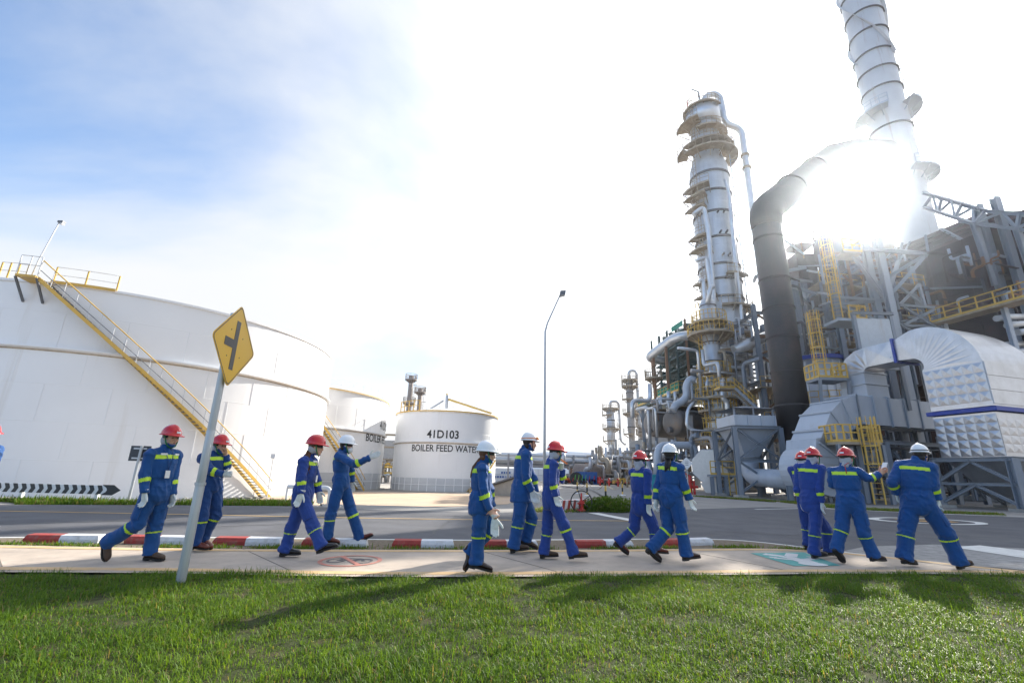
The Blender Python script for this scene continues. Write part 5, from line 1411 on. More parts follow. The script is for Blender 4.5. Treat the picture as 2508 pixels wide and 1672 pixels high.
# ------------------------------------------------------------------ far background
# two chimneys behind the lettered tank
for i, (px, pt, Y, r_, lab) in enumerate(((1008, 920, 95, .48, 'taller brown chimney with two ring platforms behind the lettered tank'), (1030, 951, 98, .44, 'shorter brown chimney behind the lettered tank'))):
    t_ = thing('far_chimney', lab, 'chimney', 'brown chimneys behind the lettered tank')
    p = at(px, pt, Y); M_BRC = mat('brown chimney', (.30, .26, .235), .7, var=.15, scale=.6, streak=((.2, .15, .12), .8, .5))
    MB().lathe([(r_*1.15, -.6), (r_, p.z - 3), (r_, p.z), (r_*.85, p.z), (r_*.85, p.z - 2)], (p.x, p.y, 0), 24).build('shell', M_BRC, t_)
    ring_platform(t_, (p.x, p.y), r_, r_ + .75, at(px, pt + 9, Y).z, m=M_BRC)
    if i == 0: ring_platform(t_, (p.x, p.y), r_, r_ + .8, at(px - 5, pt + 66, Y).z, m=M_BRC)
    far_ladder(t_, p.x + r_ + .3, p.y - .5, 4, p.z, (1, -.5, 0), M_BRC)
# process block seen between the tanks
FB = thing('process_block', 'brown process block with pipes seen between the white tanks', 'steel structure')
p0, p1 = at(937, 1120, 78), at(980, 1120, 78); zt_ = at(955, 1074, 78).z
MB().box((p0.x - 1, 82, zt_ - 3.4), (p1.x + 2, 90, zt_)).build('wall', mat('far grey wall', (.40, .39, .38), .8, var=.15), FB)
q = random.Random(2)
for z in (1, 3, 5, 7, zt_ - 3.5):
    steel(FB, 'beam', (p0.x - 1, 78, z), (p1.x + 2, 78, z), .3, M_OCH if z % 2 else M_FAR)
for k in range(6): steel(FB, 'column', (p0.x + (p1.x - p0.x)*k/5, 78.5, -.6), (p0.x + (p1.x - p0.x)*k/5, 78.5, zt_ - 3), .3, M_FAR)
for k in range(46):
    x, z = q.uniform(p0.x - .6, p1.x + 1), q.uniform(.4, zt_ - 3.5); L = q.uniform(.8, 2.6)
    m = [M_CLADB, M_CLAD, M_OCH, M_FAR, M_YEL][k % 5]
    if k % 2: pipe('pipe', [(x, 77.6 + q.uniform(0, 1), z), (x + L, 77.8, z)], q.uniform(.08, .22), m, FB, n=8)
    else: pipe('pipe', [(x, 77.6 + q.uniform(0, 1), max(-.5, z - L)), (x, 77.8, z), (x + L*.4, 77.8, z)], q.uniform(.08, .2), m, FB, n=8)
# long pipe rack across the middle
PR = thing('pipe_rack', 'long elevated pipe rack running across the far middle', 'pipe rack')
YR = 88.0
for py, r_, m, dy in ((1111, .34, M_CLADB, 0), (1119, .30, M_CLADB, .9), (1123, .38, M_CLAD, -.4), (1131, .30, M_CLAD, .5), (1128, .22, M_FAR, 1.6), (1137, .30, M_DPIPE, .2)):
    a, b = at(1140, py - 2, YR + dy), at(1560, py + 10, YR + dy); a.z = b.z = (a.z + b.z)/2
    bar('pipe', a, b, r_*2, m, PR, kind='cyl')
zr = at(1300, 1140, YR).z
xa_, xb_ = at(1140, 1130, YR).x, at(1560, 1130, YR).x
for k in range(9):
    x = xa_ + (xb_ - xa_)*k/8
    for dy in (-1.2, 2.2): steel(PR, 'column', (x, YR + dy, -.6), (x, YR + dy, zr + 2.0), .32, M_FAR)
    steel(PR, 'beam', (x, YR - 1.2, zr), (x, YR + 2.2, zr), .3, M_FAR); steel(PR, 'beam', (x, YR - 1.2, zr + 1.4), (x, YR + 2.2, zr + 1.4), .3, M_FAR)
steel(PR, 'beam', (xa_, YR - 1.3, zr), (xb_, YR - 1.3, zr), .3, M_FAR)
# far low white tanks and building
for i, (px, wpx, pt, Y, lab) in enumerate(((1228, 90, 1148, 105, 'low white building with lettering beyond the pipe rack'),)):
    t_ = thing('white_building', lab, 'building')
    a, b = at(1158, pt, Y), at(1345, pt, Y); zt_ = at(px, 1146, Y).z
    MB().box((a.x, Y, -.6), (b.x, Y + 12, zt_)).build('wall', M_CHW, t_)
    for k in range(8): x = a.x + (b.x - a.x)*k/7; bar('mullion', (x, Y - .05, -.6), (x, Y - .05, zt_), .12, M_RAILW, t_)
    for z in (1.2, 3.0): bar('band', (a.x, Y - .04, z), (b.x, Y - .04, z), .1, M_LGREY, t_)
    q0 = at(1242, 1157, Y - .1)
    for dz_, L in ((.0, 2.6), (-.9, 6.5)):
        for s in range(int(L/.55)): bar('letter', (q0.x - L/2 + s*.55, Y - .08, q0.z + dz_), (q0.x - L/2 + s*.55 + .38, Y - .08, q0.z + dz_), .05, M_BLUEB, t_, h=.42)
t_ = thing('far_tank', 'pale domed tank roof behind the pipe rack', 'storage tank'); p = at(1460, 1103, 140)
MB().lathe([(16, -.6), (16, at(1460, 1112, 140).z), (9, at(1460, 1106, 140).z + .6), (.1, at(1460, 1102, 140).z + 1.2)], (p.x - 4, 156, 0), 48).build('shell', M_TANK, t_)
# far plant: dense pipework, vessels and machines at ground level
pipework('distant mass of pipes below the slim columns', (1450, 1545, 1105, 1185, 84, 100), 90, 12, [M_FAR, M_FAR, M_CLAD, M_CLADB, M_OCH], rr=(.1, .3), Lr=(1.5, 5))
pipework('distant mass of pipes under the pipe rack', (1380, 1480, 1130, 1188, 80, 96), 60, 13, [M_FAR, M_FAR, M_CLAD, M_RUST], rr=(.08, .25), Lr=(1.2, 4))
t_ = thing('far_steel_block', 'distant ochre decks among the pipes left of the concrete frame', 'steel structure')
for k, (px, py) in enumerate(((1480, 1150), (1500, 1130), (1520, 1118), (1538, 1135), (1470, 1165), (1525, 1160))):
    p = at(px, py, 92); deck(t_, [(p.x - 3, p.y - 2), (p.x + 3, p.y - 2), (p.x + 3, p.y + 2), (p.x - 3, p.y + 2)], p.z, .2, M_OCH)
    rail(t_, [(p.x - 3, p.y - 2, p.z), (p.x + 3, p.y - 2, p.z)], M_OCH)
    for dx_ in (-2.8, 2.8): steel(t_, 'column', (p.x + dx_, p.y - 1.8, 0), (p.x + dx_, p.y - 1.8, p.z), .3, M_FAR)
t_ = thing('far_drum', 'distant brown horizontal drum under the pipe rack', 'drum'); p = at(1402, 1158, 84)
MB().tube([p + Vector((0, 0, 0)), p + Vector((.5, 0, 0)), p + Vector((5, .3, 0)), p + Vector((5.5, .3, 0))], [.5, 1.6, 1.6, .5], 24).build('shell', mat('brown drum', (.24, .19, .16), .6, var=.2), t_)
for dx_ in (1, 4): MB().box((p.x + dx_ - .3, 83.2, 0), (p.x + dx_ + .3, 84.8, p.z - 1.2)).build('saddle', M_CONC, t_)
mach = ((1380, 1182, .9, 1.7, M_ORG, 'orange crane arm by the far yard', 'crane'), (1396, 1188, 1.6, .9, M_REDV, 'low red skid in the far yard', 'machine'), (1420, 1184, 1.2, 1.3, M_GRN, 'bright green machine in the far yard', 'machine'), (1436, 1180, 2.0, 1.9, M_BLUEB, 'blue container in the far yard', 'container'), (1459, 1186, 1.6, 1.2, M_REDV, 'red machine right of the blue container', 'machine'), (1410, 1180, 1.0, 1.4, M_PBLK if 'M_PBLK' in globals() else M_BLACK, 'black cable drum in the far yard', 'cable drum'), (1520, 1186, 1.5, 1.1, M_YEL, 'yellow machine behind the red helmet walker', 'machine'))
for px, py, w, h, m, lab, cat_ in mach:
    t_ = thing(cat_.replace(' ', '_'), lab, cat_, 'machines in the far yard'); p = at(px, py, 74); z = 0
    if cat_ == 'cable drum':
        bar('drum', (p.x, 73.6, h*.62), (p.x, 74.6, h*.62), h*1.25, m, t_, kind='cyl'); bar('rim', (p.x, 73.4, h*.62), (p.x, 73.55, h*.62), h*1.4, m, t_, kind='cyl')
    elif cat_ == 'crane':
        MB().box((p.x - w, 73.5, .2), (p.x + w, 75, .9)).build('base', m, t_); bar('arm', (p.x, 74, .9), (p.x - 1.2, 74, 4.2), .3, m, t_); bar('arm', (p.x - 1.2, 74, 4.2), (p.x + .6, 74, 3.0), .22, m, t_)
    elif cat_ == 'container':
        MB().box((p.x - w*.8, 73.5, .1), (p.x + w*.8, 75.5, h)).build('body', m, t_)
        for k in range(8): bar('corrugation', (p.x - w*.75 + k*w*.21, 73.47, .2), (p.x - w*.75 + k*w*.21, 73.47, h - .1), .1, m, t_)
    else:
        MB().box((p.x - w*.7, 73.5, .25), (p.x + w*.7, 75, h*.7)).build('body', m, t_); MB().box((p.x - w*.3, 73.7, h*.7 + .002), (p.x + w*.5, 74.6, h)).build('hood', m, t_)
        for dx_ in (-.45, .45): bar('wheel', (p.x + dx_*w, 73.35, .3), (p.x + dx_*w, 73.6, .3), .55, M_BLACK, t_, kind='cyl')
        for k in range(4): bar('frame_bar', (p.x - w*.7 + k*w*.45, 73.4, h*.5), (p.x - w*.6 + k*w*.45, 73.4, h*1.1), .08, m, t_)
# workers' red hydrants line
for k in range(6):
    px = 1470 + k*22; t_ = thing('hydrant', 'small red hydrant in the far yard, %s' % ('leftmost of the row', 'second from the left', 'third from the left', 'third from the right', 'second from the right', 'rightmost of the row')[k], 'hydrant', 'small red hydrants in the far yard'); p = at(px, 1190, 68 - k); bar('riser', (p.x, p.y, 0), (p.x, p.y, .9), .22, M_REDV, t_, kind='cyl'); bar('outlet', (p.x - .3, p.y, .55), (p.x + .3, p.y, .55), .16, M_REDV, t_, kind='cyl'); bar('cap', (p.x, p.y, .9), (p.x, p.y, 1.05), .3, M_REDV, t_, kind='cyl')
# ------------------------------------------------------------------ street furniture and small things
M_SIGNY = mat('sign yellow', (0.66, 0.39, 0.015), .42, var=.03, scale=2)
M_SIGNB = mat('sign black', (0.055, 0.052, 0.055), .5)
M_POLE = mat('galvanised pole', (0.44, 0.47, 0.50), .42, metal=.35, var=.08, scale=5, streak=((.33, .33, .33), 1.5, .4))
M_KRED = mat('kerb red paint', (0.37, 0.050, 0.040), .75, var=.18, scale=14, col2=(.31, .16, .13), bump=.4, bscale=50, detail=10)
M_KWHT = mat('kerb white paint', (0.70, 0.71, 0.73), .75, var=.08, scale=14, col2=(.47, .45, .43), bump=.4, bscale=50, detail=10)
M_SGREY = mat('sign back', (0.06, 0.065, 0.075), .6, metal=.2)

# yellow diamond sign on a pole at the edge of the lawn
SG = thing('road_sign', 'yellow diamond side-road sign on a grey pole at the lawn edge', 'road sign')
pb0 = gnd(441, 1431); pt_z = at(548, 915, pb0.y).z
bx_, by_ = pb0.x, pb0.y
for z0, z1, r_ in ((0, 1.02, .047), (1.02, 1.6, .0445), (1.6, pt_z + .75, .042)):
    bar('pole', (bx_, by_, z0), (bx_, by_, z1), r_*2, M_POLE, SG, kind='cyl')
MB().lathe([(.05, 1.0), (.056, 1.0), (.056, 1.03), (.05, 1.03)], (bx_, by_, 0), 16, smooth=False).build('collar', M_POLE, SG)
# four corners of the plate as seen
cz_ = at(565, 845, by_).z
nf = Vector((.30, -.95, 0)).normalized(); nf = Vector((math.sin(R(94)), -math.cos(R(94)), 0)); sr = Vector((-nf.y, nf.x, 0))
cs_ = Vector((bx_, by_, cz_)) + nf*.075
hd_ = .515
def rdiamond(h, rr=.06, n=5):
    out_ = []
    for k in range(4):
        a = PI/2*k
        c_ = Vector((math.cos(a), math.sin(a), 0))*(h - rr*math.sqrt(2))
        for i in range(n+1):
            t = a - PI/4 + (PI/2)*i/n; out_.append((c_.x + rr*math.cos(t), c_.y + rr*math.sin(t)))
    return out_
def plate(name, pts2, z0, th, m, par): return MB().prism([cs_ + sr*x + UP*y + nf*z0 for x, y in pts2], nf*th).build(name, m, par)
plate('plate', rdiamond(hd_), 0, .003, M_SIGNY, SG)
V = []; o1, o2 = rdiamond(hd_ - .018, .05), rdiamond(hd_ - .034, .045); n = len(o1)
for (x, y) in o1 + o2: V.append(cs_ + sr*x + UP*y + nf*.005)
mesh_obj('border', V, [(i, (i+1) % n, n + (i+1) % n, n + i) for i in range(n)], M_SIGNB, SG)
def symbol(pts2): 
    return plate('symbol', pts2, .003, .0025, M_SIGNB, SG)
a_ = R(0)
symbol([(-.045, -.30), (.045, -.30), (.045, .30), (-.045, .30)])
symbol([(-.045, -.045), (-.045, .045 + .012), (-.24, .045 + .012), (-.24, -.045)])
for x, y in ((-.14, .16), (-.14, -.16), (.15, .12), (.15, -.12)): 
    p = cs_ + sr*x + UP*y + nf*.003; bar('rivet', p, p + nf*.004, .014, M_SIGNB, SG, kind='cyl')
for z in (.16, -.16): bar('bracket', cs_ - sr*.12 + UP*z - nf*.02, cs_ + sr*.12 + UP*z - nf*.02, .035, M_POLE, SG)

# kerb blocks: half red, half white
kb_px = ((52, 238), (302, 466), (519, 685), (738, 898), (960, 1112), (1168, 1318), (1412, 1552), (1630, 1749))
KP = [gnd(px, py) for px, py in ((0, 1329), (235, 1331), (690, 1338), (1110, 1343), (1550, 1343), (1750, 1336))]
def kerb_y(x):
    for a, b in zip(KP, KP[1:]):
        if x <= b.x or b is KP[-1]: return a.y + (b.y - a.y)*(x - a.x)/(b.x - a.x)
words = ('leftmost', 'second', 'third', 'fourth', 'fifth', 'sixth', 'seventh', 'rightmost')
rk = random.Random(4)
for i, (xa, xb) in enumerate(kb_px):
    pa = gnd(xa, 1331); pb = gnd(xb, 1331)
    ya = kerb_y(pa.x); pa = Vector((pa.x*ya/pa.y, ya, 0)); yb = kerb_y(pb.x); pb = Vector((pb.x*yb/pb.y, yb, 0))
    d = (pb - pa).normalized(); s_ = Vector((-d.y, d.x, 0)); L = (pb - pa).length
    KBt = thing('kerb_block', 'red and white painted concrete kerb block, %s' % ('the leftmost of the row' if i == 0 else 'the rightmost of the row' if i == 7 else words[i] + ' from the left'), 'kerb block', 'kerb blocks between path and road')
    split = L*(.49 + rk.uniform(-.03, .03))
    for nm, a0_, a1_, m in (('red_half', 0, split, M_KRED), ('white_half', split, L, M_KWHT)):
        prof = [(-.10, 0), (-.10, .06), (-.075, .115), (.07, .125), (.10, .08), (.10, 0)]
        e0 = .025 if a0_ == 0 else 0; e1_ = .025 if a1_ == L else 0
        ringA = [pa + d*(a0_ + e0*(h > .07)) + s_*w + UP*h for w, h in prof]; ringB = [pa + d*(a1_ - e1_*(h > .07)) + s_*w + UP*h for w, h in prof]
        n = len(prof)
        MB().add([p + s_*.10 for p in ringA + ringB], [tuple(range(n))[::-1], tuple(range(n, 2*n))] + [(k, (k+1) % n, n + (k+1) % n, n + k) for k in range(n)]).build(nm, m, KBt)

# weeds in the verge
def verge_pts(n, seed):
    rng = np.random.default_rng(seed); X = []; Y_ = []
    F_ = FE[2:46]
    for k in range(n):
        i = rng.integers(0, len(F_)-1); p = F_[i].lerp(F_[i+1], rng.uniform(0, 1))
        y = p.y + .02 + abs(rng.normal(0, .13)); y = min(y, p.y + .75)
        if mnoise.noise(Vector((p.x*1.3, 4, 0))) + rng.normal(0, .12) < -.02: continue
        X.append(p.x); Y_.append(y)
    return np.array(X), np.array(Y_)
vx, vy = verge_pts(16000, 5)
grass('verge_weeds', vx, vy, np.full(len(vx), .006), .04, .11, .010, 6, 'low weeds growing between the kerb blocks and the path', flop=.9, straw=.18)
# grass strips beyond the road
def strip_grass(name, label, quad, n, lmin, lmax, w, seed, straw=.15):
    rng = np.random.default_rng(seed); a, b, c_, d_ = quad
    u, v = rng.uniform(0, 1, n), rng.uniform(0, 1, n)
    X = (a.x*(1-u) + b.x*u)*(1-v) + (d_.x*(1-u) + c_.x*u)*v; Yq = (a.y*(1-u) + b.y*u)*(1-v) + (d_.y*(1-u) + c_.y*u)*v
    keep = np.array([mnoise.noise(Vector((x*.5, y*.5, seed))) > -.25 for x, y in zip(X, Yq)]); X, Yq = X[keep], Yq[keep]
    Z = np.array([max(ground_z(x, y) + .0, -.6) for x, y in zip(X, Yq)])
    return grass(name, X, Yq, Z, lmin, lmax, w, seed, label, straw=straw)
strip_grass('far_grass', 'grass strip between the road and the huge white tank', (gnd(-150, 1233) + Vector((0, .15, 0)), gnd(740, 1238) + Vector((0, .15, 0)), gnd(740, 1238) + Vector((-.4, 2.0, 0)), gnd(-150, 1233) + Vector((-1, 1.6, 0))), 16000, .10, .32, .022, 31)
strip_grass('far_grass', 'patchy yellowing grass behind the red and white barrier', (gnd(1290, 1252), gnd(1545, 1253), gnd(1478, 1214), gnd(1390, 1218)), 14000, .08, .2, .022, 32, .45)
strip_grass('far_grass', 'grass strip along the edge of the plant', (gnd(2060, 1246) + Vector((.2, .3, 0)), gnd(1905, 1228) + Vector((.2, .2, 0)), gnd(1905, 1226) + Vector((1.6, .3, 0)), gnd(2060, 1244) + Vector((1.6, .8, 0))), 7000, .08, .2, .02, 33, .3)
strip_grass('far_grass', 'grass strip before the braced duct legs', (gnd(2060, 1246) + Vector((.2, .3, 0)), gnd(2500, 1264) + Vector((.2, .3, 0)), gnd(2500, 1264) + Vector((1.0, 1.9, 0)), gnd(2060, 1246) + Vector((.6, 1.9, 0))), 9000, .08, .18, .02, 34, .3)
strip_grass('far_grass', 'thin grass along the junction road by the fan housing', (gnd(1900, 1229) + Vector((.2, .2, 0)), gnd(1691, 1215) + Vector((.2, .2, 0)), gnd(1691, 1215) + Vector((1.6, .4, 0)), gnd(1900, 1229) + Vector((1.6, .4, 0))), 7000, .1, .22, .025, 35, .35)

# rounded bush beside the road
BU = thing('bush', 'low rounded green bush by the road behind the walkers', 'bush')
bp = gnd(1510, 1256); bq = gnd(1440, 1256); bc = gnd(1478, 1253) + Vector((.35, .5, 0)); brx = (gnd(1555, 1256) - gnd(1415, 1256)).length/2
rb_ = np.random.default_rng(8); nlf = 9000
u_, v_ = rb_.uniform(0, 2*np.pi, nlf), np.arccos(rb_.uniform(0, 1, nlf)); rr_ = rb_.uniform(.72, 1.05, nlf)*(1 + .10*np.sin(3*u_ + 1) + .08*np.sin(7*u_ + 4*v_))
X_ = bc.x + brx*rr_*np.sin(v_)*np.cos(u_); Y2 = bc.y + .75*rr_*np.sin(v_)*np.sin(u_); Z_ = .48*rr_*np.cos(v_) - .02
bo = grass('leaves', X_, Y2, Z_, .05, .10, .022, 9, 'x', flop=1.0, straw=.02, dark=.75)
for k in ('label', 'category', 'kind'):
    if k in bo: del bo[k]
bo['kind'] = 'stuff'; bo.parent = BU
g_ = MB(); ellipsoid_ = None
for k in range(5): a = k*1.3; g_.tube([(bc.x, bc.y, 0), (bc.x + .5*brx*math.cos(a), bc.y + .3*math.sin(a), .3)], .02, 5)
g_.build('stem', M_SOIL, BU)

# chevron board on the far side
M_CHW = mat('board white', (.74, .75, .76), .5, var=.04)
M_CHB = mat('board black', (.03, .032, .035), .5)
CH = thing('chevron_board', 'long black and white chevron arrow board below the huge tank', 'road sign')
yc = gnd(290, 1238).y + 1.0
pL, pR = at(-330, 1196, yc), at(296, 1196, yc); zt_, zb_ = at(100, 1184, yc).z, at(100, 1206, yc).z
hh_ = (zt_ - zb_)/2; zm_ = (zt_ + zb_)/2
MB().box((pL.x, yc - .02, zb_), (pR.x - .25, yc + .02, zt_)).build('board', M_CHW, CH)
nch = 30; stp = (pR.x - pL.x)/nch
for k in range(nch):
    x = pR.x - k*stp; w = stp*.52; tip = hh_*.85
    if k == 0:
        poly = [(x - .60, -hh_*1.15), (x - .22, -hh_*1.15), (x + .03, 0), (x - .22, hh_*1.15), (x - .60, hh_*1.15), (x - .34, 0)]
    else: poly = [(x - w - tip*.6, -hh_), (x - tip*.6, -hh_), (x, 0), (x - tip*.6, hh_), (x - w - tip*.6, hh_), (x - w, 0)]
    MB().prism([(a, yc - .021 - .004*(k == 0), zm_ + b) for a, b in poly][::-1], (0, -.006, 0)).build('chevron', M_CHB, CH)
for x in (pR.x - .75, pR.x - 3.2, pR.x - 6, pR.x - 9): bar('post', (x, yc + .06, ground_z(x, yc)), (x, yc + .06, zm_), .10, M_CHW, CH)
# square sign seen from the back
BS = thing('square_sign', 'dark square sign seen from behind on a thin pole before the huge tank', 'road sign')
ys_ = yc + .6; pbx = at(317, 1215, ys_); zt_, zb_ = at(338, 1091, ys_).z, at(330, 1128, ys_).z; ptx = at(343, 1110, ys_)
bar('pole', (pbx.x, ys_, ground_z(pbx.x, ys_)), (pbx.x + .02, ys_, zt_), .09, M_POLE, BS, kind='cyl')
xl, xr = at(314, 1110, ys_).x, at(363, 1110, ys_).x
MB().box((xl, ys_ + .06, zb_), (xr, ys_ + .09, zt_)).build('plate', M_SGREY, BS)
for z in (zb_ + (zt_-zb_)*.18, zb_ + (zt_-zb_)*.82): bar('bracket', (xl + .12, ys_ + .05, z), (xr - .12, ys_ + .05, z), .03, M_RAILW, BS, h=.05)
# lamp post in the middle
LP = thing('lamp_post', 'tall thin street lamp post standing in the middle', 'street lamp')
yl_ = 30.0; lb, lt_ = at(1333, 1200, yl_), at(1343, 812, yl_); lz = at(1372, 722, yl_)
MB().tube([(lb.x, yl_, -.3), (lb.x, yl_, 4), (lb.x, yl_, lt_.z), (lb.x + .15, yl_, lt_.z + .6), (lz.x, yl_, lz.z)], [.10, .085, .065, .055, .045], 12).build('pole', M_POLE, LP)
g_ = MB(); hq = Vector((lz.x + .1, yl_, lz.z + .12)); g_.prism([hq + Vector((-.16, -.2, -.2)), hq + Vector((.24, -.2, -.12)), hq + Vector((.28, -.2, .16)), hq + Vector((-.1, -.2, .12))], (0, .4, 0)); g_.build('lamp_head', M_DSTEEL, LP)
g_ = MB(); g_.prism([hq + Vector((-.12, -.16, -.21)), hq + Vector((.2, -.16, -.145)), hq + Vector((.2, .16, -.145)), hq + Vector((-.12, .16, -.21))], (.01, 0, -.03)); g_.build('lens', M_RAILW, LP)
# small flood lamp at the foot of the tank stair
FL = thing('flood_lamp', 'small white lamp on a short pole at the foot of the tank stair', 'lamp')
yf = 27.5; p0, p1 = at(654, 1215, yf), at(659, 1122, yf)
bar('pole', (p0.x, yf, -.6), (p0.x, yf, p1.z), .06, M_RAILW, FL, kind='cyl'); MB().box((p0.x - .1, yf - .14, p1.z), (p0.x + .16, yf + .1, p1.z + .26)).build('lamp_head', M_RAILW, FL)
# white pipe hoop guard
GH = thing('pipe_guard', 'white bent pipe guard rail behind the walking couple', 'guard rail')
yg = 22.0; a, b = at(770, 1193, yg), at(810, 1193, yg); zg0 = ground_z(a.x, yg)
MB().tube(bend([(a.x - 1.2, yg, a.z), (b.x, yg, a.z), (b.x, yg, zg0)], .25, 5), .09, 12).build('rail', M_RAILW, GH)
bar('post', (a.x, yg, zg0), (a.x, yg, a.z), .1, M_RAILW, GH, kind='cyl'); bar('post', (a.x - 1.2, yg, zg0), (a.x - 1.2, yg, a.z), .1, M_RAILW, GH, kind='cyl')
# red and white striped barriers with the valve wheel
for i, (xa, xb, ya, yb) in enumerate(((1368, 1415, 1250, 1247), (1415, 1478, 1246, 1243))):
    BR = thing('striped_barrier', ('red and white striped concrete barrier left of the valve wheel', 'red and white striped concrete barrier right of the valve wheel')[i], 'barrier', 'striped barriers by the road')
    pa, pb = gnd(xa, ya), gnd(xb, yb); L = (pb - pa).length; d = (pb - pa).normalized(); s_ = Vector((-d.y, d.x, 0)); ns = 7
    for k in range(ns):
        q = pa + d*L*k/ns; e = d*L/ns; sk = d*.10
        MB().prism([q, q + e, q + e + sk*(k < ns-1) + UP*.34, q + sk*(k > 0) + UP*.34], s_*.3).build('stripe', M_KRED if k % 2 else M_KWHT, BR)
VW = thing('valve_wheel', 'black hand wheel on a red valve body behind the barriers', 'valve')
vc = gnd(1425, 1253) + Vector((0, .35, 0)); wc = at(1424, 1228, vc.y); rw = .38
MB().tube([wc + Vector((math.cos(t), 0.35*math.cos(t)*0, math.sin(t)))*rw for t in [2*PI*k/32 for k in range(32)]], .022, 8, closed=True).build('wheel_rim', M_CHB, VW)
for k in range(5): t = 2*PI*k/5 + .6; bar('spoke', wc, wc + Vector((math.cos(t), 0, math.sin(t)))*rw, .03, M_CHB, VW, kind='rod')
bar('hub', wc + Vector((0, -.08, 0)), wc + Vector((0, .1, 0)), .14, M_REDV, VW, kind='cyl'); bar('stem', wc + Vector((0, 0, .3)), wc + Vector((0, 0, -.35)), .06, M_REDV, VW, kind='cyl')
MB().lathe([(.02, 0), (.16, 0), (.16, .05), (.09, .07), (.09, .22), (.14, .24), (.14, .28), (.05, .30), (.02, .44)], (wc.x, wc.y + .1, 0), 18).build('body', M_REDV, VW)
# chained posts along the side road
M_PBLK = mat('post black', (.02, .02, .02), .6)
for i, (px, py) in enumerate(((1414, 1208), (1438, 1214), (1484, 1229), (1525, 1213), (1302, 1222))):
    PO = thing('barrier_post', ('yellow and black chain post, %s' % ('first left of the nearest one', 'second left of the nearest one', 'nearest one on a white base', 'behind the red helmet walker', 'beside the lamp post')[i]), 'post', 'chain posts by the side road')
    if i == 0: PO['label'] = 'yellow and black chain post farthest along the side road'
    if i == 1: PO['label'] = 'yellow and black chain post just left of the nearest one'
    p = gnd(px, py); hgt = 1.05
    for k in range(4): bar('segment', (p.x, p.y, hgt*k/4), (p.x, p.y, hgt*(k+1)/4), .10, M_YEL if k % 2 == 0 else M_PBLK, PO, kind='cyl')
    MB().lathe([(.22, 0), (.22, .04), (.06, .08)], (p.x, p.y, 0), 14, smooth=False).build('base', M_KWHT, PO)
    if i in (0, 1, 2):
        nx = gnd(*((1438, 1214), (1484, 1229), (1525, 1213))[i]); m_ = (p + nx)/2
        cat_ = [Vector((p.x, p.y, .95)).lerp(Vector((nx.x, nx.y, .95)), t) - UP*.45*(1 - (2*t-1)**2) for t in [k/10 for k in range(11)]]
        MB().tube(cat_, .02, 5).build('chain', M_OCH, PO)
# white diamond sign
DS = thing('diamond_sign', 'pale diamond hazard sign on a thin pole before the fan housing', 'sign')
yd = 36.0; dc = at(1682, 1134, yd); hw_ = .46
MB().prism([dc + Vector((0, 0, hw_)), dc + Vector((-hw_, 0, 0)), dc + Vector((0, 0, -hw_)), dc + Vector((hw_, 0, 0))], (0, .02, 0)).build('plate', M_CHW, DS)
bar('pole', (dc.x, yd + .06, 0), (dc.x, yd + .06, dc.z + .3), .06, M_POLE, DS, kind='cyl')
for z in (.12, 0, -.12): bar('print_line', dc + Vector((-.12, -.004, z)), dc + Vector((.12, -.004, z)), .006, M_SGREY, DS, h=.03)
# red fire hydrant / monitor
HY = thing('fire_monitor', 'red fire monitor standing near the fan housing', 'hydrant')
yh = 40.0; hp_ = at(1692, 1200, yh)
bar('riser', (hp_.x, yh, 0), (hp_.x, yh, 1.5), .26, M_REDV, HY, kind='cyl'); bar('outlet', (hp_.x - .5, yh, .6), (hp_.x + .6, yh, .6), .22, M_REDV, HY, kind='cyl'); bar('outlet', (hp_.x + .3, yh, 0), (hp_.x + .3, yh, 1.1), .2, M_REDV, HY, kind='cyl')
bar('nozzle', (hp_.x, yh, 1.45), (hp_.x - .7, yh - .2, 1.8), .14, M_REDV, HY, kind='cyl'); bar('flange', (hp_.x, yh, .95), (hp_.x, yh, 1.02), .42, M_REDV, HY, kind='cyl')
TB = thing('teal_box', 'teal equipment box beyond the side road', 'box')
p = at(1598, 1180, 50); MB().box((p.x - .6, 49.5, .1), (p.x + 1.0, 50.6, 1.5)).build('body', M_TEAL, TB); MB().box((p.x - .7, 49.4, 1.502), (p.x + 1.1, 50.7, 1.6)).build('lid', M_TEAL, TB); MB().box((p.x + .3, 49.47, .6), (p.x + .7, 49.497, 1.1)).build('notice', M_CHW, TB)
# grating ramp and low concrete wall by the third tank
RM = thing('concrete_ramp', 'low concrete ramp wall right of the lettered tank', 'ramp')
ra_, rb2 = at(1203, 1193, 44), at(1253, 1193, 40)
MB().add([(ra_.x - 1, 46, -.7), (rb2.x + .6, 40, -.7), (rb2.x + 1.0, 44, -.7), (ra_.x, 50, -.7), (ra_.x - 1, 46, -.2), (rb2.x + .3, 40, .9), (rb2.x + .7, 44, .9), (ra_.x, 50, -.2)], [(3, 2, 1, 0), (4, 5, 6, 7), (0, 1, 5, 4), (1, 2, 6, 5), (2, 3, 7, 6), (3, 0, 4, 7)]).build('body', M_CONC, RM)
bar('grating', (ra_.x - 1, 45.9, -.1), (rb2.x + .3, 39.9, 1.0), .5, M_DSTEEL, RM, h=.12)
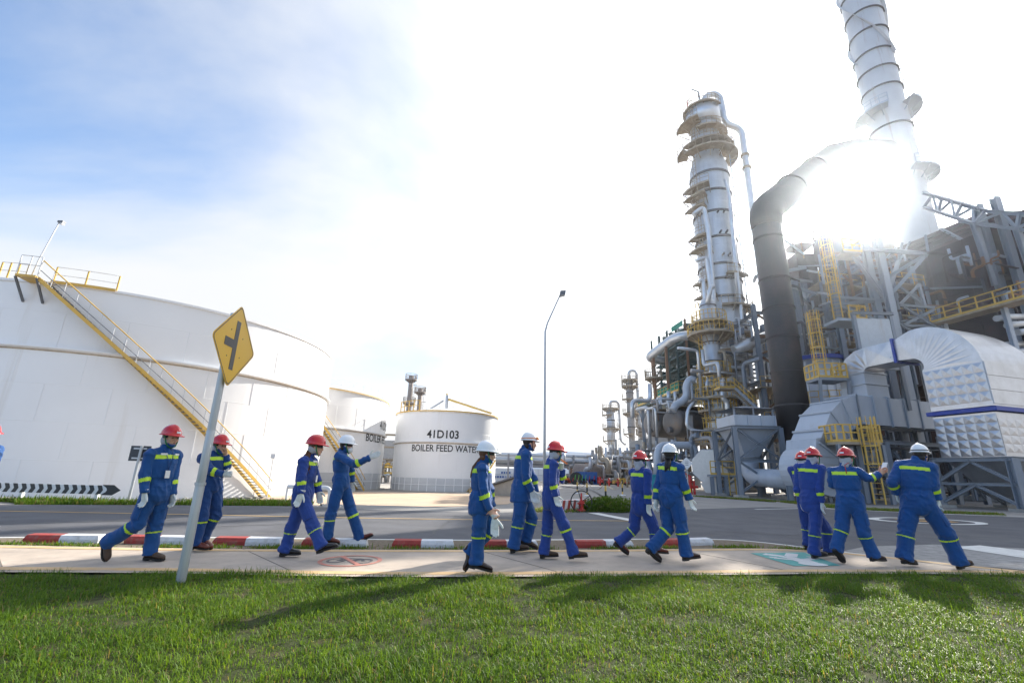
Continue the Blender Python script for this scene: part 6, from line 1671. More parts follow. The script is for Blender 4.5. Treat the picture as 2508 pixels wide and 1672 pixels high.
# ------------------------------------------------------------------ people
def cloth_mat(name, col):
    m = mat(name, col, .78, var=.10, scale=7, bump=.25, bscale=420, spec=.3)
    m.node_tree.nodes['Principled BSDF'].inputs['Sheen Weight'].default_value = .15
    return m
M_BLUEA = cloth_mat('blue coverall cloth', (0.010, 0.072, 0.245))
M_BLUEB2 = cloth_mat('violet blue coverall cloth', (0.020, 0.056, 0.255))
M_BLUEC = cloth_mat('dark blue coverall cloth', (0.009, 0.050, 0.185))
M_SKIN = mat('skin', (0.60, 0.36, 0.255), .5, var=.06, scale=20, spec=.4)
M_SKIN.node_tree.nodes['Principled BSDF'].inputs['Subsurface Weight'].default_value = .08
M_GLOVE = mat('white leather glove', (0.66, 0.69, 0.67), .75, var=.10, scale=30, bump=.2, bscale=120)
M_BOOT1 = mat('brown suede boot', (0.070, 0.042, 0.026), .7, var=.25, scale=15)
M_BOOT2 = mat('dark brown leather boot', (0.030, 0.014, 0.014), .35, var=.2, scale=12)
M_BOOT3 = mat('red brown leather boot', (0.13, 0.030, 0.018), .42, var=.2, scale=12)
M_BOOT4 = mat('black leather boot', (0.014, 0.013, 0.014), .32, var=.2, scale=12)
M_SOLE = mat('rubber sole', (0.012, 0.011, 0.011), .7)
M_HRED = mat('red helmet plastic', (0.56, 0.010, 0.014), .22, var=.02, coat=.4)
M_HWHT = mat('white helmet plastic', (0.80, 0.82, 0.84), .22, var=.02, coat=.4)
M_TAPE = mat('lime reflective tape', (0.52, 0.76, 0.035), .45, var=.05, scale=10)
M_TAPE.node_tree.nodes['Principled BSDF'].inputs['Emission Strength'].default_value = 0
M_HAIRB = mat('black hair', (0.012, 0.010, 0.010), .5, var=.3, scale=30)
M_HAIRN = mat('brown hair', (0.11, 0.045, 0.020), .45, var=.35, scale=26)
M_NET = mat('grey hair cover cloth', (0.40, 0.41, 0.45), .85, var=.12, scale=20)
M_STRAP = mat('green chin strap', (0.012, 0.16, 0.05), .6)
M_STRAPB = mat('black chin strap', (0.015, 0.015, 0.018), .6)
M_MASK = mat('white face mask', (0.72, 0.74, 0.77), .8, var=.04)
M_WHITE = mat('white card', (0.78, 0.79, 0.80), .5, var=.03)
M_EYE = mat('dark eye', (0.015, 0.010, 0.008), .25)
M_LIP = mat('lip', (0.33, 0.12, 0.10), .5)
M_GLASS = mat('smoked eyewear', (0.03, 0.035, 0.045), .08, var=.02)

def loft(b, rings, n=20):
    """rings: (centre, axis a with its radius, axis b with its radius); closed skin"""
    V = []
    for c_, a_, b_ in rings:
        for k in range(n):
            th = 2*PI*k/n; V.append(c_ + a_*math.cos(th) + b_*math.sin(th))
    F = []
    for i in range(len(rings)-1):
        for k in range(n):
            k2 = (k+1) % n; F.append((i*n+k, i*n+k2, (i+1)*n+k2, (i+1)*n+k))
    F.append(tuple(range(n))[::-1]); F.append(tuple((len(rings)-1)*n + k for k in range(n)))
    b.add(V, F, True)
def ellipsoid(b, c, ax, ay, az, n=16, m=10):
    rings = []
    for i in range(1, m):
        t = PI*i/m; rings.append((c - az*math.cos(t), ax*math.sin(t), ay*math.sin(t)))
    loft(b, rings, n)
def remeshed(name, b, voxel, smooth_it=4, fac=.5):
    me = bpy.data.meshes.new(name); me.from_pydata(b.v, [], b.f); me.update()
    bm = bmesh.new(); bm.from_mesh(me); bmesh.ops.recalc_face_normals(bm, faces=bm.faces[:]); bm.to_mesh(me); bm.free()
    o = bpy.data.objects.new(name, me); COL.objects.link(o)
    md = o.modifiers.new('r', 'REMESH'); md.mode = 'VOXEL'; md.voxel_size = voxel; md.use_smooth_shade = True
    if smooth_it:
        ms = o.modifiers.new('s', 'SMOOTH'); ms.factor = fac; ms.iterations = smooth_it
    dg = bpy.context.evaluated_depsgraph_get()
    out_ = bpy.data.meshes.new_from_object(o.evaluated_get(dg)); out_.name = name
    bpy.data.objects.remove(o); bpy.data.meshes.remove(me)
    return out_

def make_hand(name, wrist, d, thumb, gloved, parent, curl=.35, size=1.0, spread=.12, limp=False):
    """palm, four fingers of different lengths and a thumb from the side of the palm"""
    d = d.normalized(); t = (thumb - d*thumb.dot(d)).normalized(); n_ = d.cross(t).normalized()   # n_: back of the hand or palm
    s = size*(1.08 if gloved else 1.0); b = MB()
    rf = .0105*s*(1.12 if gloved else 1)
    rings = [(wrist - d*.05, t*.031*s, n_*.027*s), (wrist, t*.030*s, n_*.024*s), (wrist + d*.03*s, t*.038*s, n_*.021*s), (wrist + d*.065*s, t*.043*s, n_*.019*s), (wrist + d*.095*s, t*.042*s, n_*.016*s), (wrist + d*.105*s, t*.036*s, n_*.010*s)]
    if gloved: rings[0] = (wrist - d*.045, t*.044*s, n_*.040*s)
    loft(b, rings, 14)
    for k, (off, L) in enumerate(((.032, .072), (.011, .082), (-.011, .076), (-.031, .060))):
        p0 = wrist + d*.085*s + t*off*s; cv = curl*(1 + .15*k)
        d1 = (d + t*off*spread*8).normalized(); pts = [p0]; ang = 0
        for seg, f_ in enumerate((.2, .42, .32, .26)):
            ang += cv*(0 if seg == 0 else .75)
            dd = d1*math.cos(ang) + n_*math.sin(ang); pts.append(pts[-1] + dd*L*f_*s)
        b.tube(pts, [rf, rf*1.02, rf*.98, rf*.92, rf*.7], 8)
    p0 = wrist + d*.022*s + t*.028*s
    td = (d*.72 + t*.70 + n_*.25).normalized()
    b.tube([p0 - td*.01, p0 + td*.035*s, p0 + td*.062*s + d*.004, p0 + td*.080*s + d*.018*s], [rf*1.25, rf*1.25, rf*1.1, rf*.75], 8)
    if gloved:
        me = remeshed(name, b, .0055, 2)
        me.materials.append(M_GLOVE); o = link(name, me, parent); me.polygons.foreach_set('use_smooth', [True]*len(me.polygons)); return o
    return b

def make_boot(ankle, toe, lat, m, parent, size=1.0):
    v = (toe - ankle).normalized(); lat = (lat - v*lat.dot(v)).normalized()
    q = Quaternion(lat, R(22)); f1 = q @ v; q2 = Quaternion(lat, -R(22)); f2 = q2 @ v
    f = f1 if f1.z > f2.z else f2
    f = f.normalized(); up = lat.cross(f).normalized()
    if up.dot(ankle - toe) < 0: up = -up
    s = size; heel = ankle - f*.075*s - up*.085*s
    b = MB()
    # upper: sections from heel to toe
    prof = [(0, .030, .075), (.02, .037, .105), (.075, .040, .125), (.125, .041, .098), (.165, .045, .072), (.215, .048, .060), (.255, .043, .052), (.280, .030, .040), (.292, .012, .026)]
    rings = []
    for x, w, h in prof:
        c_ = heel + f*x*s + up*(.018 + h*.5)*s; rings.append((c_, lat*w*s, up*h*.5*s))
    loft(b, rings, 18)
    b.tube([ankle - up*.03*s - f*.012*s, ankle + up*.03*s - f*.014*s, ankle + up*.085*s - f*.018*s], [.044*s, .045*s, .047*s], 16)
    me = remeshed('boot', b, .008, 3); me.materials.append(m); me.polygons.foreach_set('use_smooth', [True]*len(me.polygons))
    o = link('boot', me, parent)
    # sole with a heel block
    g_ = MB(); P = []
    outl = [(0.005, .028), (.03, .038), (.08, .038), (.13, .037), (.19, .047), (.235, .047), (.27, .036), (.292, .016)]
    pts = [heel + f*x*s + lat*w*s for x, w in outl] + [heel + f*x*s - lat*w*s for x, w in outl[::-1]]
    g_.prism(pts, up*.024*s)
    hp = [heel + f*x*s + lat*w*s - up*.002 for x, w in outl[:3]] + [heel + f*x*s - lat*w*s - up*.002 for x, w in outl[:3][::-1]]
    g_.prism(hp, -up*.010*s)
    sl = g_.build('sole', M_SOLE, o)
    zmin = min(v_.co.z for v_ in sl.data.vertices)
    return o, zmin

def make_helmet(c, fwd, up, m, parent, logo=True, peak=1.0, ridge=True):
    """hard hat: dome with a raised ridge, brim and a longer peak in front"""
    fwd = (fwd - up*fwd.dot(up)).normalized(); lat = up.cross(fwd).normalized()
    n, mm = 36, 9; V = []; F = []
    for j in range(mm+1):
        t = (PI/2)*j/mm
        for k in range(n):
            th = 2*PI*k/n; cs, sn = math.cos(th), math.sin(th)
            r_f, r_l, r_h = .138, .112, .132
            x = cs*r_f*math.cos(t)**.85; y = sn*r_l*math.cos(t)**.85; z = r_h*math.sin(t)**1.0
            if ridge and abs(y) < .03 and j > 1: z += .011*(1 - (abs(y)/.03)**2)
            V.append(c + fwd*x + lat*y + up*z)
    for j in range(mm):
        for k in range(n):
            k2 = (k+1) % n; F.append((j*n+k, j*n+k2, (j+1)*n+k2, (j+1)*n+k))
    o = mesh_obj('helmet', V, F, m, parent, smooth=True)
    # brim
    V = []; F = []
    for k in range(n):
        th = 2*PI*k/n; cs, sn = math.cos(th), math.sin(th)
        ext = .014 + .040*peak*max(0, cs)**2.2; dz = -.006 - .012*max(0, cs)**2
        for rr, zz in ((0.0, .012), (ext, dz + .008), (ext + .002, dz + .002), (ext, dz - .002), (-.004, -.006)):
            V.append(c + fwd*cs*(.138 + rr) + lat*sn*(.112 + rr) + up*zz)
    for k in range(n):
        k2 = (k+1) % n
        for q in range(4): F.append((k*5+q, k2*5+q, k2*5+q+1, k*5+q+1))
    mesh_obj('brim', V, F, m, o, smooth=True)
    if logo:
        for sgn in (1, -1):
            g_ = MB(); p = c + (fwd*.142 if sgn > 0 else -fwd*.140) + up*.036
            dirf = fwd*sgn
            pts = []
            for a in (-.028, 0, .028):
                bulge = dirf*(.0 - abs(a)*.16 + .001)
                pts.append(p + lat*a + bulge)
            Vq = [q - up*.011 for q in pts] + [q + up*.012 - dirf*.005 for q in pts]
            g_.add([v + dirf*.001 for v in Vq] + [v - dirf*.004 for v in Vq], [(0, 1, 4, 3), (1, 2, 5, 4), (6, 9, 10, 7), (7, 10, 11, 8), (0, 3, 9, 6), (2, 8, 11, 5), (3, 4, 10, 9), (4, 5, 11, 10), (0, 6, 7, 1), (1, 7, 8, 2)])
            g_.build('sticker', M_WHITE, o)
    return o

def seg_dist(P, a, b):
    ab = b - a; t = np.clip(((P - a) @ ab)/max(1e-9, ab @ ab), 0, 1)
    return np.linalg.norm(P - (a + t[:, None]*ab), axis=1), t

def make_person(label, J, Y0, phi, phih, helmet, cloth, boot, sex='m', scale=1.0, hair=None, net=False, mask=False, strap=M_STRAP, glasses=False,
                gloves=(True, True), jacket=False, badge=False, tilt=0.0, bulk=1.0, crop=(0, 0, 1), phone=False, held_glove=False, curl=(.35, .35), red_cord=False, chest=True, thumbs=(None, None), head_drop=0.0, goggles=None):
    """J: joints as spots of the photograph with a depth offset in metres; near side is the figure's right"""
    ox, oy, sc_ = crop
    def W(k):
        x, y, dy = J[k]; return at(ox + x*sc_, oy + y*sc_, Y0 + dy)
    pel, nck, hed = W('pelvis'), W('neck'), W('head')
    f = Vector((math.cos(R(phi)), math.sin(R(phi)), 0)); lat = Vector((-f.y, f.x, 0))       # lat: the figure's left
    fh = Vector((math.cos(R(phih)), math.sin(R(phih)), 0)); lath = Vector((-fh.y, fh.x, 0))
    up = (nck - pel).normalized()
    lean_f = (f - up*f.dot(up)).normalized(); latT = up.cross(lean_f).normalized()
    if latT.dot(lat) < 0: latT = -latT
    S = scale; B = bulk*S
    w_sh = (.168 if sex == 'm' else .150)*S
    shR, shL = nck - latT*w_sh - up*.085*S, nck + latT*w_sh - up*.085*S
    hpR, hpL = pel - lat*.078*S, pel + lat*.078*S
    elR, wrR, elL, wrL = W('elR'), W('wrR'), W('elL'), W('wrL')
    knR, anR, toR, knL, anL, toL = W('knR'), W('anR'), W('toR'), W('knL'), W('anL'), W('toL')
    T = thing('person', label, 'person', 'workers in blue coveralls walking on the path')
    # boots first: they decide how high the figure stands
    bR, zR = make_boot(anR, toR, lat, boot, T, S); bL, zL = make_boot(anL, toL, lat, boot, T, S)
    dz = .026 - min(zR, zL)
    # ---- body volumes
    b = MB()
    Lt = (nck - pel).length
    def tp(u): return pel.lerp(nck, u)
    hw = .168 if sex == 'm' else .172
    ww = .150 if sex == 'm' else .130
    cw = .185 if sex == 'm' else .160
    def dl(u): return (lat.lerp(latT, max(0, min(1, u)))).normalized()
    def df(u): return (f.lerp(lean_f, max(0, min(1, u)))).normalized()
    rings = [(pel - up*.13*S, dl(0)*.07*B, df(0)*.07*B), (pel - up*.09*S, dl(0)*.145*B, df(0)*.115*B), (pel - up*.02*S, dl(0)*hw*B, df(0)*.132*B - up*0), (tp(.10), dl(.1)*hw*.98*B, df(.1)*.128*B), (tp(.22), dl(.2)*ww*1.02*B, df(.2)*.118*B)]
    if jacket: rings = [(pel - up*.14*S, dl(0)*.168*B, df(0)*.135*B), (pel - up*.13*S, dl(0)*.182*B, df(0)*.148*B), (pel - up*.02*S, dl(0)*.185*B, df(0)*.150*B), (tp(.10), dl(.1)*.178*B, df(.1)*.142*B), (tp(.24), dl(.2)*.168*B, df(.2)*.130*B)]
    rings += [(tp(.30), dl(.3)*ww*(1.0 if not jacket else 1.08)*B, df(.3)*.112*B), (tp(.36), dl(.4)*ww*1.14*B, df(.4)*.126*B), (tp(.52), dl(.5)*cw*.95*B, df(.5)*.130*B + up*0), (tp(.68), dl(.7)*cw*B, df(.7)*.132*B), (tp(.79), dl(.8)*cw*.96*B, df(.8)*.120*B), (tp(.88), dl(.9)*cw*.78*B, df(.9)*.098*B), (tp(.95), dl(1)*.098*S, df(1)*.076*S), (tp(1.03), dl(1)*.062*S, df(1)*.060*S)]
    loft(b, rings, 24)
    if sex == 'f': ellipsoid(b, tp(.66) + df(.7)*.075*S, dl(.7)*.11*S, df(.7)*.055*S, up*.075*S)
    ellipsoid(b, pel - df(0)*.040*S - up*.05*S, dl(0)*.150*B, df(0)*.085*B, up*.14*S)          # seat
    for sh, el, wr in ((shR, elR, wrR), (shL, elL, wrL)):
        inn = sh.lerp(tp(.82), .45)
        m1 = sh.lerp(el, .5); m2 = el.lerp(wr, .45)
        b.tube(bend([inn, sh, m1, el, m2, wr - (wr-el).normalized()*.02], .05, 3), 1, 14) if False else None
        ellipsoid(b, sh, latT*.074*B, df(.9)*.076*B, up*.070*B, 14, 10)
        b.tube([tp(.93).lerp(sh, .25), sh + up*.018*S], [.062*B, .052*B], 12)
        dsh = (el - sh).normalized()
        pts = [sh - dsh*.03, sh, sh.lerp(el, .3), m1, sh.lerp(el, .85), el, el.lerp(wr, .2), m2, el.lerp(wr, .8), el.lerp(wr, .97)]
        rr = [.048, .067, .067, .063, .058, .057, .056, .053, .048, .049]
        b.tube(pts, [r_*B*(1 if sex == 'm' else .93) for r_ in rr], 14)
    for hp, kn, an in ((hpR, knR, anR), (hpL, knL, anL)):
        dn = (an - kn).normalized(); L2 = (an-kn).length
        pts = [hp + up*.04, hp.lerp(kn, .12), hp.lerp(kn, .4), hp.lerp(kn, .75), kn, kn.lerp(an, .25), kn.lerp(an, .6), kn.lerp(an, .9), an + dn*.035]
        rr = [.088, .098, .094, .085, .080, .080, .079, .081, .083]
        b.tube(pts, [r_*B*(1 if sex == 'm' else .96) for r_ in rr], 16)
    # head and neck
    uph = (Vector((0, 0, 1)) + fh*tilt).normalized(); fhh = (fh - uph*fh.dot(uph)).normalized()
    hc = hed; hs = .97*S if sex == 'f' else S
    b.tube([nck - up*.05, nck + up*.03, hc - uph*.045 - fhh*.012], [.060*S, .054*S, .052*S], 14)
    ellipsoid(b, hc + uph*.030*hs - fhh*.006, lath*.074*hs, fhh*.094*hs, uph*.100*hs)
    ellipsoid(b, hc - uph*.035*hs + fhh*.022*hs, lath*.060*hs, fhh*.070*hs, uph*.076*hs)
    ellipsoid(b, hc - uph*.090*hs + fhh*.058*hs, lath*.030*hs, fhh*.028*hs, uph*.024*hs)        # chin
    nb = hc + fhh*.090*hs
    b.tube([nb + uph*.018*hs - fhh*.006, nb - uph*.012*hs + fhh*.010*hs, nb - uph*.030*hs + fhh*.016*hs, nb - uph*.036*hs - fhh*.004], [.007*hs, .011*hs, .015*hs, .010*hs], 8)
    ellipsoid(b, hc + fhh*.082*hs + uph*.034*hs, lath*.048*hs, fhh*.016*hs, uph*.010*hs)        # brow
    ellipsoid(b, hc + fhh*.082*hs - uph*.058*hs, lath*.024*hs, fhh*.013*hs, uph*.011*hs)        # lips
    for sg in (-1, 1):
        ellipsoid(b, hc + lath*sg*.075*hs - fhh*.004 - uph*.008, lath*.008, fhh*.018*hs, uph*.030*hs)
        ellipsoid(b, hc + lath*sg*.038*hs + fhh*.070*hs - uph*.018*hs, lath*.024*hs, fhh*.022*hs, uph*.022*hs)
    # bare hands belong to the body
    hands = []
    for side, (wr, el, sh, gl, cu, th_) in enumerate(((wrR, elR, shR, gloves[0], curl[0], thumbs[0]), (wrL, elL, shL, gloves[1], curl[1], thumbs[1]))):
        hk = 'haR' if side == 0 else 'haL'
        d_ = (W(hk) - wr) if hk in J else (wr - el)
        th_ = Vector(th_) if th_ else f
        if not gl:
            hb = make_hand('hand', wr, d_, th_, False, T, cu, S); b.add(hb.v, hb.f, True)
        hands.append((wr, d_, th_, gl, cu))
    me = remeshed('body', b, .0085 if all(gloves) else .0072, 3, .5)
    nv = len(me.vertices); co = np.empty(nv*3); me.vertices.foreach_get('co', co); co = co.reshape(-1, 3)
    no = np.empty(nv*3); me.vertices.foreach_get('normal', no); no = no.reshape(-1, 3)
    A = lambda v: np.array(v)
    bones = [('torso', pel - up*.08, tp(.9)), ('neck', tp(1.0), hc - uph*.05), ('head', hc - uph*.06 + fhh*.02, hc + uph*.06),
             ('uaR', shR, elR), ('faR', elR, wrR), ('uaL', shL, elL), ('faL', elL, wrL), ('thR', hpR, knR), ('shR', knR, anR), ('thL', hpL, knL), ('shL', knL, anL),
             ('hdR', wrR, wrR + hands[0][1].normalized()*.17), ('hdL', wrL, wrL + hands[1][1].normalized()*.17)]
    bias = {'torso': .10*B, 'thR': .02, 'thL': .02}
    D = []; Tt = []
    for nm, a, c_ in bones:
        d_, t_ = seg_dist(co, A(a), A(c_)); D.append(d_ - bias.get(nm, 0)); Tt.append(t_)
    D = np.array(D); idx = D.argmin(0); names = [x[0] for x in bones]
    # cloth folds: ripples that gather at the joints plus soft wrinkles
    amp = np.zeros(nv); seed = random.Random(sum(map(ord, label))).uniform(0, 50)
    for k, nm in enumerate(names):
        sel = idx == k
        if nm in ('head', 'neck') or (nm == 'hdR') or (nm == 'hdL'): continue
        t_ = Tt[k]
        if nm[:2] in ('ua', 'th'): w_ = .55 + .7*np.exp(-((t_ - 1)/.25)**2) + .5*np.exp(-((t_)/.2)**2)
        elif nm[:2] in ('fa', 'sh'): w_ = .55 + .7*np.exp(-((t_)/.25)**2) + .6*np.exp(-((t_ - 1)/.25)**2)
        else: w_ = .5 + .8*np.exp(-((t_ - .27)/.13)**2) + .4*np.exp(-((t_ - .0)/.15)**2)
        amp[sel] = w_[sel]
    disp = np.zeros(nv)
    for i in np.nonzero(amp > 0)[0]:
        x, y, z = co[i]
        a1 = mnoise.noise(Vector((x*9 + seed, y*9, z*5)))
        a2 = mnoise.noise(Vector((x*16 + seed, y*16 + a1*1.5, z*34)))
        ridge_ = 1 - abs(mnoise.noise(Vector((x*11 + z*7 + seed, y*11 + z*3, z*4.5 - x*4))))*2.2
        r2_ = 1 - abs(mnoise.noise(Vector((x*5 - z*4 + seed, y*5 + 3, z*11 + x*5))))*2.4
        disp[i] = (a1*.7 + a2*.25 + max(-.7, ridge_)*.85 + max(-.6, r2_)*.55*max(0, amp[i] - .45))
    co += no*(disp*amp*.0125)[:, None]
    me.vertices.foreach_set('co', co.reshape(-1)); me.update()
    # skin above the collar and on bare hands
    npoly = len(me.polygons); li = np.empty(npoly*4, dtype=np.int32)
    quads = [tuple(p.vertices) for p in me.polygons]
    first = np.array([q[0] for q in quads])
    collar_pt = A(tp(1.0)); hgt = (co - collar_pt) @ A(up)
    skin = ((idx == 1) | (idx == 2)) & (hgt > -.01)
    skin |= (idx == 2)
    for k, nm in ((11, 0), (12, 1)):
        if not gloves[nm]: skin |= (idx == k)
    me.materials.append(cloth); me.materials.append(M_SKIN)
    me.polygons.foreach_set('material_index', skin[first].astype(np.int32)); me.polygons.foreach_set('use_smooth', [True]*npoly)
    me.update()
    body = link('body', me, T)
    me.vertices.foreach_get('normal', no.reshape(-1)); nn = np.empty(nv*3); me.vertices.foreach_get('normal', nn); nn = nn.reshape(-1, 3)
    # reflective tape: strips of the cloth surface lifted off it
    def band(sel, name='reflective_band'):
        fs = [q for q, s_ in zip(quads, sel[first]) if s_]
        if len(fs) < 6: return
        used = sorted({v for q in fs for v in q}); mp_ = {v: i for i, v in enumerate(used)}
        P = co[used] + nn[used]*.004
        o = mesh_obj(name, P.tolist(), [tuple(mp_[v] for v in q) for q in fs], M_TAPE, body, smooth=True)
        return o
    for nm, t0 in (('faR', .28), ('faL', .28)):
        k = names.index(nm); L = (bones[k][2] - bones[k][1]).length; h_ = .024/L
        band((idx == k) & (abs(Tt[k] - t0) < h_))
    for nm, t0 in (('shR', .16), ('shL', .16)):
        k = names.index(nm); L = (bones[k][2] - bones[k][1]).length; h_ = .026/L
        band((idx == k) & (abs(Tt[k] - t0) < h_))
    tl = ((co - A(pel)) @ A(up))/Lt
    armfree = (idx == 0)
    if chest: band(armfree & (abs(tl - .80) < .026/Lt) & (abs((co - A(nck)) @ A(latT)) < .175*S))
    # collar
    g_ = MB(); n = 22; V = []; F = []
    for k in range(n+1):
        th = PI*.14 + (2*PI - PI*.28)*k/n; o_ = df(1)*math.cos(th) + dl(1)*math.sin(th)
        for h_, r_ in ((-.040, .092), (.012, .073), (.012, .067), (-.04, .080)): V.append(tp(1.0) + up*h_*S + o_*r_*S)
    for k in range(n):
        for q in range(3): F.append((k*4+q, (k+1)*4+q, (k+1)*4+q+1, k*4+q+1))
    g_.add(V, F).build('collar', cloth, body)
    # trouser pocket flaps and chest pocket flaps
    for sg, kn, hp in ((-1, knR, hpR), (1, knL, hpL)):
        c_ = hp.lerp(kn, .55); ax_ = (kn - hp).normalized(); l_ = lat*sg
        l_ = (l_ - ax_*l_.dot(ax_)).normalized(); fw = ax_.cross(l_)
        def pp(u, v, dd): 
            th = u/.1; return c_ + ax_*v + (l_*math.cos(th) + fw*math.sin(th))*(.097*B + dd)
        g_ = MB(); V = []; us = [-.075, -.04, 0, .04, .075]
        for v_ in (-.07, .10):
            for u_ in us: V.append(pp(u_, v_, .004))
        for v_ in (-.07, .10):
            for u_ in us: V.append(pp(u_, v_, -.02))
        F = [(i, i+1, 5+i+1, 5+i) for i in range(4)] + [(10+i, i, 5+i, 15+i) for i in (0,)] + [(4, 14, 19, 9)] + [(i+10, i+11, i+1, i) for i in range(4)] + [(5+i, 6+i, 16+i, 15+i) for i in range(4)]
        g_.add(V, F).build('leg_pocket', cloth, body)
    # gloves
    for (wr, d_, th_, gl, cu), sg in zip(hands, (-1, 1)):
        if gl: make_hand('glove', wr - d_.normalized()*.01, d_, th_, True, T, cu, S)
    if held_glove:
        wr, d_ = hands[0][0], hands[0][1].normalized()
        make_hand('held_glove', wr + d_*.09 + Vector((0, 0, -.03)), Vector((.02, -.05, -1)), f, True, T, .2, S*1.1)
    if phone:
        wr, d_ = hands[0][0], hands[0][1].normalized(); p = wr + d_*.12 + Vector((0, 0, .03))
        bar('phone', p - Vector((.02, 0, .03)), p + Vector((.05, .02, .08)), .07, M_WHITE, T, h=.012)
    # face details
    for sg in (-1, 1):
        g_ = MB(); ellipsoid(g_, hc + lath*sg*.031*hs + fhh*.083*hs + uph*.012*hs, lath*.012, fhh*.006, uph*.006, 10, 6); g_.build('eye', M_EYE, body)
        g_ = MB(); ellipsoid(g_, hc + lath*sg*.033*hs + fhh*.091*hs + uph*.034*hs, lath*.020, fhh*.004, uph*.004, 10, 6); g_.build('eyebrow', M_HAIRB, body)
    g_ = MB(); ellipsoid(g_, hc + fhh*.093*hs - uph*.058*hs, lath*.022, fhh*.004, uph*.007, 10, 6); g_.build('mouth', M_LIP, body)
    hcol = hair if hair else M_HAIRB
    hm = MB(); ellipsoid(hm, hc + uph*.036*hs - fhh*.020*hs, lath*.083*hs, fhh*.092*hs, uph*.092*hs, 20, 12)
    ellipsoid(hm, hc - uph*.028*hs - fhh*.050*hs, lath*.068*hs, fhh*.050*hs, uph*.066*hs, 18, 10)
    hm.build('hair', hcol, T)
    if mask:
        g_ = MB(); ellipsoid(g_, hc + fhh*.070*hs - uph*.055*hs, lath*.060*hs, fhh*.048*hs, uph*.056*hs, 18, 10); mo = g_.build('face_mask', M_MASK, T)
        for sg in (-1, 1): MB().tube([hc + fhh*.07 + lath*sg*.06 - uph*.03, hc + lath*sg*.083 + uph*.005 - fhh*.01], .0025, 5).build('ear_loop', M_MASK, mo)
    if glasses:
        g_ = MB(); n = 14; V = []; F = []
        for k in range(n+1):
            th = -1.25 + 2.5*k/n
            for h_ in (-.014, .014): V.append(hc + uph*(.014 + h_)*1.0 + (fhh*math.cos(th)*.104 + lath*math.sin(th)*.084)*hs)
        for k in range(n): F.append((2*k, 2*k+2, 2*k+3, 2*k+1))
        V2 = V + [v - (v - hc).normalized()*.003 for v in V]; m_ = len(V)
        F2 = F + [tuple(m_ + i for i in q[::-1]) for q in F] + [(2*k, m_+2*k, m_+2*k+2, 2*k+2) for k in range(n)] + [(2*k+1, 2*k+3, m_+2*k+3, m_+2*k+1) for k in range(n)]
        g_.add(V2, F2, True).build('safety_glasses', M_GLASS, T)
    if net:
        g_ = MB(); ellipsoid(g_, hc - uph*.020*hs - fhh*.050*hs, lath*.085*hs, fhh*.062*hs, uph*.085*hs, 18, 10)
        ellipsoid(g_, hc - uph*.095*hs - fhh*.085*hs, lath*.050*hs, fhh*.045*hs, uph*.050*hs, 14, 8)
        ellipsoid(g_, hc - uph*.030*hs - fhh*.000*hs, lath*.087*hs, fhh*.040*hs, uph*.062*hs, 14, 8)
        m_ = remeshed('head_cover', g_, .010, 4); m_.materials.append(M_NET); m_.polygons.foreach_set('use_smooth', [True]*len(m_.polygons))
        c3_ = [v for v in m_.vertices]
        for v in c3_: v.co += v.normal*.006*mnoise.noise(v.co*28)
        link('head_cover', m_, T)
    if hair and hair_len(label):
        L_ = hair_len(label); rs_ = random.Random(5)
        g_ = MB()
        base_ = hc - uph*.045 - fhh*.075
        for k in range(26):
            a_ = rs_.uniform(-1, 1); bb = rs_.uniform(-1, 1)
            st0 = base_ + lath*a_*.045*(1 if L_[1] else .5) + fhh*bb*.02
            en = nck - up*(L_[0]*rs_.uniform(.8, 1.05) - .05) - fhh*(.115 if not L_[1] else .02) + lath*(a_*(.035 if not L_[1] else .05) + (-.11 if L_[1] else 0)) + fhh*(bb*.03 + (.06 if L_[1] else 0))
            md_ = st0.lerp(en, .45) - fhh*.03
            g_.tube([st0, md_, st0.lerp(en, .8) - fhh*.012, en], [.016, .019, .014, .003], 6)
        g_.build('long_hair', hair, T)
    # helmet and strap
    hbase = hc + uph*.052*hs - fhh*.004
    make_helmet(hbase, (fhh + uph*(-.06)).normalized(), (uph + fhh*.05).normalized(), helmet, T, True)
    if goggles:
        uo = (uph + fhh*.05).normalized()
        pts = [hbase + uo*.030 + fhh*math.cos(t)*.141*.985 + lath*math.sin(t)*.114*.985 for t in [2*PI*k/28 for k in range(28)]]
        MB().tube(pts, .008, 6, closed=True).build('goggle_strap', goggles, T)
        g_ = MB(); V = []
        for k in range(9):
            t = -.85 + 1.7*k/8
            for h_ in (.016, .056):
                for r_ in (1.0, 1.14): V.append(hbase + uo*h_ + (fhh*math.cos(t)*.141 + lath*math.sin(t)*.116)*r_)
        F = []
        for k in range(8):
            a_ = 4*k; F += [(a_+1, a_+5, a_+7, a_+3), (a_, a_+2, a_+6, a_+4), (a_+2, a_+3, a_+7, a_+6), (a_, a_+4, a_+5, a_+1)]
        g_.add(V, F + [(0, 1, 3, 2), (32, 34, 35, 33)], True).build('goggles', goggles, T)
    if strap:
        for sg in (-1, 1):
            pts = [hbase + lath*sg*.098 + fhh*.015 - uph*.005, hc + lath*sg*.080 + fhh*.030 - uph*.045, hc + lath*sg*.052 + fhh*.046 - uph*.100, hc + fhh*.052 - uph*.122]
            MB().tube(pts, .0075, 6).build('chin_strap', strap, T)
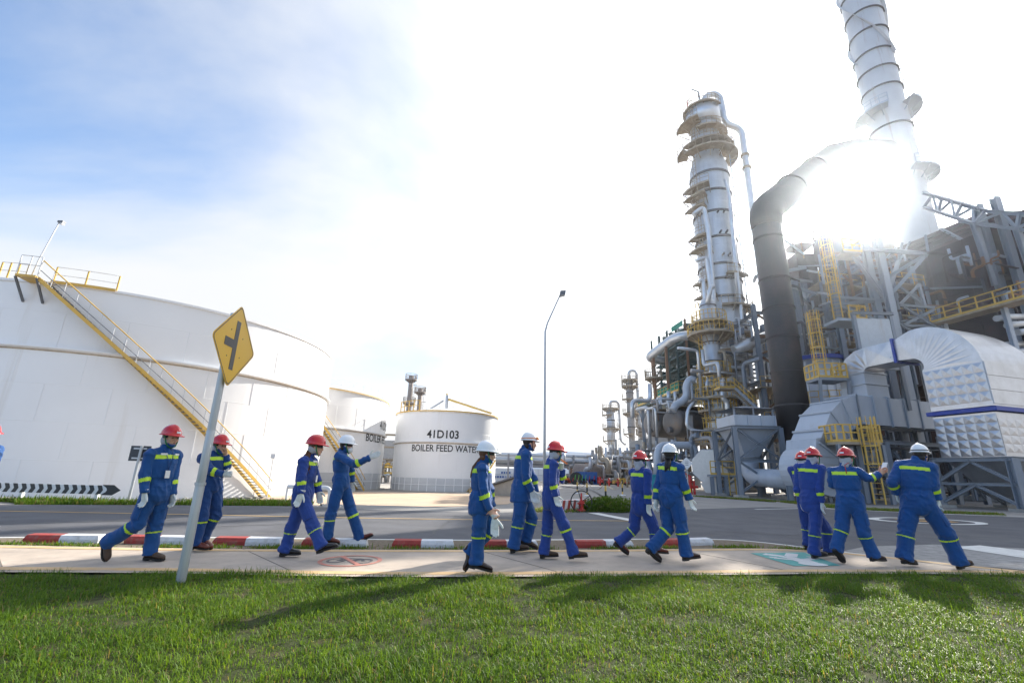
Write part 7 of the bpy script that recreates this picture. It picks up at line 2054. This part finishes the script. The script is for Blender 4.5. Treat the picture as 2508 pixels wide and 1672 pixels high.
    if badge:
        p = tp(.42) + df(.5)*.165*B + dl(.5)*-.02
        g_ = MB(); a_ = dl(.5)*.030; u_ = up*.047
        g_.prism([p - a_ - u_, p + a_ - u_, p + a_ + u_, p - a_ + u_], df(.5)*.004); bo = g_.build('name_badge', M_WHITE, T)
        for sg in (-1, 1): MB().tube([p + up*.05, tp(.75) + df(.7)*.142*B + dl(.7)*.03*sg, tp(.98) + df(.9)*.075 + dl(.9)*.06*sg], .004, 5).build('lanyard', M_BLUEC, bo)
        for sg in (-1, 1):
            q = tp(.86) + df(.8)*.128*B + dl(.8)*.085*sg; a2 = dl(.8)*.034 - df(.8)*.012*sg; u2 = up*.012
            MB().prism([q - a2 - u2, q + a2 - u2, q + a2 + u2, q - a2 + u2], df(.8)*.006).build('name_tag', M_WHITE, body)
    if red_cord:
        MB().tube([hc - uph*.02 - fhh*.02 - lath*.09, nck - fhh*.09 + up*.02 - lath*.05, nck - fhh*.12 - up*.11 - lath*.07], .006, 6).build('red_cord', M_REDV, T)
    # stand on the path: lift or lower everything together
    for o in T.children: o.location.z += dz
    return T
def hair_len(label):
    if 'brown hair over the shoulder' in label: return (.30, True)
    if 'brown ponytail' in label: return (.28, False)
    if 'black ponytail' in label: return (.22, False)
    return None

CB, CC, CD, CE, CF_ = (200, 1000, .2806), (640, 1040, .2423), (1100, 1040, .2488), (1480, 1060, .2295), (1900, 1060, .236)
make_person('worker in red helmet with badge and brown boots striding left of the sign pole', dict(
    pelvis=(652, 745, 0), neck=(728, 350, 0), head=(775, 268, 0), elR=(545, 590, -.20), wrR=(548, 745, -.22), haR=(540, 830, -.2), elL=(795, 610, .12), wrL=(792, 755, .12), haL=(795, 830, .12),
    knR=(480, 1020, -.10), anR=(232, 1165, -.08), toR=(205, 1345, -.08), knL=(635, 1030, .10), anL=(600, 1255, .10), toL=(725, 1335, .08)),
    6.42, -20, -18, M_HRED, M_BLUEA, M_BOOT1, crop=CB, net=True, badge=True, curl=(.5, .5))
make_person('worker in red helmet touching the mouth just right of the sign pole', dict(
    pelvis=(1118, 700, 0), neck=(1150, 425, 0), head=(1198, 372, 0), elR=(1125, 590, -.22), wrR=(1235, 618, -.2), haR=(1300, 612, -.2), elL=(1262, 545, .10), wrL=(1246, 445, .05), haL=(1238, 390, .0),
    knR=(1040, 985, -.10), anR=(985, 1210, -.10), toR=(1068, 1258, -.1), knL=(1160, 965, .12), anL=(1050, 1170, .10), toL=(1092, 1225, .1)),
    7.35, -25, -15, M_HRED, M_BLUEC, M_BOOT3, crop=CB, net=True, gloves=(True, False), curl=(.7, .6), scale=.97, thumbs=((0, -.2, 1), (-1, 0, 0)))
make_person('worker in red helmet with brown hair over the shoulder left of the bicycle mark', dict(
    pelvis=(412, 745, 0), neck=(478, 348, 0), head=(545, 268, 0), elR=(405, 590, -.22), wrR=(395, 735, -.24), haR=(355, 840, -.24), elL=(560, 600, .18), wrL=(572, 715, .2), haL=(595, 830, .2),
    knR=(520, 1070, -.10), anR=(600, 1255, -.12), toR=(735, 1275, -.12), knL=(300, 1080, .10), anL=(240, 1290, .10), toL=(368, 1345, .1)),
    6.95, 2, 14, M_HRED, M_BLUEB2, M_BOOT4, sex='f', crop=CC, hair=M_HAIRN, net=True, badge=True, glasses=True)
make_person('worker in white helmet and face mask pointing with a gloved hand at the tanks', dict(
    pelvis=(800, 640, 0), neck=(800, 338, 0), head=(852, 282, 0), elR=(935, 470, -.30), wrR=(1090, 398, -.34), haR=(1215, 350, -.34), elL=(900, 520, .22), wrL=(905, 640, .26),
    knR=(690, 990, -.10), anR=(658, 1205, -.10), toR=(730, 1250, -.1), knL=(905, 945, .10), anL=(985, 1205, .12), toL=(1108, 1195, .12)),
    8.15, 8, 5, M_HWHT, M_BLUEA, M_BOOT3, crop=CC, mask=True, glasses=True, curl=(.05, .4), thumbs=((0, 0, 1), None))
make_person('worker in white helmet with brown ponytail holding a white glove', dict(
    pelvis=(312, 800, 0), neck=(322, 412, 0), head=(372, 335, 0), elR=(335, 690, -.20), wrR=(398, 880, -.20), haR=(440, 925, -.2), elL=(400, 680, .18), wrL=(420, 840, .2),
    knR=(295, 1085, -.08), anR=(268, 1375, -.08), toR=(398, 1478, -.08), knL=(405, 1060, .10), anL=(205, 1290, .10), toL=(185, 1385, .1)),
    6.22, 8, 4, M_HWHT, M_BLUEA, M_BOOT2, sex='f', crop=CD, hair=M_HAIRN, jacket=True, gloves=(False, True), held_glove=True, glasses=True, curl=(.9, .4))
make_person('tall worker in white helmet with orange goggles left of the lamp post', dict(
    pelvis=(712, 690, 0), neck=(740, 268, 0), head=(792, 212, 0), elR=(752, 545, -.20), wrR=(818, 680, -.18), haR=(840, 800, -.18), elL=(830, 560, .2), wrL=(850, 690, .2),
    knR=(680, 985, -.10), anR=(640, 1215, -.10), toR=(790, 1258, -.1), knL=(815, 950, .10), anL=(755, 1150, .10), toL=(825, 1222, .1)),
    7.95, 8, 12, M_HWHT, M_BLUEA, M_BOOT1, crop=CD, jacket=True, strap=M_STRAPB, scale=1.05, bulk=1.08, goggles=mat('orange goggles', (.75, .25, .06), .3))
make_person('slim worker in red helmet with a gloved hand at the chin by the lamp post', dict(
    pelvis=(1000, 745, 0), neck=(1010, 368, 0), head=(1052, 312, 0), elR=(1020, 610, -.20), wrR=(1048, 735, -.2), haR=(1085, 850, -.2), elL=(1115, 570, .12), wrL=(1108, 470, .05), haL=(1098, 405, 0),
    knR=(1130, 1020, -.10), anR=(1218, 1280, -.10), toR=(1352, 1328, -.1), knL=(965, 1070, .10), anL=(935, 1275, .10), toL=(1055, 1322, .1)),
    7.35, 8, 25, M_HRED, M_BLUEB2, M_BOOT1, crop=CD, net=True, curl=(.5, .7), scale=.97, thumbs=(None, (-1, 0, 0)), bulk=.95)
make_person('worker in red helmet and red brown boots walking just left of the black ponytail', dict(
    pelvis=(388, 770, 0), neck=(385, 385, 0), head=(385, 325, 0), elR=(462, 660, -.18), wrR=(472, 775, -.18), haR=(475, 900, -.18), elL=(330, 610, .2), wrL=(420, 690, .3),
    knR=(535, 1045, -.06), anR=(545, 1235, -.08), toR=(700, 1315, -.06), knL=(318, 1040, .08), anL=(165, 1175, .08), toL=(250, 1312, .08)),
    7.85, 27, 40, M_HRED, M_BLUEB2, M_BOOT3, crop=CE, net=True, mask=True, scale=.98)
make_person('worker in white helmet with black ponytail seen from behind', dict(
    pelvis=(712, 735, 0), neck=(712, 385, 0), head=(708, 320, 0), elR=(865, 665, -.12), wrR=(915, 785, -.1), haR=(955, 900, -.1), elL=(575, 660, .12), wrL=(558, 785, .1), haL=(550, 890, .1),
    knR=(830, 1090, -.06), anR=(880, 1365, -.06), toR=(1015, 1412, -.02), knL=(690, 1095, .08), anL=(510, 1310, .06), toL=(590, 1440, .08)),
    7.25, 34, 52, M_HWHT, M_BLUEA, M_BOOT2, sex='f', crop=CE, hair=M_HAIRB, bulk=1.08)
make_person('worker in red helmet and face mask seen from behind by the green panel', dict(
    pelvis=(372, 735, 0), neck=(352, 335, 0), head=(392, 285, 0), elR=(455, 620, -.16), wrR=(485, 745, -.16), haR=(482, 850, -.16), elL=(228, 610, .16), wrL=(265, 740, .22),
    knR=(405, 1045, -.06), anR=(405, 1255, -.06), toR=(555, 1308, -.04), knL=(525, 1020, .12), anL=(555, 1230, .12), toL=(640, 1275, .12)),
    8.15, 38, 34, M_HRED, M_BLUEB2, M_BOOT4, crop=CF_, net=True, mask=True, scale=.99)
make_person('worker in red helmet almost hidden behind the masked worker by the green panel', dict(
    pelvis=(335, 740, 0), neck=(272, 375, 0), head=(282, 335, 0), elR=(390, 620, -.14), wrR=(420, 735, -.14), elL=(230, 610, .16), wrL=(260, 730, .2),
    knR=(420, 1010, -.06), anR=(430, 1200, -.06), toR=(540, 1240, -.04), knL=(330, 1010, .10), anL=(335, 1190, .10), toL=(430, 1232, .12)),
    9.0, 45, 45, M_HRED, M_BLUEB2, M_BOOT4, crop=CF_, net=True, scale=.99)
make_person('worker in red helmet with red cord pointing with a bare hand', dict(
    pelvis=(772, 720, 0), neck=(712, 365, 0), head=(738, 288, 0), elR=(965, 490, -.16), wrR=(1075, 445, -.16), haR=(1130, 400, -.16), elL=(585, 540, .16), wrL=(700, 590, .36),
    knR=(915, 1045, -.08), anR=(1010, 1275, -.08), toR=(1200, 1378, -.04), knL=(690, 995, .08), anL=(632, 1215, .08), toL=(705, 1352, .10)),
    7.6, 44, 32, M_HRED, M_BLUEA, M_BOOT2, crop=CF_, net=True, gloves=(False, True), phone=True, red_cord=True, bulk=1.06, curl=(.8, .4), thumbs=((0, 0, 1), None))
make_person('broad worker in white helmet seen from behind at the right end', dict(
    pelvis=(1482, 745, 0), neck=(1452, 315, 0), head=(1510, 262, 0), elR=(1640, 600, -.14), wrR=(1690, 715, -.12), haR=(1690, 840, -.1), elL=(1215, 545, .14), wrL=(1262, 655, .2), haL=(1275, 745, .22),
    knR=(1775, 1070, -.08), anR=(1905, 1355, -.06), toR=(2120, 1410, 0), knL=(1360, 1050, .08), anL=(1338, 1310, .08), toL=(1465, 1395, .12)),
    7.5, 42, 28, M_HWHT, M_BLUEA, M_BOOT1, crop=CF_, strap=M_STRAPB, bulk=1.22, scale=1.04, curl=(.6, .6), net=False, goggles=M_GLASS)
make_person('worker cut off by the left edge of the picture', dict(
    pelvis=(-330, 760, 0), neck=(-250, 380, 0), head=(-200, 300, 0), elR=(-470, 600, -.2), wrR=(-440, 740, -.22), elL=(-170, 590, .25), wrL=(-180, 740, .25),
    knR=(-420, 1020, -.10), anR=(-560, 1210, -.08), toR=(-480, 1300, -.08), knL=(-300, 1020, .10), anL=(-270, 1230, .10), toL=(-150, 1300, .08)),
    6.9, -20, -10, M_HRED, M_BLUEA, M_BOOT1, crop=(21, 1000, .2806), net=True)
# ------------------------------------------------------------------ haze volume, added to give the white glare round the sun
hm_ = bpy.data.materials.new('haze'); hm_.use_nodes = True; nt_ = hm_.node_tree; nt_.nodes.clear()
vo_ = nt_.nodes.new('ShaderNodeVolumePrincipled'); vo_.inputs['Density'].default_value = .00028; vo_.inputs['Anisotropy'].default_value = .92; vo_.inputs['Color'].default_value = (.80, .89, 1, 1)
mo_ = nt_.nodes.new('ShaderNodeOutputMaterial'); nt_.links.new(vo_.outputs[0], mo_.inputs['Volume'])
hz_ = MB().box((-140, -30, -1.7), (140, 200, 110)).build('haze', hm_); hz_['kind'] = 'stuff'; hz_['label'] = 'thin haze volume added for the white glare round the sun'
